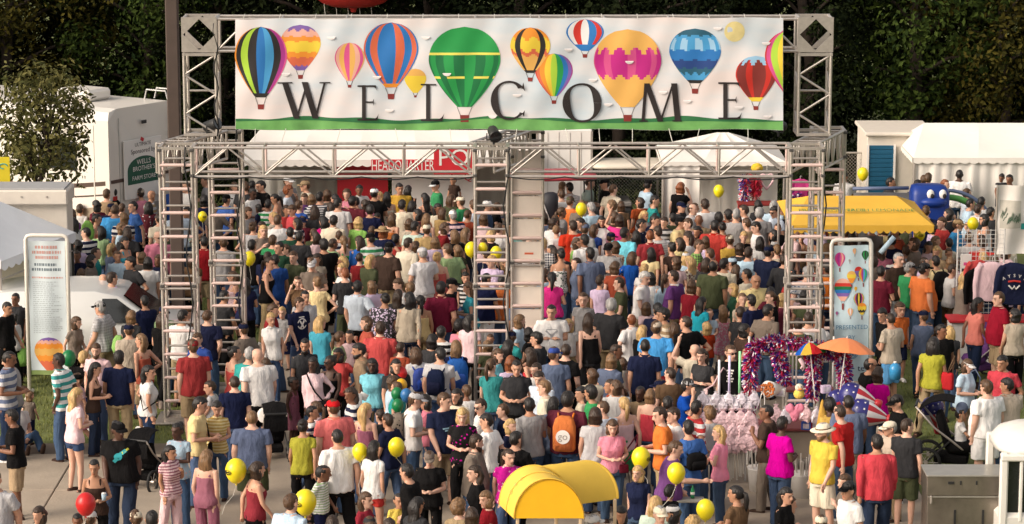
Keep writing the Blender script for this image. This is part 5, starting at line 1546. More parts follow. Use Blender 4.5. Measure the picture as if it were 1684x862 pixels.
for k, (x, y) in enumerate([(640, 180), (620, 125), (735, 120), (850, 155), (935, 80), (975, 130), (1035, 100), (1000, 170), (1130, 165), (1180, 45), (1215, 175), (1260, 70), (1262, 190), (545, 60), (810, 190), (470, 120), (1090, 150), (700, 60)]):
    mb = MB(); mb.add([bmap(x + 7 * math.cos(a * math.pi / 10), y + 5 * math.sin(a * math.pi / 10), 8 if 0 < a < 10 else 5) for a in range(11)], [tuple(range(11))[::-1]]); mb.build('wind_flap', [mat('flap', (.70, .66, .65), rough=.5)], banner)
for x in (420, 470, 560, 650, 740, 850, 930, 985, 1040, 1100, 1150, 1230):
    a, b = bmap(x, 212, 0), at(x + rnd.uniform(-8, 8), 238, 49.3); MB().tube([a, b], .007, 5).build('tie_rope', [STRING], banner)
for x in range(400, 1288, 59):
    a = bmap(x, 32, 1); MB().tube([a, V(a.x, 49.95, a.z + .06)], .006, 5).build('tie_rope', [STRING], banner)
# ------------------------------------------------------------------ tents, sheds, vehicles behind the crowd
def quad(mb, a, b, c, d, n=8, sag=0.0, mi=0):
    """a sheet of cloth between four corners, sagging a little; given two sides so it has thickness"""
    vs = []
    for i in range(n + 1):
        for j in range(n + 1):
            u, v = i / n, j / n
            p = (a * (1 - u) + b * u) * (1 - v) + (d * (1 - u) + c * u) * v
            vs.append(p - V(0, 0, sag * 16 * u * (1 - u) * v * (1 - v)))
    fs = []
    for i in range(n):
        for j in range(n): k = i * (n + 1) + j; fs.append((k, k + n + 1, k + n + 2, k + 1))
    m = len(vs); vs += [p - V(0, 0, .006) for p in vs]; fs += [tuple(q + m for q in f[::-1]) for f in fs]
    mb.add(vs, fs, mi)
def valance(mb, a, b, drop, n, scallop=.25, off=V(0, 0, 0)):
    """hanging edge with scallops"""
    vs = []; m = n * 6
    for i in range(m + 1):
        u = i / m; p = a.lerp(b, u) + off; w_ = off * 0
        s = drop * (1 - scallop + scallop * abs(math.sin(u * n * math.pi)))
        vs += [p, p - V(0, 0, s)]
    fs = [(2 * i, 2 * i + 1, 2 * i + 3, 2 * i + 2) for i in range(m)]
    k = len(vs); d = (b - a).cross(V(0, 0, 1)).normalized() * .006
    vs += [p + d for p in vs]; fs += [tuple(q + k for q in f[::-1]) for f in fs]
    mb.add(vs, fs)
def gable_tent(name, label, X0, X1, Y0, Y1, ez, rz_, walls, val=.22, group=None, ridge_in=(0, 0), panels=3):
    t = empty(name, label, 'tent', ((X0 + X1) / 2, Y0, 0)); o = V((X0 + X1) / 2, Y0, 0); ym = (Y0 + Y1) / 2
    L = lambda x, y, z: V(x, y, z) - o
    r0, r1 = X0 + ridge_in[0], X1 - ridge_in[1]
    for i in range(panels):
        u0, u1 = i / panels, (i + 1) / panels
        mb = MB(); quad(mb, L(X0 + (X1 - X0) * u0, Y0, ez), L(X0 + (X1 - X0) * u1, Y0, ez), L(r0 + (r1 - r0) * u1, ym, rz_), L(r0 + (r1 - r0) * u0, ym, rz_), 8, .05); mb.build('roof_panel', [TENT], t, True)
        mb = MB(); quad(mb, L(r0 + (r1 - r0) * u0, ym, rz_), L(r0 + (r1 - r0) * u1, ym, rz_), L(X0 + (X1 - X0) * u1, Y1, ez), L(X0 + (X1 - X0) * u0, Y1, ez), 6, .05); mb.build('roof_panel', [TENT], t, True)
    for (xa, xr) in ((X0, r0), (X1, r1)):
        mb = MB(); a, b, c = L(xa, Y0, ez), L(xa, Y1, ez), L(xr, ym, rz_); d = V(.006, 0, 0)
        mb.add([a, b, c, a + d, b + d, c + d], [(0, 1, 2), (5, 4, 3)]); mb.build('gable', [TENT], t)
    mb = MB(); valance(mb, L(X0, Y0 - .012, ez), L(X1, Y0 - .012, ez), val, max(4, int((X1 - X0) / .22))); valance(mb, L(X0 - .012, Y1, ez), L(X0 - .012, Y0, ez), val, 8); valance(mb, L(X1 + .012, Y0, ez), L(X1 + .012, Y1, ez), val, 8)
    mb.build('valance', [TENT], t)
    for x in (X0 + .04, X1 - .04):
        for y in (Y0 + .04, Y1 - .04): seg('tent_pole', L(x, y, 0), L(x, y, ez), .028, t)
    if walls:
        n = int((X1 - X0) / .12)
        for (wx0, wx1, wy) in walls:
            mb = MB(); m = max(4, int((wx1 - wx0) / .09)); vs = []
            for i in range(m + 1):
                x = wx0 + (wx1 - wx0) * i / m; f = .035 * math.sin(i * 1.9) + .02 * math.sin(i * .7)
                vs += [L(x, wy + f, ez - .02), L(x, wy + f * 1.3, .03)]
            fs = [(2 * i, 2 * i + 1, 2 * i + 3, 2 * i + 2) for i in range(m)]; k = len(vs); vs += [p + V(0, .006, 0) for p in vs]; fs += [tuple(q + k for q in f[::-1]) for f in fs]
            mb.add(vs, fs); mb.build('side_wall', [TENT], t, True)
    return t
def XY(px, Y): return at(px, 330, Y).x
# headquarters tent
hq = gable_tent('marquee_tent', 'long white tent with scalloped edge behind the middle of the gate', XY(392, 66), XY(880, 66), 66, 68.8, 2.07, 2.58, [(XY(392, 66), XY(560, 66), 68.7), (XY(640, 66), XY(880, 66), 68.5)], .16, ridge_in=(.4, .4), panels=5)
a = at(612, 262, 65.8); b = at(777, 287, 65.8)
sg = empty('sign_board', 'red HEADQUARTERS sign hanging under the white tent edge', 'sign', (a.x, 65.8, a.z))
W_, H_ = b.x - a.x, a.z - b.z
MB().box((W_ * .31, .02, -H_ * .45), (W_ * .64, .03, H_ * .85), bev=.006).build('board', [REDV], sg)
signtext('HEADQUARTERS', .36, WHITE, sg, (W_ * .325, -.002, -H_ * .45), sx=.57)
sg2 = empty('sign_board', 'taller red sign reading PO beside the HEADQUARTERS sign', 'sign', (at(746, 262, 65.7).x, 65.7, at(746, 262, 65.7).z))
MB().box((0, .02, -.05), (.92, .03, .62), bev=.006).build('board', [REDV], sg2)
signtext('PO', .56, WHITE, sg2, (0, -.002, .02)); MB().box((.05, -.0, -.30), (.55, .012, .035)).build('white_print', [WHITE], sg2)
# red and white booth under the sign, with a doorway
bo = empty('booth', 'red and white ticket booth under the headquarters sign', 'booth', (XY(700, 66.6), 66.6, 0))
MB().box((.2, .4, 1.0), (2.0, .5, 2.0), bev=.02).build('counter_wall', [WHITE], bo); MB().box((-.0, .12, 1.86), (2.4, .06, .12)).build('fascia', [REDV], bo)
MB().box((-1.5, .3, 1.0), (1.2, .1, 1.9)).build('red_curtain', [REDV], bo)
for (dx, txt) in ((.62, '1'), (1.0, 'Q')):
    MB().box((dx, .14, 1.55), (.30, .012, .36)).build('notice', [WHITE], bo); signtext(txt, .26, INK if txt == '1' else REDV, bo, (dx, .13, 1.55))
# white trailer right of the middle tower
tr = empty('box_trailer', 'plain white box trailer behind the white-panelled column', 'trailer', (XY(928, 67), 67, 0))
mb = MB(); w_ = XY(976, 67) - XY(885, 67); mb.box((0, .8, 1.45), (w_, 1.6, 2.4), bev=.03); mb.build('body', [WHITE], tr)
for s in (-1, 1): MB().box((s * w_ * .49, -.004, 1.45), (.05, .012, 2.3)).build('edge_trim', [ALU], tr)
for k in range(4): MB().box((-w_ * .3 + k * w_ * .2, -.003, 1.45), (.012, .008, 2.25)).build('seam', [ALU], tr)
for s in (-1, 1): MB().tube([(s * .5, .2, .25), (s * .5, .42, .25)], .25, 16).build('wheel', [RUBBER], tr)
# chain-link fence
fx0, fx1 = XY(955, 69.2), XY(1110, 69.2)
def chain_fence(x0, x1, Y, H, label):
    f = empty('chain_link_fence', label, 'fence', ((x0 + x1) / 2, Y, 0)); w_ = x1 - x0; mb = MB(); s = .085; n = int(w_ / s) + int(H / s)
    for k in range(-int(H / s), int(w_ / s) + 1):
        for d in (1, -1):
            xa = -w_ / 2 + k * s; za = 0; xb = xa + H; zb = H
            if d < 0: za, zb = H, 0
            t0 = max(0, (-w_ / 2 - xa) / H); t1 = min(1, (w_ / 2 - xa) / H)
            if t1 > t0: mb.tube([(xa + H * t0, 0, za + (zb - za) * t0), (xa + H * t1, 0, za + (zb - za) * t1)], .0035, 3, cap=False)
    mb.build('wire_mesh', [ALU], f, kind='stuff')
    m = max(2, int(w_ / 2.2) + 1)
    for k in range(m): seg('fence_post', (-w_ / 2 + w_ * k / (m - 1), 0, 0), (-w_ / 2 + w_ * k / (m - 1), 0, H + .05), .03, f)
    seg('top_rail', (-w_ / 2, 0, H), (w_ / 2, 0, H), .022, f)
chain_fence(fx0, fx1, 69.2, 1.62, 'grey chain-link fence between the white trailer and the white tent')
chain_fence(XY(1384, 70), XY(1424, 70), 70, 1.65, 'short run of chain-link fence beside the shed with the blue door')
# white tent with wares, large cream tent, shed
gable_tent('marquee_tent', 'white peaked tent with wares hung in its opening behind the right span of the gate', XY(1088, 65.5), XY(1292, 65.5), 65.5, 68.2, 2.1, 2.60, [(XY(1088, 65.5), XY(1150, 65.5), 65.55), (XY(1150, 65.5), XY(1292, 65.5), 67.6)], .10, ridge_in=(1.35, 1.25), panels=3)
gable_tent('marquee_tent', 'large cream party tent with scalloped edge, standing right of the shed', XY(1500, 67), XY(1500, 67) + 6.2, 67, 70.0, 1.97, 2.60, [(XY(1500, 67), XY(1500, 67) + 6.2, 67.06)], .14, ridge_in=(.45, .45), panels=4)
sh = empty('shed', 'low cream shed with a blue roller door beside the large cream tent', 'shed', (XY(1472, 69), 69, 0)); w_ = XY(1530, 69) - XY(1424, 69); w0 = XY(1424, 69) - XY(1472, 69)
CREAMW = mat('cream_wall', (.66, .60, .52), rough=.7, var=.05)
MB().box((w0 + w_ / 2, 1.0, 1.12), (w_, 2.0, 2.24), bev=.02).build('wall', [CREAMW], sh)
MB().box((w0 + w_ / 2, .95, 2.27), (w_ + .14, 2.2, .09), bev=.02).build('roof', [CREAMW], sh)
dx = XY(1447, 69) - XY(1472, 69); dr = bpy.data.objects.new('roller_door', None); col.objects.link(dr); dr.parent = sh; dr.location = (dx, -.03, 0)
BLUED = mat('blue_door', (.012, .09, .17), rough=.45, var=.08)
slat = MB().box((0, 0, 0), (.60, .045, .105), bev=.018).mesh('slat', [BLUED])
for k in range(18): inst('slat', slat, dr, (0, 0, .06 + k * .11))
for s in (-1, 1): MB().box((s * .325, -.01, 1.0), (.05, .07, 2.0)).build('door_frame', [WHITE], dr)

# motorhome
rv = empty('motorhome', 'white motorhome with brown stripes and a rear ladder parked behind the small tree', 'motorhome', (at(180, 300, 63.5).x, 63.5, 0), R(-34))
RVW = mat('rv_white', (.70, .66, .60), rough=.3, var=.03, scale=1)
# local axes: rear face looks to +x, long side looks to -y; the near corner is the origin
mb = MB(); L_ = 8.5; prof = [(0, .45), (0, 3.32), (.10, 3.50), (.35, 3.56), (2.1, 3.56), (2.35, 3.50), (2.45, 3.32), (2.45, .45)]
vs = [V(0 - .06 * (z > 3.4), y, z) for (y, z) in prof] + [V(-L_, y, z) for (y, z) in prof]; n = len(prof)
mb.add(vs, [(i, (i + 1) % n, (i + 1) % n + n, i + n)[::-1] for i in range(n)] + [tuple(range(n)), tuple(range(2 * n - 1, n - 1, -1))]); mb.build('body', [RVW], rv)
STR = mat('rv_brown_stripe', (.075, .045, .035), rough=.4); STR2 = mat('rv_tan_stripe', (.33, .26, .19), rough=.4)
for (m_, za, zb, wd) in ((STR, 1.95, 1.62, .10), (STR, 1.66, 1.34, .035), (STR2, 1.40, .95, .30)):
    mb = MB(); pts = [(-.12 - i * .35, za - (za - zb) * (1 - (1 - min(1, i / 12)) ** 2)) for i in range(20)]
    for i in range(19):
        (xa, z1), (xb, z2) = pts[i], pts[i + 1]; mb.add([(xa, -.006, z1), (xa, -.006, z1 - wd), (xb, -.006, z2 - wd), (xb, -.006, z2)], [(0, 3, 2, 1)])
    mb.build('stripe', [m_], rv)
MB().box((.008, 1.2, 1.93), (.012, 2.3, .08)).build('stripe', [STR], rv)
MB().box((-1.55, -.01, 2.45), (1.15, .05, .66), bev=.02).build('window', [DARKGLASS], rv); MB().box((-5.2, -.01, 2.42), (1.25, .05, .66), bev=.02).build('window', [DARKGLASS], rv)
MB().box((-.45, -.006, 2.05), (.03, .012, 2.3), bev=.004).build('seam', [RVW], rv)
for y in (.35, 2.1): MB().box((.004, y, 2.0), (.012, .02, 2.7)).build('seam', [mat('seam_grey', (.45, .43, .40), rough=.5)], rv)
MB().box((.006, 1.2, 1.05), (.012, 1.9, .5), bev=.003).build('bumper_panel', [mat('rv_grey', (.40, .37, .33), rough=.5)], rv)
for z in (1.30, 1.52): MB().box((.02, .16, z), (.04, .12, .16), bev=.01).build('tail_light', [mat('tail_red', (.35, .02, .02), rough=.25)], rv)
mb = MB()
for y in (1.95, 2.3): mb.tube([(.10, y, .7), (.12, y, 3.5), (.02, y, 3.80), (-.55, y, 3.80), (-.62, y, 3.56)], .018, 6)
for k in range(10): mb.tube([(.105, 1.95, .9 + k * .28), (.105, 2.3, .9 + k * .28)], .014, 6)
mb.build('ladder', [mat('ladder_white', (.6, .58, .55), rough=.35)], rv)
MB().box((-1.8, 1.2, 3.70), (1.0, .8, .26), bev=.06).build('roof_unit', [RVW], rv); MB().box((-6, 1.2, 3.70), (1.0, .8, .26), bev=.06).build('roof_unit', [RVW], rv)
MB().box((.012, 1.2, 3.18), (.03, .16, .08), bev=.01).build('camera_pod', [BLACKM], rv)
for x in (-1.9, -6.6):
    for y in (.12, 2.3): MB().tube([(x, y - .12, .45), (x, y + .12, .45)], .45, 18).build('wheel', [RUBBER], rv)
mb = MB(); mb.tube([(-1.9 + .62 * math.cos(a * math.pi / 12), -.02, .62 + .62 * math.sin(a * math.pi / 12)) for a in range(13)], .07, 6); mb.build('wheel_arch', [mat('arch', (.36, .31, .26), rough=.5)], rv)
sn = empty('farm_store_sign', 'white board with green farm store emblem on the motorhome rear', 'sign', rv.matrix_basis @ V(.05, 1.08, 2.14), R(-34 + 90))
MB().box((0, 0, 0), (1.28, .03, 1.35), bev=.005).build('board', [WHITE], sn)
GRN = mat('sign_green', (.008, .085, .05), rough=.5)
mb = MB(); pts = [(-.54, -.34), (.54, -.34)] + [(.54 * math.cos(a * math.pi / 14), -.02 + .30 * math.sin(a * math.pi / 14)) for a in range(15)]
mb.add([(x, -.020, z) for x, z in pts], [tuple(range(len(pts)))]); mb.build('emblem', [GRN], sn)
signtext('WELLS', .16, WHITE, sn, (0, -.034, .15)); signtext("BROTHER'S", .15, WHITE, sn, (0, -.034, .0)); signtext('FARM STORE', .14, WHITE, sn, (0, -.034, -.21))
signtext('Sponsored by', .15, INK, sn, (0, -.02, .40)); signtext('ULTIMATE', .12, INK, sn, (0, -.02, .55)); MB().box((-.02, -.018, .66), (.11, .006, .08), rot=Matrix.Rotation(.5, 3, 'Y')).build('logo_mark', [REDV], sn)

# cream trailer with the open lid, at the left edge
tx0, tx1 = at(-70, 330, 56).x, at(113, 330, 56).x; ct = empty('concession_trailer', 'cream concession trailer with overhanging roof lip behind the left canopy', 'trailer', ((tx0 + tx1) / 2, 56, 0)); w_ = tx1 - tx0
MB().box((0, .35, 1.45), (w_ - .06, .7, 2.5), bev=.02).build('wall', [CREAMW], ct); MB().box((0, .32, 2.84), (w_, .95, .30), bev=.03).build('roof_lip', [CREAMW], ct)
MB().box((0, .32, 3.0), (w_ - .12, .85, .05), bev=.01).build('roof', [mat('grey_roof', (.34, .34, .34), rough=.6)], ct)
for k in range(4): MB().tube([(-w_ / 2 + .3 + k * .5, -.15, 2.86), (-w_ / 2 + .3 + k * .5, -.17, 2.86)], .02, 8).build('rivet_cap', [ALU], ct)
for s in (-1, 1): MB().tube([(s * .5, .2, .28), (s * .5, .45, .28)], .28, 16).build('wheel', [RUBBER], ct)
_q = at(6, 283, 57.5); ys = empty('yellow_sign', 'small yellow sign above the cream trailer at the picture edge', 'sign', (_q.x, 57.5, 0))
MB().box((0, 0, _q.z), (.26, .02, .62), bev=.004).build('board', [mat('sign_yellow', (.62, .50, .02), rough=.5)], ys); MB().tube([(0, .02, 0), (0, .02, _q.z)], .015, 6).build('post', [ALU], ys)
mb = MB(); mb.tube([V(.08 * math.cos(a * .6), -.014, _q.z + .12 + .05 * math.sin(a * .6)) for a in range(9)], .012, 5); mb.build('ring_print', [ink('t')], ys)

# near pop-up canopy at the left edge
A = atz(124, 388, 2.05); Bc = atz(2, 436, 2.05); e = Bc - A; pe = V(-e.y, e.x, 0)
if pe.x > 0: pe = -pe
pe = pe.normalized() * e.length
corners = [A, Bc, Bc + pe, A + pe]; ctr = (A + Bc + pe * .5 + pe * .5 + A + Bc) / 4 + pe * .0; ctr = (corners[0] + corners[2]) / 2; o = V(ctr.x, ctr.y, 0)
cn = empty('popup_canopy', 'white pop-up canopy with scalloped edge at the edge of the crowd', 'canopy', o); pk = V(0, 0, 3.25); Cs = [V(c.x - o.x, c.y - o.y, 2.12) for c in corners]
CAN = mat('canopy_white', (.78, .80, .82), rough=.7, var=.05, scale=1.5, bump=.3, bscale=5)
for i in range(4):
    a, b = Cs[i], Cs[(i + 1) % 4]; mb = MB(); quad(mb, a, b, pk, pk + (b - a) * .001, 10, .07); mb.build('roof_panel', [CAN], cn, True)
    mb = MB(); off = ((a + b) / 2).normalized(); off.z = 0; valance(mb, a + off * .015, b + off * .015, .20, 11, .3); mb.build('valance', [CAN], cn)
    seg('leg', V(a.x * .97, a.y * .97, 0), V(a.x * .97, a.y * .97, 2.1), .028, cn, BLACKM if i == 0 else None)
seg('crossbar', Cs[0] * .97 - V(0, 0, .3), Cs[1] * .97 - V(0, 0, .3), .018, cn); seg('crossbar', Cs[1] * .97 - V(0, 0, .3), Cs[2] * .97 - V(0, 0, .3), .018, cn)

# white van behind the left tower
def car_body(prof, width, mats_, parent, name='body', inset=.12):
    """profile in x,z extruded over y with a tumblehome inset at the top"""
    n = len(prof); zt = max(z for x, z in prof); zb = .9; vs = []
    for yy in (-1, -.92, .92, 1):
        for (x, z) in prof:
            k = inset * max(0, (z - zb) / (zt - zb)); sh_ = .97 if abs(yy) == 1 else 1.0
            vs.append((x * sh_, yy * (width / 2 - k), z if z > .5 or abs(yy) < 1 else z + .05))
    fs = []
    for r in range(3):
        for i in range(n): fs.append((r * n + i, r * n + (i + 1) % n, (r + 1) * n + (i + 1) % n, (r + 1) * n + i))
    fs += [tuple(range(n - 1, -1, -1)), tuple(range(3 * n, 4 * n))]
    return MB().add(vs, fs).build(name, mats_, parent, True)
vx = at(157, 490, 53.4).x; van = empty('minivan', 'white panel van parked among people behind the left truss tower', 'van', (vx, 53.4, 0))
van.scale = (1, 1, .88)
VW = mat('car_white', (.66, .66, .64), rough=.25, var=.02, coat=.4)
car_body([(-2.3, .35), (-2.42, .8), (-2.3, 1.25), (-1.95, 1.72), (-1.5, 1.80), (.1, 1.80), (.55, 1.70), (1.25, 1.12), (2.0, 1.0), (2.3, .78), (2.35, .4), (2.2, .3), (-2.2, .3)], 1.85, [VW], van)
for s in (-1, 1):
    for (xa, xb, xc, xd) in ((.25, 1.12, .52, .25),):
        vs = [(xa, s * .925, 1.16), (xb, s * .925, 1.16), (xc, s * .832, 1.66), (xd, s * .832, 1.66)]; vs = vs + [(x, y - s * .02, z) for x, y, z in vs]
        for xs in (-.95, .18, 1.28): MB().box((xs, s * .935, .85), (.012, .02, .95)).build('door_seam', [mat('seam_grey', (.45, .43, .40), rough=.5)], van)
        MB().box((-.3, s * .95, 1.05), (.16, .03, .04), bev=.008).build('door_handle', [BLACKM], van); MB().box((-.3, s * .94, .62), (3.2, .03, .05), bev=.01).build('side_trim', [mat('trim_grey', (.3, .3, .3), rough=.5)], van)
        MB().add(vs, [(0, 1, 2, 3), (7, 6, 5, 4), (0, 4, 5, 1), (2, 6, 7, 3), (1, 5, 6, 2), (0, 3, 7, 4)]).build('side_window', [DARKGLASS], van)
    for x in (-1.45, 1.45):
        wh = MB().tube([(x, s * .93, .34), (x, s * .72, .34)], .33, 20).build('wheel', [RUBBER], van); MB().tube([(x, s * .94, .34), (x, s * .92, .34)], .2, 16).build('rim', [ALU], wh)
    MB().ball((1.0, s * 1.0, 1.2), (.09, .06, .07)).build('mirror', [VW], van, True)
vs = [(1.26, -.72, 1.14), (1.26, .72, 1.14), (.62, .62, 1.68), (.62, -.62, 1.68)]; MB().add(vs + [(x + .02, y, z + .02) for x, y, z in vs], [(3, 2, 1, 0), (4, 5, 6, 7), (0, 1, 5, 4), (2, 3, 7, 6)]).build('windscreen', [DARKGLASS], van)
for s in (-1, 1): MB().ball((2.28, s * .62, .76), (.08, .2, .1)).build('headlight', [mat('lamp_glass', (.5, .5, .5), rough=.15)], van, True)

def golf_cart(px, Y, roofm, label, rz=0.0, zroof=1.9):
    g = empty('golf_cart', label, 'golf cart', (XY(px, Y), Y, 0), rz, 'golf carts parked behind the crowd')
    mb = MB(); mb.box((0, 0, .42), (2.3, 1.1, .22), bev=.06); mb.box((.95, 0, .68), (.35, 1.05, .5), bev=.1); mb.box((-.55, 0, .66), (1.1, 1.05, .35), bev=.08); mb.build('body', [BLACKM], g)
    MB().box((-.3, 0, .90), (.5, 1.0, .12), bev=.04).build('seat', [mat('seat_grey', (.2, .19, .18), rough=.7)], g); MB().box((-.58, 0, 1.15), (.12, 1.0, .4), bev=.04).build('backrest', [mat('seat_grey', (0, 0, 0))], g)
    mb = MB(); mb.rings([(zroof - .05, .98, .60, 0, 0), (zroof, 1.02, .64, 0, 0), (zroof + .06, .95, .58, 0, 0), (zroof + .09, .6, .35, 0, 0)], 24, p=5); mb.build('roof', [roofm], g, True)
    for x in (.85, -.85):
        for y in (-.5, .5): seg('roof_post', (x * 1.02, y, .6), (x * .95, y, zroof), .018, g, BLACKM)
    for x in (.8, -.75):
        for y in (-.5, .5): MB().tube([(x, y - .09, .23), (x, y + .09, .23)], .23, 16).build('wheel', [RUBBER], g)
    mb = MB(); mb.tube([V(.5, .25, 1.1) + V(.05 * math.sin(a), .16 * math.cos(a), .16 * math.sin(a)) for a in [k * math.pi / 6 for k in range(13)]], .015, 6); mb.tube([(.75, .25, .8), (.5, .25, 1.1)], .02, 6); mb.build('steering_wheel', [BLACKM], g)
golf_cart(908, 64.3, mat('cart_red', (.42, .05, .07), rough=.4), 'golf cart with a red roof beside the white-panelled column', R(8), 1.98)
golf_cart(1040, 67.2, mat('cart_cream', (.66, .60, .50), rough=.4), 'golf cart with a cream roof in front of the chain-link fence', R(3), 1.80)
gbag = empty('golf_bag', 'black golf bag with straps leaning beside the white-panelled column', 'bag', (XY(902, 63.2), 63.2, 0))
mb = MB(); mb.rings([(.85, .16, .14, 0, 0), (1.1, .20, .17, .0, 0), (1.5, .19, .17, .03, 0), (1.72, .16, .14, .05, 0), (1.76, .08, .08, .05, 0)], 16, p=2.5); mb.build('bag', [mat('bag_black', (.018, .018, .024), rough=.6)], gbag, True)
for s in (-1, 1): MB().tube([(s * .10, 0, 0), (s * .03, 0, .9)], .014, 6).build('leg', [BLACKM], gbag)
MB().tube([(-.12, -.15, 1.55), (-.03, -.2, 1.3), (.08, -.17, 1.0)], .015, 6).build('strap', [WHITE], gbag)

# lemonade stand
ls_y = 56.3; ez = 2.2; e0, e1 = at(1300, 371, ls_y), at(1536, 361, ls_y); r0_, r1_ = at(1330, 326, ls_y + 1.5), at(1474, 318, ls_y + 1.5)
lm = empty('lemonade_stand', 'yellow lemonade stand with scalloped awning and green lettering', 'stall', ((e0.x + e1.x) / 2, ls_y, 0)); o = V((e0.x + e1.x) / 2, ls_y, 0)
YAWN = mat('awning_yellow', (.72, .42, .045), rough=.6, var=.06, scale=2, bump=.25, bscale=6); zr = (r0_.z + r1_.z) / 2
E0, E1, R0, R1 = V(e0.x, ls_y, e0.z) - o, V(e1.x, ls_y, e0.z) - o, V(r0_.x, ls_y + 1.5, zr) - o, V(r1_.x, ls_y + 1.5, zr) - o; D0, D1 = E0 + V(0, 3.0, 0), E1 + V(0, 3.0, 0)
for (a, b, c, d) in ((E0, E1, R1, R0), (D1, D0, R0, R1), (D0, E0, R0, R0 + V(.01, 0, 0)), (E1, D1, R1, R1 + V(-.01, 0, 0))):
    mb = MB(); quad(mb, a, b, c, d, 8, .04); mb.build('awning_panel', [YAWN], lm, True)
mb = MB(); valance(mb, E0 - V(0, .01, 0), E1 - V(0, .01, 0), .16, 20, .35); valance(mb, E1 + V(.01, 0, 0), D1 + V(.01, 0, 0), .16, 20, .35); mb.build('valance', [YAWN], lm)
sl = (R0 - E0).normalized(); ang = math.atan2(zr - e0.z, 1.5)
for tx_, xx in (('FRESH LEMONADE', .28), ('FRESH LEMONADE', .70)):
    p = E0.lerp(E1, xx) * .52 + R0.lerp(R1, xx) * .48 + V(0, 0, .0)
    signtext(tx_, .20, mat('ink_lemon', (.10, .24, .06), rough=.6), lm, p + V(0, -.02, .022 + .0), (ang, 0, 0), sx=.82)
for p in (E0, D0, D1): seg('post', V(p.x * .97, p.y, 0), V(p.x * .97, p.y, p.z), .025, lm)
MB().box((0, .25, .5), (2.6, .5, 1.0), bev=.02).build('counter', [mat('counter_red', (.40, .04, .03), rough=.5)], lm)
# blue inflatable with eyes and green arch
bx = at(1528, 330, 63).x; bc = empty('inflatable_castle', 'blue inflatable castle with cartoon eyes and a green arch behind the lemonade stand', 'inflatable', (bx, 63, 0)); bc.scale = (1.05, 1, .83)
BLUI = mat('inflatable_blue', (.008, .035, .22), rough=.4, var=.06)
mb = MB(); mb.rings([(.0, .38, .34, 0, 0), (.3, .40, .36, 0, 0), (1.7, .41, .36, 0, 0), (2.15, .41, .34, 0, 0), (2.34, .36, .26, -.02, 0), (2.38, .26, .18, -.02, 0)], 28, p=4.5); mb.build('tower', [BLUI], bc, True)
mb = MB(); mb.ball((.05, -.28, 1.95), (.30, .20, .15), 16, 10); mb.build('snout', [BLUI], bc, True)
for dx in (-.02, .24):
    ey = MB().ball((dx, -.33, 2.17), (.08, .06, .13), 14, 10).build('eye', [WHITE], bc, True); MB().ball((dx + .03, -.385, 2.13), (.04, .022, .065), 10, 8).build('pupil', [INK], ey, True)
MB().tube([(-1.6 + .0, .3, 2.20), (-.4, .3, 2.22)], .05, 12).build('top_tube', [mat('inflatable_slate', (.10, .13, .22), rough=.5)], bc, True)
mb = MB(); mb.tube([V(.4 + .95 * math.sin(a * math.pi / 20), .3, .85 + 1.12 * math.cos(a * math.pi / 20)) for a in range(11)], .085, 12); mb.build('arch', [mat('inflatable_green', (.10, .33, .07), rough=.45)], bc, True)
mb = MB(); mb.tube([V(.4 + 1.05 * math.sin(a * math.pi / 20), .45, .95 + 1.18 * math.cos(a * math.pi / 20)) for a in range(11)], .05, 12); mb.build('arch', [mat('inflatable_slate', (0, 0, 0))], bc, True)
MB().box((-.95, .5, 1.0), (1.2, .05, 2.1)).build('mesh_wall', [mat('mesh_grey', (.22, .22, .22), rough=.8)], bc)

# red balloon tethered over the woods
_q = at(581, 12, 73); rb = empty('tethered_balloon', 'big red balloon hanging over the woods above the banner', 'balloon', (_q.x, 73, _q.z))
mb = MB(); mb.rings([(0, .10, .10, 0, 0), (.03, .55, .55, 0, 0), (.12, .80, .80, 0, 0), (.4, 1.15, 1.15, 0, 0), (.9, 1.4, 1.4, 0, 0), (1.5, 1.4, 1.4, 0, 0), (2.1, 1.05, 1.05, 0, 0), (2.5, .5, .5, 0, 0), (2.6, .1, .1, 0, 0)], 24); mb.build('envelope', [mat('balloon_red', (.50, .035, .03), rough=.45)], rb, True)
MB().lathe([(.06, -.12), (.10, -.02), (.08, .02)], n=10).build('mouth', [mat('balloon_red', (0, 0, 0))], rb)
for k in range(5): MB().tube([(-.75 + k * .3, 0, .1), (-.5 + k * .28, -.4, -2.0)], .008, 5).build('tether_rope', [STRING], rb)

# ------------------------------------------------------------------ free-standing signs
def pvc_sign(x0, x1, ytop, Y, lean, label, name, draw):
    pt, pb0 = at((x0 + x1) / 2, ytop, Y), None; w_ = at(x1, ytop, Y).x - at(x0, ytop, Y).x; H = pt.z
    s = empty(name, label, 'sign', (pt.x, Y, 0)); s.rotation_euler = (0, lean, 0); r = .036
    mb = MB(); a = w_ / 2 - r; pts = [V(-a, 0, 0), V(-a, 0, H - r - .08), V(-a + .025, 0, H - r - .02), V(-a + .09, 0, H - r), V(a - .09, 0, H - r), V(a - .025, 0, H - r - .02), V(a, 0, H - r - .08), V(a, 0, 0)]; mb.tube(pts, r, 10); mb.build('frame', [PVC], s, True)
    for sx in (-1, 1): MB().tube([(sx * a, -.35, .03), (sx * a, .35, .03)], r, 10).build('foot', [PVC], s, True)
    wi = w_ - .16; z0, z1 = H - 2.95 * (H / 3.0) + .35, H - .14
    def mp(u, v, layer=0):   # u 0..1 across, v 0..1 downwards
        x = (u - .5) * wi; z = z1 + (z0 - z1) * v
        return V(x, .02 * math.sin(v * 7 + u * 2) + .012 * math.sin(u * 9) - .004 * layer - .01, z)
    draw(s, mp, wi, z1 - z0)
    for k in range(6):
        z = z1 + (z0 - z1) * k / 5
        for sx in (-1, 1): MB().tube([(sx * wi / 2, -.01, z), (sx * a, 0, z)], .006, 5).build('tie', [STRING], s)
    return s
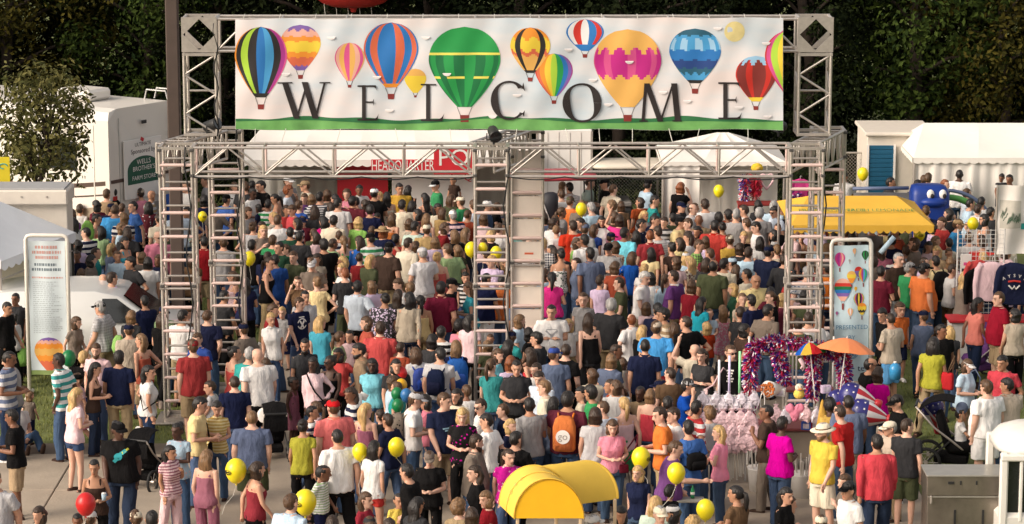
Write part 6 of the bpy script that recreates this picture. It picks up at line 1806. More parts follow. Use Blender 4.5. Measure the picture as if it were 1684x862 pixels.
def sheet2(mp, m, parent, name, u0=0, u1=1, v0=0, v1=1, layer=0, n=16):
    return sheet(lambda x, y, l: mp(x, y, l), u0, u1, lambda x: v0, lambda x: v1, max(3, int(n * (u1 - u0))), max(2, int(n * 2 * (v1 - v0))), layer, [m], name, parent, layer == 0)
def balloon_uv(parent, mp, u, v, w, asp, gores, scheme, basket=True, name='balloon_print', layer=1):
    return balloon_art(parent, lambda x, y, l: mp(x / 100, y / 100 * 1.0, l), u * 100, v * 100, w * 100, w * 100 * asp, gores, scheme, name, layer, basket)
SKYP = mat('sign_sky_print', (.52, .66, .72), rough=.5, var=.14, scale=3)
def draw_presented(s, mp, wi, hh):
    sheet2(mp, SKYP, s, 'banner_sheet'); k = wi / hh * 1.2
    for (u, v, w_, g, sch) in ((.17, .05, .30, 8, stripes('PpMPpSpM')), (.90, .04, .20, 7, stripes('dKgKdKg')), (.60, .02, .13, 6, stripes('SoSoLo')), (.50, .185, .26, 8, bands([(.3, 'o'), (.6, 'Y'), (1, 'O')])), (.25, .24, .48, 10, bands([(.2, 'S'), (.35, 'R'), (.5, 'd'), (.65, 'B'), (.8, 'V'), (1, 'S')])),
        (.70, .155, .22, 8, bands([(.4, 'R'), (1, 'V')])), (.84, .17, .28, 8, stripes('gYOPbgBY')), (.62, .30, .09, 6, stripes('OYOYOY')), (.71, .345, .30, 9, stripes('KYPKYKPYK')), (.80, .42, .26, 8, zband([(.3, 'O'), (.6, 'Y'), (.8, 'K'), (1, 'Y')], .05)), (.46, .455, .17, 7, stripes('WSoWSoW')), (.08, .48, .08, 6, stripes('RBRBRB')), (.45, .10, .07, 6, stripes('KWKWKW'))):
        balloon_uv(s, mp, u, v, w_, 1.15 * k, g, sch, layer=1 + (v * 10) % 3)
    inkb = mat('ink_sign_blue', (.07, .20, .34), rough=.5)
    for txt, v in (('PRESENTED', .595), ('BY', .672)):
        p = mp(.5, v, 3); signtext(txt, .112, inkb, s, p + V(0, -.03, 0), sx=1.0)
    mb = MB(); c = mp(.5, .79, 3) + V(0, -.02, 0)
    for rr in (.115, .095): mb.tube([c + V(rr * math.cos(a * math.pi / 10), 0, rr * .86 * math.sin(a * math.pi / 10)) for a in range(21)], .005, 4)
    for a_ in range(3):
        q = c + V((a_ - 1) * .045, 0, .0); mb.tube([q + V(.035 * math.cos(a * .7), 0, .05 * math.sin(a * .7)) for a in range(10)], .006, 4)
    mb.build('emblem', [inkb], s)
    signtext('te', .16, mat('ink_sign_navy', (.02, .04, .10), rough=.5), s, mp(.78, .905, 3) + V(0, -.02, 0))
pvc_sign(1370, 1442, 391, 50.3, R(-1.2), 'white-framed sky blue balloon sign reading PRESENTED BY', 'presenter_sign', draw_presented)
def draw_list(s, mp, wi, hh):
    sheet2(mp, mat('list_print', (.60, .67, .70), rough=.55, var=.12, scale=2), s, 'banner_sheet'); r = random.Random(5); k = wi / hh * 1.2
    def line(v, h, m, u0, u1, wd):
        mb = MB(); u = u0
        while u < u1:
            w_ = r.uniform(*wd); w_ = min(w_, u1 - u); mb.add([mp(u, v, 1), mp(u + w_, v, 1), mp(u + w_, v + h, 1), mp(u, v + h, 1)][::-1], [(0, 1, 2, 3)]); u += w_ + r.uniform(.012, .03)
        mb.build('text_line', [m], s)
    rd, dk, gy = mat('ink_list_red', (.58, .33, .30), rough=.6), mat('ink_list_dark', (.16, .20, .23), rough=.6), mat('ink_list_grey', (.42, .47, .50), rough=.6)
    for i in range(3): line(.035 + i * .038, .022, rd, .18 - .08 * (i % 2), .80 + .08 * (i % 2), (.03, .07))
    for i in range(2): line(.165 + i * .036, .020, dk, .15 - .07 * i, .75 + .12 * i, (.03, .06))
    line(.265, .012, rd, .08, .92, (.03, .06))
    for i in range(27): line(.30 + i * .0145, .006, gy, .10, .92 - r.uniform(0, .35), (.02, .09))
    balloon_uv(s, mp, .50, .715, .80, .98 * k, 12, zband([(.10, 'V'), (.20, 'S'), (.34, 'O'), (.55, 'o'), (.72, 'O'), (1, 'r')], .03), False)
    sheet2(mp, mat('ink_grass_sign', (.22, .30, .10), rough=.6, var=.2), s, 'grass_print', .002, .998, .965, .999, 2)
pvc_sign(37, 112, 384, 50.8, R(.3), 'white-framed pale sign with a long printed list and an orange balloon', 'list_sign', draw_list)

# ------------------------------------------------------------------ merchandise stall at the right edge
WIRE = mat('white_wire', (.70, .68, .65), rough=.35)
def grid_wall(x0, x1, y0, y1, Y, label, n=9):
    a, b = at(x0, y0, Y), at(x1, y1, Y); g = empty('wire_grid', label, 'display grid', ((a.x + b.x) / 2, Y, 0)); w_ = b.x - a.x; zt = a.z; zb = .1; mb = MB()
    k = 0
    while zb + k * .085 < zt: mb.tube([(-w_ / 2, 0, zb + k * .085), (w_ / 2, 0, zb + k * .085)], .005, 4, cap=False); k += 1
    m = int(w_ / .085)
    for i in range(m + 1): mb.tube([(-w_ / 2 + w_ * i / m, 0, zb), (-w_ / 2 + w_ * i / m, 0, zt)], .005, 4, cap=False)
    mb.build('wires', [WIRE], g, kind='stuff')
    for s in (-1, 1): seg('post', (s * w_ / 2, .01, 0), (s * w_ / 2, .01, zt), .016, g, WIRE)
grid_wall(1576, 1648, 377, 520, 54.2, 'white wire display grid with a hat and shirts at the clothing stall')
def hung_shirt(px, py, Y, k, topc, label, longs=True, prints=None, name='hanging_shirt'):
    p = at(px, py, Y); s = empty(name, label, 'shirt', p, rnd.uniform(-.1, .1), 'shirts hung up at the clothing stall')
    mb = MB(); mb.rings([(-.70, .25, .045, 0, 0), (-.35, .24, .055, 0, 0), (-.12, .24, .06, 0, 0), (-.04, .19, .05, 0, 0), (0, .07, .04, 0, 0)], 20)
    for sx in (-1, 1):
        L = .62 if longs else .25
        mb.tube([(sx * .17, 0, -.06), (sx * .245, -.01, -.16), (sx * (.26 + .02), -.03, -.16 - L * .5), (sx * .27, -.03, -.12 - L)], [.06, .06, .05, .045] if longs else [.06, .07, .075, .075], 10)
    me = refine(mb, 'shirt', .013, 3, 1800, .016, int(px)); me.materials.append(cloth(topc)); b = inst('shirt', me, s); s.scale = (k,) * 3
    MB().tube([(0, 0, -.02), (0, 0, .06), (.02, 0, .09), (.04, 0, .07)], .005, 5).build('hanger', [WIRE], s)
    if prints: prints(s)
    return s
hung_shirt(1632, 430, 52.6, 1.08, 'palepink', 'pale pink long-sleeved shirt hanging at the clothing stall')
def pr_(s):
    for i, ch in enumerate('AYSVE'): signtext(ch, .075, WHITE, s, ((i - 2) * .085, -.085, -.20 - .012 * abs(i - 2) ** 2), (math.pi / 2, (i - 2) * .18, 0))
    mb = MB(); mb.tube([(-.10, -.085, -.30), (0, -.088, -.285), (.10, -.085, -.30)], .016, 6); mb.build('print', [ink('R')], s)
    mb = MB(); mb.tube([(-.09, -.085, -.36), (-.03, -.088, -.42), (.0, -.088, -.37), (.03, -.088, -.42), (.09, -.085, -.36)], .014, 6); mb.build('print', [WHITE], s)
hung_shirt(1668, 432, 52.4, 1.15, 'navy', 'navy shirt with arched white letters hanging at the clothing stall', True, pr_)
hung_shirt(1612, 440, 53.0, .95, 'black', 'black shirt hanging behind the pale pink one at the clothing stall', True)
hung_shirt(1690, 438, 52.6, 1.05, 'lilac', 'lilac shirt hanging at the outer end of the clothing stall', True)
hung_shirt(1609, 428, 53.6, .8, 'red', 'bright red shirt hanging on the white wire grid', False)
ctb = empty('stall_table', 'red-topped white stall table under the hanging shirts', 'table', (at(1625, 482, 53.2).x, 53.2, 0)); MB().box((.1, .1, .93), (1.7, .6, .06), bev=.015).build('table_top', [REDV], ctb)
MB().box((.1, .15, .45), (1.6, .5, .9), bev=.01).build('front_cloth', [WHITE], ctb)
a = at(1641, 305, 55.0); b = at(1700, 418, 55.0); sw_ = empty('canvas_banner', 'white canvas stall side with green script lettering above the hanging shirts', 'canvas', ((a.x + b.x) / 2, 55, 0)); w_ = b.x - a.x
def mp3(u, v, l=0): return V((u - .5) * w_, .05 * math.sin(u * 8 + v * 3) + .03 * math.sin(v * 9) - .006 * l, a.z + (b.z - a.z) * v)
sheet2(mp3, TENT, sw_, 'canvas_sheet'); mb = MB(); r_ = random.Random(3)
sheet2(mp3, mat('print_beige', (.52, .49, .42), rough=.7, var=.2, scale=4), sw_, 'beige_print', .08, .62, .22, .62, 1)
for k in range(16):
    u = .12 + k * .03; c = mp3(u, .43 + r_.uniform(-.06, .06), 4); mb.tube([c + V(-.012, 0, -.09), c + V(.02, 0, r_.uniform(-.02, .10)), c + V(.03, 0, -.08)], .007, 4)
mb.build('script_print', [mat('ink_script', (.09, .16, .10), rough=.6)], sw_); sheet2(mp3, ink('t'), sw_, 'green_print', .64, .9, .55, .64, 2)
for s in (-1, 1): seg('post', (s * w_ / 2, .03, 0), (s * w_ / 2, .03, a.z), .02, sw_)
bd = empty('board', 'tall white display board with small red and black pictures beside the wire grid', 'display board', (at(1588, 440, 54.0).x, 54.0, 0)); MB().box((0, 0, 1.05), (.20, .03, 2.0), bev=.004).build('panel', [WHITE], bd)
for k in range(9): MB().box((rnd.uniform(-.05, .05), -.019, .9 + k * .12), (.07, .006, .06)).build('picture', [ink(('R', 'K', 'p')[k % 3])], bd)

# ------------------------------------------------------------------ toy cart
def strands(mb, pts, r, n, L, wd, nm):
    """tinsel: many little strips round a line"""
    pts = [Vector(p) for p in pts]; m = len(pts) - 1
    for k in range(n):
        t = rnd.random() * m; i = min(int(t), m - 1); c = pts[i].lerp(pts[i + 1], t - i)
        d = V(rnd.gauss(0, 1), rnd.gauss(0, 1), rnd.gauss(0, 1)).normalized(); q = c + d * r * rnd.uniform(.2, 1); u = d.orthogonal().normalized() * wd; e_ = q + (d + V(0, 0, -.5)).normalized() * L
        mb.add([q - u, q + u, e_ + u, e_ - u], [(0, 1, 2, 3)], rnd.randrange(nm) if (k % 7) else 0)
TIN = [mat('tinsel_red', (.45, .02, .05), rough=.3, metal=.3), mat('tinsel_blue', (.03, .03, .25), rough=.3, metal=.3), mat('tinsel_white', (.7, .66, .70), rough=.3, metal=.2), mat('tinsel_magenta', (.40, .03, .22), rough=.3, metal=.3)]
CY = 45.2
def cz(px, py, Y=CY): return at(px, py, Y)
tc0 = cz(1300, 640); cart = empty('toy_cart', 'vendor cart decked with tinsel and toys in front of the right truss tower', 'cart', (tc0.x, CY, 0)); o = V(tc0.x, CY, 0)
xl, xr = cz(1235, 700).x - o.x, cz(1375, 700).x - o.x; zt = cz(1300, 705).z
MB().box(((xl + xr) / 2, .25, zt), (xr - xl, .7, .05), bev=.01).build('counter', [mat('cart_red_board', (.24, .06, .06), rough=.6)], cart)
zu = cz(1300, 650).z; MB().box(((xl + xr) / 2, .45, zu), (xr - xl, .35, .04), bev=.01).build('shelf', [mat('cart_red_board', (0, 0, 0))], cart)
MB().box(((xl + xr) / 2, .3, zt - .28), (xr - xl - .06, .6, .45), bev=.01).build('side_board', [mat('cart_board', (.40, .33, .26), rough=.8)], cart)
for x in (xl, xr):
    for y in (0, .55): seg('post', (x, y, 0), (x, y, 2.2), .02, cart, WIRE)
for x in (xl + .2, xr - .2): MB().tube([(x, -.02, .22), (x, .05, .22)], .22, 18).build('wheel', [RUBBER], cart)
for (pts, n) in (([cz(1232, 680), cz(1233, 600), cz(1240, 570), cz(1275, 560), cz(1330, 566)], 1500), ([cz(1290, 625), cz(1278, 575)], 700), ([cz(1335, 650), cz(1338, 590), cz(1330, 572)], 900), ([cz(1392, 640), cz(1385, 585), cz(1340, 570)], 800)):
    t = empty('tinsel_garland', 'red, white and blue tinsel garland ' + {1500: 'looping over the near post of the toy cart', 700: 'hanging straight in the middle of the toy cart', 900: 'hanging under the toy cart parasols', 800: 'trailing at the far end of the toy cart'}[n], 'garland', (pts[0].x, CY - .06, 0), 0, 'tinsel garlands on the toy cart')
    mb = MB(); strands(mb, [p - V(pts[0].x, CY, 0) for p in pts], .085, int(n * 1.7), .085, .012, 4); mb.build('strands', TIN, t, kind='stuff')
# glow sticks
for i, (px, pt, m_, lab) in enumerate(((1183, 592, mat('glow_white', (.75, .74, .80), rough=.3), 'white light stick at the outer end of the toy cart'), (1200, 585, mat('glow_lilac', (.62, .55, .80), rough=.3), 'lilac light stick in the toy cart row'), (1217, 578, mat('glow_green', (.35, .80, .42), rough=.3), 'green light stick standing highest in the toy cart row'))):
    a_, b_ = cz(px, pt, 44.6), cz(px, pt + 68, 44.6); t = empty('light_stick', lab, 'light stick', (a_.x, 44.6, b_.z)); MB().tube([(0, 0, 0), (0, 0, a_.z - b_.z)], .020, 8).build('tube', [m_], t, True); MB().tube([(0, 0, -.22), (0, 0, 0)], .016, 8).build('handle', [ALU], t)
# rack with bagged sweets and batons
rk = empty('toy_rack', 'wire rack holding pink bags and silver batons at the end of the toy cart', 'rack', (cz(1192, 700, 44.7).x, 44.7, 0)); 
for zz in (1.45, .62): seg('rail', (-.34, 0, zz), (.34, 0, zz), .014, rk, WIRE)
for s in (-1, 1): seg('post', (s * .34, 0, 0), (s * .34, 0, 1.5), .016, rk, WIRE)
BAGP = mat('bag_pink_film', (.70, .47, .50), rough=.18, var=.5, scale=26, bump=.6, bscale=18, spec=.6); BAGC = mat('bag_clear_film', (.58, .52, .58), rough=.18, var=.4, scale=14, bump=.6, bscale=20, spec=.7)
def toybag(p, m_, label, k=1.0, grp='plastic toy bags on the rack'):
    t = empty('toy_bag', label, 'bag', p, rnd.uniform(-.4, .4), grp); mb = MB(); mb.rings([(-.24, .05, .02, 0, 0), (-.22, .09, .04, 0, 0), (-.19, .10, .05, 0, 0), (-.155, .108, .055, 0, 0), (-.12, .105, .055, 0, 0), (-.085, .095, .045, 0, 0), (-.055, .075, .035, 0, 0), (-.03, .05, .025, 0, 0), (0, .02, .015, 0, 0), (.03, .045, .02, 0, 0)], 18, p=3)
    mb.v = [tuple(V(*v) * (1 + .30 * noise.noise(V(*v) * 38 + V(p.x * 9, 0, 0)) + .16 * noise.noise(V(*v) * 80 + V(p.x * 5, 0, 0)))) for v in mb.v]; mb.build('bag', [m_], t, False); MB().tube([(0, 0, .02), (0, 0, .08)], .004, 4).build('tie', [STRING], t); t.scale = (k,) * 3
for row in range(3):
    for i in range(6):
        toybag(cz(1160 + i * 14.5 + 5 * (row % 2), 676 + row * 17, 44.55 - .03 * row), BAGP, '%s pink film bag, %s along, on the toy rack' % (('glossy upper', 'crumpled middle', 'pale lower')[row], ('first', 'second', 'third', 'fourth', 'fifth', 'last')[i]), 1.25 + .2 * rnd.random())
for i in range(9): toybag(cz(1156 + i * 10.5, 646 + (i % 2) * 9, 44.6), BAGC, 'clear bag of small toys, %s along, above the pink bags' % ('first', 'second', 'third', 'fourth', 'fifth', 'sixth', 'seventh', 'eighth', 'last')[i], .85)
for i in range(17):
    px = 1163 + i * 3.9; a_, b_ = cz(px, 718, 44.6), cz(px + rnd.uniform(-3, 3), 786 + rnd.uniform(-10, 6), 44.5); t = empty('baton', 'thin silver baton hanging in the row below the pink bags', 'baton', a_, 0, 'silver batons hanging from the toy rack'); MB().tube([(0, 0, 0), b_ - a_], .013, 7).build('rod', [mat('baton_silver', (.55, .51, .46), rough=.3, metal=.3)], t); MB().ball((0, 0, .0), .022, 8, 6).build('ball_end', [WHITE], t, True)
for i, (px, py, c_, lab) in enumerate(((1290, 690, 'cream', 'cream toy box on the toy cart counter near the bead cone'), (1326, 700, 'blue', 'blue toy box in the middle of the toy cart counter'), (1340, 698, 'darkred', 'dark red toy box beside the blue one on the cart'), (1358, 640, 'lilac', 'lilac toy box on the upper shelf of the cart'), (1284, 645, 'white', 'white toy box on the upper shelf of the cart'), (1272, 700, 'palepink', 'pale pink toy box at the cart counter end'))):
    t = empty('toy_box', lab, 'toy box', cz(px, py, 44.95), rnd.uniform(-.5, .5), 'toy boxes on the cart'); MB().box((0, 0, 0), (.16, .09, .13), bev=.008).build('box', [cloth(c_)], t); MB().box((0, -.048, 0), (.10, .006, .08), bev=.002).build('box_window', [BAGC], t)
for i, (px, py) in enumerate(((1276, 668), (1292, 672), (1325, 668), (1343, 672), (1360, 676))):
    toybag(cz(px, py, 44.75), (BAGP, BAGC)[i % 2], '%s bag of toys hanging, %s along, from the cart counter' % (('pink', 'clear')[i % 2], ('first', 'second', 'third', 'fourth', 'last')[i]), 1.0, 'toy bags on the cart counter')
for (px, py, lab) in ((1248, 790, 'white bucket under the pink bags beside the toy cart'), (1318, 800, 'white bucket of silver rods beside the yellow-shirted person')):
    p = atz(px, py + 20, 0); t = empty('bucket', lab, 'bucket', (p.x, p.y, 0)); MB().rings([(0, .15, .15, 0, 0), (.40, .19, .19, 0, 0), (.42, .20, .20, 0, 0), (.40, .18, .18, 0, 0)], 20).build('tub', [WHITE], t, True)
    for k in range(9):
        a_ = rnd.uniform(0, 6.28); MB().tube([(.1 * math.cos(a_), .1 * math.sin(a_), .3), (.13 * math.cos(a_), .13 * math.sin(a_), .62 + .1 * rnd.random())], .014, 6).build('rod', [mat('baton_silver', (0, 0, 0))], t)
# bowl of beads, duck hat, plush, pistol, loops
t = empty('bead_cone', 'white paper cone of orange beads on the toy cart', 'toy', cz(1262, 640, 44.9)); mb = MB(); mb.tube([(0, -.10, .02), (.10, .02, .0), (.30, .12, -.02)], [.14, .11, .02], 16); mb.build('cone', [WHITE], t, True); mb = MB()
for k in range(70):
    a_, rr = rnd.uniform(0, 6.28), .125 * math.sqrt(rnd.random()); n_ = V(-.6, -.8, .1).normalized(); u = V(0, 0, 1); v = n_.cross(u); mb.ball(V(0, -.10, .02) + n_ * .015 + u * rr * math.sin(a_) + v * rr * math.cos(a_), .018, 6, 4)
mb.build('beads', [mat('bead_orange', (.45, .12, .02), rough=.25)], t, True, kind='stuff')
t = empty('plush_duck', 'yellow plush duck hat on the toy cart shelf', 'plush toy', cz(1314, 648, 44.8)); mb = MB(); mb.ball((0, 0, 0), (.09, .09, .085), 14, 10); mb.build('body', [cloth('yellow')], t, True); mb = MB(); mb.ball((0, -.02, .11), (.07, .07, .065), 12, 8); mb.build('head', [cloth('cream')], t, True)
mb = MB(); mb.ball((.01, -.09, .10), (.04, .05, .015), 10, 6); mb.build('beak', [cloth('orange')], t, True)
for s in (-1, 1): MB().ball((s * .028, -.08, .135), .009, 6, 4).build('eye', [INK], t)
t = empty('plush_heart', 'pink crinkled plush heart hanging below the toy cart counter', 'plush toy', cz(1307, 678, 44.75)); mb = MB()
for (x, z, r_) in ((-.08, .06, .085), (.08, .06, .085), (0, -.02, .10), (-.0, -.11, .045)): mb.ball((x, 0, z), (r_, .06, r_), 12, 8)
me = refine(mb, 'heart', .012, 3, 1500, .012, 3); me.materials.append(cloth('pink')); inst('heart', me, t); MB().tube([(0, 0, .12), (0, 0, .2)], .004, 4).build('tie', [STRING], t)
t = empty('pipe_bundle', 'three upright white pipes in the middle of the toy cart', 'pipe bundle', cz(1303, 632, 45.2))
for dx in (-.06, 0, .06): MB().tube([(dx, 0, 0), (dx, 0, .72)], .014, 8).build('pipe', [WHITE], t)
for i, px in enumerate((1243, 1254)):
    c = cz(px, 660, 44.6); t = empty('glow_loop', 'thin white loop hanging %s below the bead cone' % ('first', 'second')[i], 'loop', c); MB().tube([V(.035 * math.sin(k * math.pi / 8), 0, .14 * math.cos(k * math.pi / 8)) for k in range(17)], .008, 6).build('ring', [WHITE], t, True)
t = empty('toy_pistol', 'pale pink toy pistol hanging under the parasols of the toy cart', 'toy', cz(1320, 600, 44.8)); mb = MB(); mb.tube([(-.05, 0, .10), (.0, 0, .02), (.03, 0, -.06)], [.03, .035, .025], 8); mb.tube([(.0, 0, .0), (-.03, 0, -.06), (.0, 0, -.10), (.03, 0, -.05)], .012, 6); mb.build('body', [cloth('palepink')], t, True)
t = empty('stuffed_flame', 'yellow and orange inflatable flame toy beside the toy cart', 'inflatable toy', cz(1352, 690, 44.5)); mb = MB(); mb.rings([(-.25, .05, .04, 0, 0), (-.1, .09, .06, 0, 0), (.1, .07, .05, .01, 0), (.28, .03, .03, .0, 0), (.33, .008, .008, 0, 0)], 14); mb.build('body', [cloth('mustard')], t, True); MB().ball((0, -.05, -.08), (.05, .03, .06), 10, 6).build('flame_patch', [cloth('rust')], t, True)
# parasols
def parasol(px, py, Y, rad, mats_, label, tilt=(0, 0), hgt=.26, n=16, per=2):
    p = at(px, py, Y); t = empty('parasol', label, 'parasol', p); t.rotation_euler = (tilt[0], tilt[1], 0); c = bpy.data.objects.new('canopy', None); col.objects.link(c); c.parent = t
    for k in range(n // per):
        mb = MB(); vs = []; m = 6
        for i in range(m + 1):
            f = i / m; r_ = rad * f; z = -hgt * f ** 1.7
            for j in range(per + 1): a_ = 2 * math.pi * (k * per + j) / n; vs.append((r_ * math.cos(a_), r_ * math.sin(a_), z - .012 * f * (j % per != 0)))
        fs = [(i * (per + 1) + j, (i + 1) * (per + 1) + j, (i + 1) * (per + 1) + j + 1, i * (per + 1) + j + 1) for i in range(m) for j in range(per)]
        kk = len(vs); vs += [(x, y, z - .004) for (x, y, z) in vs]; fs += [tuple(q + kk for q in f_[::-1]) for f_ in fs]
        mb.add(vs, fs).build('gore', [mats_[k % len(mats_)]], c, True)
    MB().tube([(0, 0, .03), (0, 0, -.9)], .010, 6).build('pole', [WIRE], t)
parasol(1393, 556, 44.9, .47, [mat('parasol_orange', (.80, .25, .09), rough=.55, var=.07)], 'orange paper parasol over the toy cart', (R(-6), R(7)), .19)
parasol(1331, 563, 45.0, .25, [cloth('blue'), cloth('mustard'), cloth('red'), cloth('green')], 'small rainbow-coloured parasol beside the orange one', (R(-8), R(-6)), .17)
# flag balloons shaped like hot-air balloons
FL = [mat('flag_red', (.45, .03, .04), rough=.3), mat('flag_white', (.72, .68, .68), rough=.3), mat('flag_blue', (.03, .03, .16), rough=.3)]
def flag_balloon(px, py, Y, k, d, label, ends):
    p = at(px, py, Y); t = empty('flag_balloon', label, 'balloon', p, 0, 'inflatable stars-and-stripes balloons'); d = Vector(d).normalized(); q = d.to_track_quat('Z', 'Y').to_matrix()
    t.rotation_euler = q.to_euler(); t.scale = (k,) * 3; prof = [(.02, -.22), (.12, -.20), (.19, -.13), (.215, -.03), (.205, .06), (.17, .16), (.12, .26), (.075, .34), (.05, .38)]
    n = 24; mb = MB(); vs = [(r_ * math.cos(2 * math.pi * j / n), r_ * math.sin(2 * math.pi * j / n), z) for (r_, z) in prof for j in range(n)]
    fs = []; ms = []
    for i in range(len(prof) - 1):
        for j in range(n): fs.append((i * n + j, i * n + (j + 1) % n, (i + 1) * n + (j + 1) % n, (i + 1) * n + j)); ms.append(2 if i < 4 else (j // 2) % 2)
    mb.v = vs; mb.f = fs + [tuple(range(n - 1, -1, -1)), tuple(range((len(prof) - 1) * n, len(prof) * n))]; mb.m = ms + [2, 0]; mb.build('envelope', FL, t, True)
    for j in range(12):
        a_ = 2 * math.pi * j / 12
        for (r_, z) in ((.2165, .0), (.200, -.11)):
            st_ = []; N = V(math.cos(a_), math.sin(a_), 0); U = V(-math.sin(a_), math.cos(a_), 0)
            for k2 in range(10): rr = .022 if k2 % 2 == 0 else .010; b_ = k2 * math.pi / 5; st_.append(N * (r_ + .004) + U * rr * math.sin(b_) + V(0, 0, z + rr * math.cos(b_)))
            MB().add(st_, [tuple(range(10))]).build('star', [FL[1]], t)
    mb = MB(); mb.rings([(.37, .06, .06, 0, 0), (.40, .075, .075, 0, 0), (.47, .07, .07, 0, 0), (.49, .04, .04, 0, 0)], 14); mb.build('basket', [FL[0]], t, True)
flag_balloon(1402, 651, 44.6, 1.0, (1, -.2, -.28), 'upper stars-and-stripes balloon lying over the shoulder of the slate-shirted person', 0)
flag_balloon(1418, 679, 44.2, 1.05, (1, -.1, -.22), 'lower stars-and-stripes balloon beside the red-shirted person', 0)
flag_balloon(1378, 658, 44.9, .8, (.3, -.4, -1), 'stars-and-stripes balloon pointing down behind the other two', 0)
flag_balloon(1534, 672, 45.9, .9, (.25, 0, -1), 'stars-and-stripes balloon tied to the black stroller', 0)

# wares in the white tent
def hangware(px0, py0, py1, Y, n, mats_, lab):
    p = at(px0, py0, Y); t = empty('tinsel_garland', lab, 'garland', p, 0, 'wares hung in the white tent'); mb = MB(); q = at(px0, py1, Y) - p; strands(mb, [(0, 0, 0), q * .5 + V(.02, 0, 0), q], .09, n, .10, .012, len(mats_)); mb.build('strands', mats_, t, kind='stuff')
hangware(1224, 290, 330, 64.8, 420, TIN[:3], 'blue and red tinsel wig hanging in the white tent'); hangware(1242, 292, 322, 64.8, 420, [TIN[0], FL[0]], 'red tinsel wig hanging in the white tent')
hangware(1308, 318, 332, 63.0, 300, [TIN[1], TIN[3], TIN[2]], 'purple tinsel wig under the pink shirt seen through the right tower')
hung_shirt(1316, 294, 63.0, .75, 'magenta', 'bright pink shirt hanging behind the right truss tower', False)
t = empty('heart_wreath', 'pink heart-shaped wreath hanging in the white tent', 'wreath', at(1261, 297, 64.9)); MB().tube([V(.16 * math.sin(a_ * math.pi / 12) ** 3, 0, .013 * (13 * math.cos(a_ * math.pi / 12) - 5 * math.cos(a_ * math.pi / 6) - 2 * math.cos(a_ * math.pi / 4))) for a_ in range(25)], .025, 7).build('ring', [cloth('palepink')], t, True)
MB().tube([(0, 0, .08), (0, .02, .35)], .006, 4).build('cord', [STRING], t)
t = empty('wares_table', 'dark red wares table in front of the white tent wall', 'table', (XY(1252, 64.6), 64.6, 0)); MB().box((0, 0, 1.28), (1.1, .5, .05), bev=.01).build('table_top', [cloth('darkred')], t)
for sx in (-1, 1): MB().box((sx * .5, 0, .63), (.05, .45, 1.26)).build('leg', [cloth('darkred')], t)
t = empty('yellow_lamp_sign', 'yellow plush toy hanging under the roof edge of the white tent', 'plush toy', at(1245, 276, 65.2)); t.name = 'plush_toy'; MB().ball((0, 0, 0), (.14, .1, .11), 12, 8).build('body', [cloth('yellow')], t, True); MB().ball((.02, -.09, .0), (.06, .03, .04), 8, 6).build('face', [cloth('mustard')], t, True)

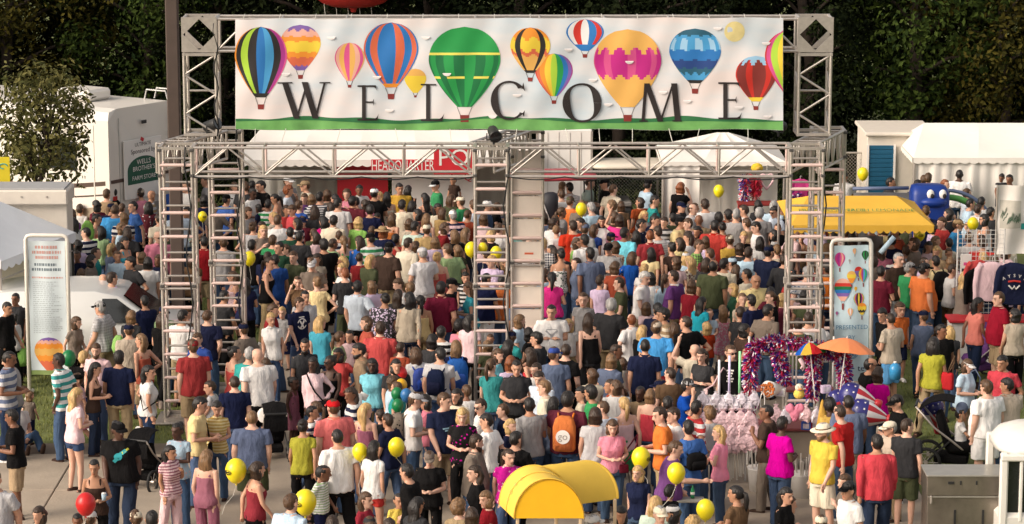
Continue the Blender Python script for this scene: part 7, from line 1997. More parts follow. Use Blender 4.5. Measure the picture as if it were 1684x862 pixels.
# ------------------------------------------------------------------ near things: yellow hood, steel cabinet, white cart, stroller
def hood():
    zb = 1.9; c0 = atz(903, 853, zb); s_ = 4700 / (c0.y * math.cos(PITCH) + (CH - zb) * math.sin(PITCH)); t = empty('barrel_awning', 'yellow barrel-shaped awning with a half-round front panel, on thin posts', 'awning', (c0.x, c0.y, 0)); o = V(c0.x, c0.y, 0)
    YH = mat('hood_yellow', (.76, .50, .07), rough=.55, var=.10, scale=2.2, spec=.4, bump=.3, bscale=4); n = 22
    def barrel(name, pa, pb, rx, rz, k0=0):
        A, B = atz(pa[0], pa[1], zb) - o, atz(pb[0], pb[1], zb) - o; mb = MB(); vs = []; m = 6
        for i in range(m + 1):
            c = A.lerp(B, i / m); sag = 1 - .012 * math.sin(math.pi * i / m * 3) ** 2
            for k in range(n + 1): a_ = math.pi * k / n; vs.append(V(c.x - rx * math.cos(a_), c.y, c.z + rz * sag * math.sin(a_)))
        fs = [(i * (n + 1) + k, i * (n + 1) + k + 1, (i + 1) * (n + 1) + k + 1, (i + 1) * (n + 1) + k) for i in range(m) for k in range(n)]; kk = len(vs)
        vs += [V(p.x + (.012 if p.x < A.x else -.012) * .5, p.y, p.z - .012) for p in vs]; fs += [tuple(q + kk for q in f[::-1]) for f in fs]; mb.add(vs, fs).build(name, [YH], t, True); return A, B, vs
    r_, h_ = 57.5 / s_, 66 / s_ * 1.02
    A, B, va = barrel('front_shell', (903, 853), (877, 829), r_, h_)
    C, D, vb = barrel('side_shell', (884, 830), (963, 819), r_ * .985, h_ * .985)
    for (nm, P, y0, rr, hh_, m_) in (('front_panel', A, .012, r_ * .985, h_ * .98, mat('hood_front', (.76, .42, .008), rough=.6, var=.04, bump=.15, bscale=5)), ('end_panel', D, -.02, r_ * .965, h_ * .965, YH)):
        arc = [V(P.x - rr * math.cos(math.pi * k / n), P.y + y0, P.z + hh_ * math.sin(math.pi * k / n)) for k in range(n + 1)]; MB().add(arc + [p + V(0, .015, 0) for p in arc], [tuple(range(n + 1)), tuple(range(2 * n + 1, n, -1))]).build(nm, [m_], t)
    for i in range(3):      # stiffening ribs under the cloth, hem tape along the front rim
        c = A.lerp(B, (.02, .5, .98)[i]); MB().tube([V(c.x - (r_ + .004) * math.cos(math.pi * k / n), c.y, c.z + (h_ + .004) * math.sin(math.pi * k / n)) for k in range(n + 1)], .007, 5).build('hem_tape', [YH], t, True)
    for i, ch in enumerate('POPC'):
        k = 2 + i * 1.6; a_ = math.pi * k / n; p = A.lerp(B, .45) + V(-r_ * math.cos(a_) - .014, -.004, h_ * math.sin(a_) + .004)
        signtext(ch, .085, mat('ink_hood', (.42, .34, .10), rough=.6), t, p, (R(80), R(-8), R(-58)))
    for P in (A + V(-r_ * .9, .05, 0), A + V(r_ * .9, .05, 0), D + V(r_ * .86, -.03, 0), D + V(-r_ * .86, .0, 0)): MB().box((P.x, P.y, zb / 2), (.045, .045, zb), bev=.008).build('post', [mat('post_wood', (.56, .42, .27), rough=.6)], t)
    MB().box((.2, .75, .55), (1.1, .7, 1.0), bev=.03).build('cart_body', [mat('hood_yellow', (0, 0, 0))], t)
hood()
hz = 1.3; p0, p1 = atz(1533, 783, hz), atz(1650, 783, hz); w_ = p1.x - p0.x + .12; STEEL = mat('brushed_steel', (.27, .235, .20), rough=.34, metal=.8, var=.3, scale=3, bump=.12, bscale=40)
cb = empty('steel_cabinet', 'brushed stainless steel catering cabinet with two slots in its front', 'cabinet', ((p0.x + p1.x) / 2, p0.y, 0))
MB().box((0, .30, .52), (w_, .58, .96), bev=.012).build('body', [STEEL], cb); MB().box((0, .29, 1.15), (w_ + .03, .60, .30), bev=.012).build('control_panel', [STEEL], cb); MB().box((0, .29, 1.305), (w_ + .05, .63, .03), bev=.008).build('top', [mat('steel_top', (.40, .38, .34), rough=.35, metal=.5, var=.1)], cb)
for x in (-.24, -.10, .13): MB().box((x, -.012, 1.20), (.09 if x < -.2 else .025, .02, .04 if x < -.2 else .06), bev=.004).build('switch', [BLACKM], cb)
for x in (-.17, .24): MB().box((x, .005, .48), (.03, .03, .62)).build('door_slot', [BLACKM], cb)
MB().box((0, -.004, .99), (w_ - .02, .02, .02)).build('seam_trim', [mat('steel_top', (0, 0, 0))], cb); MB().box((-w_ / 2 + .05, -.02, .95), (.03, .04, .12), bev=.01).build('latch', [ALU], cb)
for sx in (-1, 1):
    for yy in (.08, .5): MB().tube([(sx * (w_ / 2 - .1), yy, 0), (sx * (w_ / 2 - .1), yy, .06)], .04, 10).build('castor', [RUBBER], cb)
p0 = atz(1648, 716, 2.0); wc = empty('white_cart', 'white rounded cart cab with dark window opening at the picture edge', 'cart', (p0.x + .62, p0.y, 0))
CW = mat('cart_white', (.74, .71, .65), rough=.35, var=.04)
mb = MB(); mb.rings([(1.72, .66, .70, 0, .6), (1.80, .64, .68, 0, .6), (1.92, .55, .58, 0, .6), (2.0, .36, .40, 0, .6), (2.03, .1, .1, 0, .6)], 28, p=3.2); mb.build('roof', [CW], wc, True)
for sx in (-1, 1):
    for yy in (-.02, 1.2): MB().box((sx * .58, yy, 1.2), (.12, .10, 1.1), bev=.025).build('pillar', [CW], wc)
MB().box((0, .6, .45), (1.28, 1.3, .80), bev=.06).build('body', [CW], wc); MB().box((0, .02, 1.25), (1.02, .02, .85)).build('window', [DARKGLASS], wc); MB().box((0, -.03, 1.68), (1.28, .12, .10), bev=.02).build('header', [CW], wc)
for sx in (-.33, -.12): MB().box((sx, -.03, 1.2), (.05, .06, .95), bev=.015).build('window_frame', [CW], wc)
for sx in (-1, 1): MB().tube([(sx * .5, .1, .2), (sx * .62, .1, .2)], .2, 16).build('wheel', [RUBBER], wc)
# strollers
def stroller(px, py, rz, label, k=1.0, colr='black'):
    p = atz(px, py, 0); t = empty('stroller', label, 'stroller', (p.x, p.y, 0), rz, 'strollers in the crowd'); t.scale = (k,) * 3; fab = cloth(colr)
    for (x, y, r_) in ((-.45, -.25, .20), (-.45, .25, .20), (.45, 0, .17)):
        wh = MB().tube([V(x + r_ * math.cos(a_ * math.pi / 10), y, r_ + r_ * math.sin(a_ * math.pi / 10)) for a_ in range(21)], .026, 6).build('wheel', [RUBBER], t, True); mb = MB(); mb.tube([(x, y - .03, r_), (x, y + .03, r_)], .03, 8)
        for a_ in range(6): mb.tube([(x, y, r_), (x + r_ * math.cos(a_ * math.pi / 3), y, r_ + r_ * math.sin(a_ * math.pi / 3))], .005, 4)
        mb.build('spokes', [ALU], wh)
    for s in (-1, 1): MB().tube([(-.62, s * .22, 1.02), (-.35, s * .22, .72), (.05, s * .2, .42), (.45, s * .06, .2)], .016, 7).build('side_tube', [ALU], t, True); MB().tube([(-.45, s * .25, .2), (-.12, s * .22, .52)], .014, 6).build('axle_tube', [BLACKM], t)
    MB().tube([(-.62, -.22, 1.02), (-.62, .22, 1.02)], .022, 8).build('handle', [BLACKM], t)
    mb = MB(); mb.rings([(.34, .18, .19, .02, 0), (.42, .24, .21, .02, 0), (.50, .20, .20, .0, 0)], 18, p=4); mb.box((-.22, 0, .66), (.10, .40, .50), rot=Matrix.Rotation(R(-18), 3, 'Y'), bev=.03); mb.build('seat', [fab], t, True)
    mb = MB()
    for i in range(7):
        a_ = R(200 - i * 21); mb.tube([V(-.22, s * .22, .78) + V(.40 * math.cos(a_) * .9, 0, .42 * math.sin(a_)) for s in (-1, 1)], .012, 5)
    vs = []; 
    for i in range(9):
        a_ = R(195 - i * 16)
        for j in range(7): y = -.23 + .46 * j / 6; vs.append(V(-.22 + .40 * math.cos(a_), y, .78 + .40 * math.sin(a_) * (1 - .12 * abs(j - 3) / 3)))
    fs = [(i * 7 + j, i * 7 + j + 1, (i + 1) * 7 + j + 1, (i + 1) * 7 + j) for i in range(8) for j in range(6)]; kk = len(vs); vs += [v + V(.0, 0, -.012) for v in vs]; fs += [tuple(q + kk for q in f[::-1]) for f in fs]
    MB().add(vs, fs).build('hood', [fab], t, True)
    MB().box((-.1, 0, .24), (.5, .34, .14), bev=.03).build('basket', [fab], t)
    return t
stroller(1575, 778, R(-12), 'black jogging stroller with a raised hood on the grass', 1.12)
stroller(1602, 622, R(200), 'dark stroller with pink toys behind the light-blue t-shirt person', .9, 'purple')
stroller(450, 752, R(100), 'black stroller beside the person carrying a white disc', .85)
stroller(250, 798, R(70), 'black stroller beside the large person in the black t-shirt', .85)
stroller(365, 590, R(60), 'charcoal stroller at the foot of the second left truss tower', .85, 'charcoal')
# ------------------------------------------------------------------ the crowd
specs = [parse(l) for l in PEOPLE.strip().split('\n')]
_used = {}
for i, s in enumerate(specs):
    r_ = random.Random(i * 13 + 5); s['i'] = i
    s['turn'] = r_.uniform(-32, 32) if s['pose'] == 'st' and 'print' not in s['ex'] else r_.uniform(-14, 14)
    if 'h' not in s['ex']: s['h'] *= r_.uniform(.965, 1.03)
    s['wide'] = r_.uniform(.93, 1.12)
    if s['pose'] == 'st':
        q = r_.random()
        tb = {'m': 'st lk wk pk s2 bg cr wk st lk pk s2 ho hp', 'f': 'st lk wk bg s2 hp cr wk lk s2 bg ho st', 'L': 'st lk wk pk wk st cr', 'k': 'st wk s2 st s2', 'W': 'st ho lk'}[s['bt']].split()
        s['pose'] = tb[int(q * len(tb))]
    s['mirror'] = r_.random() < .5 and 'print' not in s['ex']; s['ex']['alt'] = r_.random() < .45
    s['h0'] = s['h']
# more heads between those picked out above, mostly hidden behind them
rf = random.Random(31); TOPS = ['tee:white', 'tee:navy', 'tee:grey', 'tee:charcoal', 'tee:black', 'tee:cream', 'tee:taupe', 'tee:lightblue', 'tee:maroon', 'tee:olive', 'tee:palepink', 'tee:stripe/white/navy', 'tee:beige', 'tee:slate', 'tee:rust', 'tee:teal', 'tee:lilac', 'tee:brown', 'tee:darkred', 'tee:sage']
HR = ['short/black', 'short/darkbrown', 'bob/brown', 'long/darkbrown', 'short/brown', 'long/black', 'bob/lightbrown', 'pony/brown', 'cap/navy+short/brown', 'bob/black', 'buzz/darkbrown', 'long/blonde']
for s in specs: s['pos'] = place(s)
added = 0; tries = 0; npicked = len(specs)
while added < 150 and tries < 22000:
    tries += 1; zn = rf.random()
    px, py = (rf.uniform(395, 1500), rf.uniform(330, 690)) if zn < .72 else (rf.uniform(125, 275), rf.uniform(335, 450)) if zn < .80 else (rf.uniform(0, 275), rf.uniform(500, 590)) if zn < .88 else (rf.uniform(1440, 1684), rf.uniform(385, 540))
    if zn < .72 and py > 560 and not (480 < px < 1150): continue
    if 1230 < px < 1450 and py > 520 or 20 < px < 135 and py > 480: continue
    bt = rf.choice('mffmk' if py > 420 else 'mff'); h = {'m': rf.uniform(1.62, 1.74), 'f': rf.uniform(1.5, 1.62), 'k': rf.uniform(1.1, 1.4)}[bt]; p = atz(px, py, h)
    if min((Vector((q['pos'].x, q['pos'].y)) - Vector((p.x, p.y))).length for q in specs) < .50: continue
    if any(abs(q['x'] - px) < (24 if py > 430 else 14) and 0 < py - q['y'] < (72 if py > 430 else 20) for q in specs[:npicked]): continue
    if not (-10 < p.x < 10.5 and 41 < p.y < 63.5) or abs(p.y - 53.4) < 1.4 and p.x < vx + 2.7: continue
    if min(abs(p.x - x_) + abs(p.y - y_) for x_, y_ in [(x_, YF) for x_ in XF] + [(x_, YB) for x_ in XB]) < .55: continue
    s = parse('%d %d %s %s %s tr:denim %s %d st h=%.2f' % (px, py, bt, rf.choice(['B', 'B', 'B', 'BL', 'BR', 'L', 'R', 'F']), rf.choice(TOPS), rf.choice(HR), rf.choice((0, 1, 1, 2, 3)), h))
    s['i'] = len(specs); s['turn'] = rf.uniform(-16, 16); s['wide'] = 1; s['mirror'] = False; s['pose'] = rf.choice(['st', 'lk', 'wk'] if bt != 'k' else ['st', 'wk']); s['h0'] = s['h']; s['pos'] = place(s); specs.append(s); added += 1
for it in range(40):                       # nobody stands inside anybody: small changes of height move a person along the line of sight
    for s in specs: s['pos'] = place(s)
    grid = {}
    for s in specs: grid.setdefault((int(s['pos'].x / .6), int(s['pos'].y / .6)), []).append(s)
    moved = 0
    for s in specs:
        gx, gy = int(s['pos'].x / .6), int(s['pos'].y / .6)
        for dx in (-1, 0, 1):
            for dy in (-1, 0, 1):
                for q in grid.get((gx + dx, gy + dy), ()):
                    if q['i'] <= s['i'] or s['lift'] or q['lift']: continue
                    d = (q['pos'] - s['pos']).length; need = .46 if s['bt'] not in 'k' and q['bt'] not in 'k' else .36
                    if d < need:
                        moved += 1; near, far = (s, q) if s['pos'].y < q['pos'].y else (q, s); st_ = .012 * (need - d) / need + .004
                        near['h'] = min(near['h'] + st_, near['h0'] * 1.075); far['h'] = max(far['h'] - st_, far['h0'] * .925)
    if not moved: break

# labels: what sets each one apart, then what they stand beside
LMK = [('the left truss tower', 295, 470), ('the middle truss tower', 808, 430), ('the white-panelled column', 868, 440), ('the right truss tower', 1321, 440), ('the second left truss tower', 375, 420),
    ('the PRESENTED BY sign', 1405, 480), ('the printed list sign', 75, 520), ('the yellow barrel awning', 920, 790), ('the toy cart', 1290, 670), ('the steel cabinet', 1590, 790), ('the lemonade awning', 1420, 350),
    ('the red headquarters sign', 695, 300), ('the farm store sign', 235, 290), ('the white van', 230, 470), ('the black stroller', 1575, 720), ('the clothing stall', 1630, 430), ('the blue inflatable castle', 1528, 325), ('the cream trailer', 60, 310), ('the orange parasol', 1393, 590), ('the white tent', 1190, 310), ('the canopy', 60, 430)]
def shortid(s): return topname(s['top'])
def nwords(t): return len(t.replace(',', ' ').split())
SIZEW = dict(L='broad ', W='stout ', k='small ')
seen = {}
for s in specs:
    tn, hn, fn = topname(s['top']), hairname(s['hair']), facname(s['fac'])
    bn = '' if s['bot'] == '-' else clothname(s['bot'].split(':')[1]) + ' ' + BOTN[s['bot'].split(':')[0]]
    low = s['y'] > 560 and s['y'] < 760 and bn
    who = {'L': 'broad person', 'W': 'stout person', 'k': 'child-sized person'}.get(s['bt'], 'person')
    if s['ex'].get('print'): tn += dict(emblem=' with white emblem', eagle=' with grey winged print', tan=' with tan figure print', stripe=' with blue chest stripe', text=' with white lettering', splash=' with teal splash print')[s['ex']['print']]
    if 'g' in s['ex'] and s['hair'][:2] != 'st': hn += ' and sunglasses'
    if 'beard' in s['ex']: hn += ' and beard'
    base = '%s in %s, %s, %s' % (who, tn, hn, fn)
    bases = [base, '%s in %s, %s' % (who, tn, hn), '%s in %s' % (who, tn)]
    nb = sorted((q for q in specs[:npicked] if q is not s), key=lambda q: (q['x'] - s['x']) ** 2 + ((q['y'] - s['y']) * 1.3) ** 2)[:7]
    rel = []
    lm = sorted(LMK, key=lambda l: (l[1] - s['x']) ** 2 + (l[2] - s['y']) ** 2)[0]
    if math.hypot(lm[1] - s['x'], lm[2] - s['y']) < 85:
        dx, dy = s['x'] - lm[1], s['y'] - lm[2]; rel.append(('right of ' if dx > 28 else 'left of ' if dx < -28 else 'near ') + lm[0])
    for q in nb:
        dx, dy = s['x'] - q['x'], s['y'] - q['y']
        w_ = ('right of ' if dx > 0 else 'left of ') if abs(dx) > abs(dy) * 1.2 else ('in front of ' if dy > 0 else 'behind ')
        rel.append(w_ + 'one in ' + shortid(q)); 
    done = None
    for b in bases[:2] + bases[2:]:
        for r_ in rel:
            t = b + ', ' + r_
            if nwords(t) <= 16 and t not in seen: done = t; break
        if done: break
    s['label'] = done or (bases[2] + ', ' + rel[-1]); seen[s['label']] = s

# prints on chests
def chest_print(s, polys, m, back=False, name='shirt_print'):
    me = [c for c in s['root'].children if c.name.split('.')[0] in ('shirt', 'top')][0].data
    key = me.name
    if key not in _bvh: _bvh[key] = BVHTree.FromPolygons([v.co for v in me.vertices], [tuple(p.vertices) for p in me.polygons])
    sg_ = 1 if back else -1; mb = MB()
    for poly in polys:
        vs = []
        for (u, z) in poly:
            h = _bvh[key].ray_cast(V(u, sg_ * 1.0, 1.27 + z), V(0, -sg_, 0))
            y = h[0].y if h[0] is not None else sg_ * .12
            vs.append(V(u, y + sg_ * .006, 1.27 + z))
        mb.add(vs, [tuple(range(len(vs)))])
    return mb.build(name, [m], s['root'])
_bvh = {}
def ringp(cx, cz, r0, r1, a0=0, a1=360, n=20, sy=1.0):
    return [[(cx + r_ * math.cos(R(a0 + (a1 - a0) * k_ / n)), cz + sy * r_ * math.sin(R(a0 + (a1 - a0) * k_ / n))) for (r_, k_) in ((r0, k), (r1, k), (r1, k + 1), (r0, k + 1))] for k in range(n)]
def barp(x0, z0, x1, z1, w_):
    d = Vector((x1 - x0, z1 - z0)).normalized(); nx, nz = -d.y * w_ / 2, d.x * w_ / 2; n = 4; out = []
    for k in range(n):
        a, b = k / n, (k + 1) / n; xa, za, xb, zb = x0 + (x1 - x0) * a, z0 + (z1 - z0) * a, x0 + (x1 - x0) * b, z0 + (z1 - z0) * b
        out.append([(xa - nx, za - nz), (xb - nx, zb - nz), (xb + nx, zb + nz), (xa + nx, za + nz)])
    return out
PR = dict(emblem=ringp(0, 0, .085, .105, 15, 165) + ringp(0, .0, .085, .105, 200, 340) + barp(-.05, .06, .04, -.08, .035) + barp(.05, .06, -.04, -.08, .035) + barp(-.06, .125, .06, .125, .018),
    eagle=barp(-.10, .05, -.01, -.03, .03) + barp(.10, .05, .01, -.03, .03) + barp(0, -.01, 0, -.10, .04) + barp(-.09, .07, .09, .07, .012),
    tan=ringp(.0, .03, .02, .055, 0, 360) + barp(0, 0, 0, -.16, .06), stripe=barp(-.11, -.02, .09, .0, .022) + barp(-.08, -.05, .11, -.03, .022),
    text=[p for k in range(5) for p in barp(-.05 + .01 * (k % 2), .08 - k * .045, .06 - .015 * (k % 3), .08 - k * .045, .026)], splash=ringp(.01, .0, .0, .055, 0, 360, 12) + barp(.03, .03, .11, .09, .05) + barp(0, -.02, -.05, -.08, .05))
PRM = dict(emblem=WHITE, eagle=mat('print_grey', (.35, .35, .36), rough=.8), tan=mat('print_tan', (.45, .40, .22), rough=.8), stripe=mat('print_blue', (.25, .42, .52), rough=.8), text=WHITE, splash=mat('print_teal', (.03, .32, .36), rough=.8))

VISIBLE_FIRST = None
_rest = set(int(q) for q in '0 1 2 3 4 5 7 8 9 10 11 13 15 16 17 18 21 23 24 26 27 31 32 40 41 44 47 49 57 59 60 61 62 63 64 65 66 67 68 69 70 71 73 74 77 78 84 87 88 91 92 94 100 101 103 106 107 108 109 110 112 115 118 119 120 122 131 132 133 137 145 150 151 152 157 160 166 169 170 172 173 174 175 176 177 179 180 181 183 184 185 186 188 189 192 193 194 195 198 199 201 202 204 205 207 208 209 210 211 214 215 216 218 220 222 224 226 227 229 231 232 233 236 237 238 240 241 243 244 246 247 248 249 251 252 253 254 255 256 258 259 260 261 262 263 264 265 267 268 269 270 271 272 273 274 275 276 277 281 296 297 303 308 310 312 313 315 317 318 319 322 323 324 332 338 353 374 393 395 399 403 405 407 408 409 424 444 447 449 450 451 468 475 478 479 480 481 484 485 487 489 490 491 492 494 497 498 499 500 501'.split())
VISIBLE_FIRST = [s['i'] for s in specs if s['i'] not in _rest and s['i'] < npicked]
individual = set(s['i'] for s in specs) if VISIBLE_FIRST is None else set(VISIBLE_FIRST)
for s in specs:
    if s['i'] in individual:
        build_person(s)
        k = s['ex'].get('print')
        if k:
            chest_print(s, PR[k], PRM[k])
            if k == 'splash': chest_print(s, barp(.06, .05, .14, .11, .03), mat('print_lime', (.55, .52, .06), rough=.8))

# those who hardly show: one mass of people
def low(me, ratio):
    key = me.name + '_low'
    if key not in _low:
        o = bpy.data.objects.new('tmp', me); d = o.modifiers.new('d', 'DECIMATE'); d.ratio = ratio; d.use_collapse_triangulate = True
        m2 = evaluated_mesh(o); bpy.data.objects.remove(o)
        m2.calc_loop_triangles(); n = len(m2.vertices); v = np.empty(n * 3, 'f'); m2.vertices.foreach_get('co', v); t = np.empty(len(m2.loop_triangles) * 3, 'i'); m2.loop_triangles.foreach_get('vertices', t)
        _low[key] = (v.reshape(-1, 3), t.reshape(-1, 3)); bpy.data.meshes.remove(m2)
    return _low[key]
_low = {}
rest = [s for s in specs if s['i'] not in individual]
if rest:
    Vs, Ts, Ms, mats_, off = [], [], [], [], 0
    for s in rest:
        P, parts = garment_parts(s['bt'], s['pose'], s['top'], s['bot'], s['hair'], s['skin'], s['ex'])
        k = s['h'] / ((P.headM @ V(0, 0, .117)).z - P.drop); base = Matrix.Translation(s['pos'] - Vector((0, 0, P.drop * k))) @ Matrix.Rotation(R(FAC[s['fac']] + s['turn']), 4, 'Z') @ Matrix.Scale(k, 4)
        for (nm, me, ms, hs) in [('body', P.body, [skin(s['skin'])], 0)] + parts:
            v, t = low(me, .35 if len(me.polygons) > 900 else .6); M = np.array(base @ (P.headM if hs else Matrix.Identity(4)), 'f')
            v = v @ M[:3, :3].T + M[:3, 3]
            if ms[0] not in mats_: mats_.append(ms[0])
            Vs.append(v); Ts.append(t + off); Ms.append(np.full(len(t), mats_.index(ms[0]), 'i')); off += len(v)
    v = np.concatenate(Vs); t = np.concatenate(Ts); m_ = np.concatenate(Ms); me = bpy.data.meshes.new('crowd')
    me.vertices.add(len(v)); me.vertices.foreach_set('co', v.ravel()); me.loops.add(len(t) * 3); me.loops.foreach_set('vertex_index', t.ravel().astype('i')); me.polygons.add(len(t))
    me.polygons.foreach_set('loop_start', np.arange(0, len(t) * 3, 3, dtype='i')); me.polygons.foreach_set('material_index', m_); me.polygons.foreach_set('use_smooth', np.ones(len(t), bool))
    for mm in mats_: me.materials.append(mm)
    me.update(); me.validate(); o = bpy.data.objects.new('crowd', me); col.objects.link(o); o['kind'] = 'stuff'

def who(x, y):
    return min(specs, key=lambda s: (s['x'] - x) ** 2 + (s['y'] - y) ** 2)
# ------------------------------------------------------------------ balloons on strings
BY_ = mat('balloon_yellow', (.80, .66, .015), rough=.28, var=.02, spec=.5); BG_ = mat('balloon_green', (.01, .16, .05), rough=.3, var=.02); BR_ = mat('balloon_scarlet', (.55, .02, .02), rough=.3, var=.02)
def balloon_mesh():
    mb = MB(); pr = []
    for i in range(19):
        a = math.pi * i / 18; z = -math.cos(a); r_ = math.sin(a) * (1 - .12 * max(0, -z)) * (.98); pr.append((max(r_, .03), z * 1.16 if z > 0 else z * 1.24))
    mb.rings([(z, r_, r_, 0, 0) for r_, z in pr], 24); return mb.mesh('envelope', [BY_], True)
bme = balloon_mesh(); kme = MB().lathe([(.02, -1.24), (.05, -1.27), (.11, -1.36), (.09, -1.38)], n=10).mesh('knot', [BY_], True)
def oval_print():
    mb = MB()
    for (rx, rz) in ((.42, .22), (.34, .15)):
        pts = []
        for k in range(25):
            u, z = rx * math.cos(k * math.pi / 12), rz * math.sin(k * math.pi / 12); y = -math.sqrt(max(.05, 1 - u * u - (z / 1.16) ** 2)); pts.append(V(u * 1.0, y * 1.0, z))
        mb.tube(pts, .022, 4)
    for k in range(5):
        u = -.2 + k * .1; y = -math.sqrt(1 - u * u); mb.box((u, y, 0), (.05, .03, .13))
    return mb.mesh('oval_print', [INK])
ome = oval_print()
def party_balloon(x, y, wpx, m_, label, pr=None, to=None, grp='yellow balloons over the crowd'):
    hz_ = {}.get(x, 1.75 if y < 500 else 1.45 if y < 700 else 1.5); p = atz(x, y, hz_); d = ray(x, y); dep = p.y / d.y; r_ = wpx * dep / 4700 / 2
    t = empty('balloon', label, 'balloon', p, 0, grp)
    inst('envelope', bme, t, scale=r_, mats=[m_]); inst('knot', kme, t, scale=r_, mats=[m_])
    if pr is not None: inst('oval_print', ome, t, scale=r_, rot=(0, 0, R(pr)))
    L = min(1.3, max(.5, p.z - .9)); e_ = V(rnd.uniform(-.25, .25), rnd.uniform(-.2, .1), -L) if to is None else at(to[0], to[1], p.y) - p
    a = V(0, 0, -r_ * 1.36); MB().tube([a, a.lerp(e_, .35) + V(.03, 0, .0), a.lerp(e_, .7) - V(.02, 0, 0), e_], .0035, 4).build('string', [STRING], t)
for b in ((333, 356, 15, 30, 'yellow balloon seen through the left truss tower'), (410, 425, 21, None, 'plain yellow balloon right of the second left truss tower'), (956, 344, 19, None, 'yellow balloon among heads right of the white-panelled column'), (1182, 314, 18, None, 'yellow balloon against the white tent wall'),
    (1419, 286, 19, None, 'yellow balloon beside the blue roller door'), (1600, 368, 19, None, 'yellow balloon above the wire display grid'), (1512, 386, 19, 10, 'yellow balloon with oval print under the lemonade awning tip'), (775, 410, 22, None, 'yellow balloon just outside the middle truss tower'), (816, 416, 20, None, 'yellow balloon inside the middle truss tower'), (794, 408, 16, None, 'smaller yellow balloon between the other two at the middle truss tower'),
    (388, 774, 36, -45, 'yellow balloon with oval print above the dark red tank top'), (502, 826, 38, -40, 'largest yellow balloon, with oval print, beside the striped child'), (652, 735, 28, None, 'plain yellow balloon over bare path right of the red shorts'), (592, 743, 26, None, 'yellow balloon half hidden behind long dark hair'), (1054, 753, 32, 60, 'yellow balloon with print turned away, beside the purple top'),
    (1112, 778, 31, None, 'plain yellow balloon at the elbow of the purple top'), (1160, 838, 31, None, 'lowest yellow balloon, below the waist bag')):
    party_balloon(b[0], b[1], b[2], BY_, b[4], b[3])
party_balloon(141, 829, 34, BR_, 'round red balloon in front of the seated-looking dark tank top', None, None, None or 'single coloured balloons'); party_balloon(113, 589, 24, BG_, 'dark green balloon behind the striped polo shirt', None, None, 'single coloured balloons')
for (x, y, m_, lab) in ((660, 614, BR_, 'red balloon topping the bunch beside the blue backpack'), (660, 634, mat('balloon_gold', (.70, .38, .02), rough=.3), 'golden balloon in the bunch beside the blue backpack'), (653, 648, BG_, 'green balloon in the middle of the bunch'), (654, 667, BG_, 'green balloon at the bottom of the bunch'), (668, 650, mat('balloon_blue', (.03, .14, .34), rough=.3), 'blue balloon half hidden in the bunch')):
    party_balloon(x, y, 20, m_, lab, None, (662, 700), 'bunch of coloured balloons')

# ------------------------------------------------------------------ bags and things in hands
def carried(s, loc):
    return s['root'].matrix_basis @ Vector(loc)
def pack(x, y, c, label, size=(.30, .16, .42), logo=None, c2=None):
    s = who(x, y)
    if 'root' not in s: return
    k = s['k']; t = empty('backpack', label, 'backpack', carried(s, (0, .215 if s['bt'] != 'L' else .25, 1.20)), s['root'].rotation_euler.z, 'backpacks worn in the crowd'); t.scale = (k,) * 3; a, b, h = size; m_ = cloth(c) if isinstance(c, str) else c
    mb = MB(); mb.rings([(-h / 2, a * .42, b * .38, 0, 0), (-h / 2 + .04, a * .5, b * .5, 0, 0), (h * .2, a * .5, b * .5, 0, 0), (h * .42, a * .40, b * .42, 0, -.01), (h * .5, a * .22, b * .25, 0, -.02)], 20, p=3.4); mb.build('bag', [m_], t, True)
    mb = MB(); mb.rings([(-h * .42, a * .36, .04, 0, b * .5), (-.02, a * .38, .05, 0, b * .5), (.02, a * .30, .03, 0, b * .48)], 16, p=3.4); mb.build('front_pocket', [m_ if c2 is None else cloth(c2)], t, True)
    for sx in (-1, 1): MB().tube([(sx * .10, -.07, h * .35), (sx * .115, -.16, h * .52), (sx * .125, -.30, h * .40), (sx * .13, -.34, .0), (sx * .14, -.22, -h * .3), (sx * .12, -.06, -h * .4)], .014, 6).build('strap', [m_], t, True)
    if logo == 'go':
        mb = MB(); mb.add([(0.105 * math.cos(q * .2618), b * .5 + .060, -.02 + .105 * math.sin(q * .2618)) for q in range(24)], [tuple(range(24))[::-1]]); mb.build('logo_disc', [WHITE], t)
        signtext('go', .15, mat('ink_go', (.30, .26, .24), rough=.6), t, (0, b * .5 + .063, -.015), (math.pi / 2, 0, math.pi))
    if logo == 'tag': MB().box((.02, b * .5 + .055, .0), (.09, .006, .16), rot=Matrix.Rotation(.4, 3, 'Y')).build('tag', [WHITE], t)
    return t
CAMO = patterned('dots', 'taupe', 'black')
pack(933, 647, 'orange', 'orange drawstring backpack with round white go logo', (.34, .15, .52), 'go'); pack(685, 573, 'royal', 'bright blue backpack on the long brown-haired person', (.34, .18, .42), 'tag'); pack(723, 574, 'navy', 'black and navy backpack over a light grey t-shirt', (.31, .18, .44))
pack(750, 561, 'blue', 'large blue backpack with a white tag under long light brown hair', (.40, .24, .52), 'tag'); pack(677, 647, CAMO, 'camouflage backpack on the person with the light grey cap', (.33, .2, .44)); pack(1006, 305, 'red', 'red backpack on the cream polo shirt in front of the fence', (.30, .18, .42)); pack(1540, 422, 'black', 'black backpack on the pale yellow t-shirt by the clothing stall', (.36, .2, .55)); pack(1135, 694, 'black', 'black waist pack slung across the blue t-shirt', (.30, .16, .24)); pack(846, 712, 'black', 'black backpack with white patches near the yellow awning', (.30, .16, .36), 'tag'); pack(960, 482, 'red', 'small red bag on the leaning child beside the slate polo shirt', (.22, .12, .34))
pack(1203, 388, 'black', 'small black backpack over the mustard t-shirt', (.26, .14, .34))
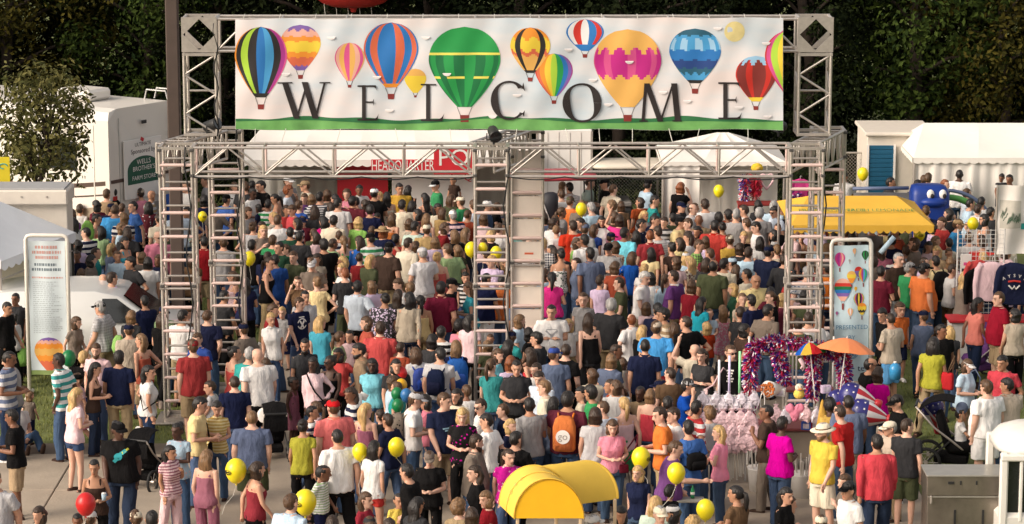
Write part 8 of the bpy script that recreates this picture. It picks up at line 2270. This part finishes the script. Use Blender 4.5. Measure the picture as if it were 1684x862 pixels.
def shoulder_bag(x, y, c, label, side=1, sz=(.22, .10, .18), dz=.92, strapc=None, front=True):
    s = who(x, y)
    if 'root' not in s: return
    k = s['k']; yy = -.17 if front else .0; loc = (side * .16, yy, dz) if front else (side * .27, .02, dz); t = empty('shoulder_bag', label, 'bag', carried(s, loc), s['root'].rotation_euler.z, 'bags carried in the crowd'); t.scale = (k,) * 3; a, b, h = sz
    mb = MB(); mb.rings([(-h / 2, a * .46, b * .45, 0, 0), (-h * .4, a * .5, b * .5, 0, 0), (h * .35, a * .48, b * .45, 0, 0), (h / 2, a * .42, b * .2, 0, 0)], 18, p=4); mb.build('bag', [cloth(c)], t, True)
    x0 = -loc[0]; q = [(0, 0, h / 2)] + [(x0 + side * u, w_ - yy, z - dz) for (u, w_, z) in ((.02, -.165, 1.18), (-.06, -.15, 1.34), (-.10, -.03, 1.475), (-.09, .09, 1.40), (.03, .15, 1.20), (.17, .14, 1.0))] + [(0, .06, h / 2)]
    if not front: q = [(-.01 * side, -.03, h / 2), (x0 + side * .185, -.10 - yy, 1.33 - dz), (x0 + side * .15, 0 - yy, 1.475 - dz), (x0 + side * .185, .08 - yy, 1.33 - dz), (-.01 * side, .03, h / 2)]
    MB().tube(q, .013, 6).build('strap', [cloth(strapc or c)], t, True)
shoulder_bag(514, 588, 'black', 'black shoulder bag across the pale pink long-sleeved top', 1); shoulder_bag(322, 655, 'black', 'small black bag on a strap across the pale yellow t-shirt', 1, (.16, .07, .14)); shoulder_bag(1587, 591, 'slate', 'slim grey bag across the light blue t-shirt', -1, (.16, .06, .14)); shoulder_bag(1006, 690, 'maroon', 'small maroon bag with thin strap across the pink t-shirt', -1, (.16, .06, .14), .95)
shoulder_bag(1534, 556, 'red', 'red and white bag hanging from the shoulder of the yellow-green t-shirt', 1, (.22, .12, .30), 1.02, 'brown', False); shoulder_bag(692, 487, 'black', 'black bag with yellow strap beside the maroon polo shirt', -1, (.24, .12, .26), .98, 'paleyellow', False); shoulder_bag(242, 602, 'taupe', 'taupe strap bag across the white top with long black hair', -1, (.2, .08, .14), 1.08, 'black'); shoulder_bag(1156, 574, 'palepink', 'pink lanyard pouch on the charcoal t-shirt', -1, (.08, .03, .10), 1.05)
def prop(name, label, cat, px, py, Y, parts, rz=0, tilt=0):
    t = empty(name, label, cat, at(px, py, Y), rz); t.rotation_euler = (tilt, 0, rz)
    for (nm, mb, m_) in parts: mb.build(nm, [m_], t, True)
    return t
def yof(x, y): return who(x, y)['pos'].y
prop('frisbee', 'white flying disc held low by the bald person in white', 'flying disc', 436, 683, yof(424, 575) - .35, [('disc', MB().rings([(-.01, .125, .125, 0, 0), (.0, .135, .135, 0, 0), (.012, .125, .125, 0, 0), (.018, .09, .09, 0, 0)], 22), WHITE)], 0, R(75))
prop('poster', 'white rolled-open poster held beside the turquoise t-shirt', 'poster', 585, 668, yof(612, 590) - .5, [('sheet', MB().box((0, 0, 0), (.22, .012, .42), bev=.004), WHITE), ('fold', MB().box((.14, .03, .15), (.14, .012, .12), rot=Matrix.Rotation(.5, 3, 'Y'), bev=.004), WHITE)], R(15))
prop('poster', 'narrow white paper held behind the red cap', 'poster', 555, 685, yof(545, 585) - .3, [('sheet', MB().box((0, 0, 0), (.10, .010, .22), bev=.003), WHITE)], R(-10)); prop('plastic_bag', 'bright green plastic bag beside the printed list sign', 'bag', 34, 584, 51.8, [('bag', MB().rings([(-.2, .12, .07, 0, 0), (-.1, .16, .09, 0, 0), (.08, .13, .08, 0, 0), (.2, .07, .03, 0, 0)], 16, p=2.6), cloth('lime')), ('handle', MB().tube([(-.06, 0, .18), (-.04, 0, .3), (.04, 0, .3), (.06, 0, .18)], .012, 6), cloth('lime'))])
prop('plastic_bag', 'lime green bag held at the hip of the checked shirt', 'bag', 195, 566, yof(167, 498) - .25, [('bag', MB().rings([(-.16, .10, .06, 0, 0), (-.06, .13, .08, 0, 0), (.08, .10, .06, 0, 0), (.16, .05, .03, 0, 0)], 16, p=2.6), cloth('lime'))]); prop('plastic_bag', 'green bag in the queue by the cream trailer', 'bag', 144, 378, yof(155, 353) - .25, [('bag', MB().rings([(-.3, .10, .06, 0, 0), (-.06, .15, .08, 0, 0), (.1, .12, .06, 0, 0), (.2, .05, .03, 0, 0)], 16, p=2.6), cloth('lime'))])
prop('cup', 'pale blue drinking cup in front of the dark brown tank top', 'cup', 171, 817, yof(155, 756) - .30, [('cup', MB().rings([(-.05, .028, .028, 0, 0), (.04, .036, .036, 0, 0), (.045, .030, .030, 0, 0)], 14), cloth('lightblue')), ('lid', MB().rings([(.045, .036, .036, 0, 0), (.06, .03, .03, 0, 0)], 14), WHITE)])
prop('soda_bottle', 'green soda bottle standing on the stroller tray beside the purple top', 'bottle', 1139, 809, yof(1101, 727) - .1, [('bottle', MB().rings([(-.09, .03, .03, 0, 0), (.02, .032, .032, 0, 0), (.07, .014, .014, 0, 0), (.10, .012, .012, 0, 0)], 14), mat('bottle_green', (.03, .25, .10), rough=.15)), ('paper_label', MB().rings([(-.04, .0335, .0335, 0, 0), (0, .0335, .0335, 0, 0)], 14), WHITE)])
prop('serving_tray', 'grey tray held in front of the purple top', 'tray', 1135, 822, yof(1101, 727) - .12, [('tray', MB().box((0, 0, 0), (.42, .26, .03), bev=.01), mat('tray_grey', (.35, .33, .28), rough=.5))])
prop('mobile_phone', 'black phone held to the ear of the blue t-shirt with light grey cap', 'phone', 1140, 645, yof(1127, 624) - .1, [('case', MB().box((0, 0, 0), (.05, .02, .11), bev=.006), BLACKM)]); prop('paper_fan', 'dark blue round paper fan held up by the child in the stroller', 'fan', 1582, 671, 45.3, [('fan', MB().rings([(-.006, .10, .10, 0, 0), (.006, .10, .10, 0, 0)], 20), cloth('slate')), ('handle', MB().tube([(0, -.10, 0), (0, -.22, 0)], .009, 6), cloth('tan'))], 0, R(80))
prop('water_jug', 'clear and blue water jug on the table behind the thinning-haired person', 'jug', 1472, 610, 48.8, [('jug', MB().rings([(-.14, .10, .10, 0, 0), (.07, .105, .105, 0, 0), (.12, .06, .06, 0, 0), (.14, .03, .03, 0, 0)], 20), mat('jug_blue', (.04, .25, .50), rough=.2)), ('cap', MB().lathe([(.03, .14), (.03, .17)], n=12), WHITE)])
prop('paper_roll', 'large rolled pale blue paper held upright under the lemonade awning', 'paper roll', 1460, 403, 54.6, [('roll', MB().tube([(-.14, 0, -.16), (.12, 0, .16)], .05, 12), cloth('lightblue'))])
# child in the stroller
_s = parse('1572 695 k R tee:white sh:lilac short/black 2 se h=.66'); _p = atz(1577, 778, 0); _s['pos'] = V(_p.x, _p.y, .43); _s['turn'] = -12; _s['label'] = 'small child in white t-shirt and lilac shorts sitting in the black jogging stroller'
build_person(_s)
bpy.data.scenes.remove(shop)
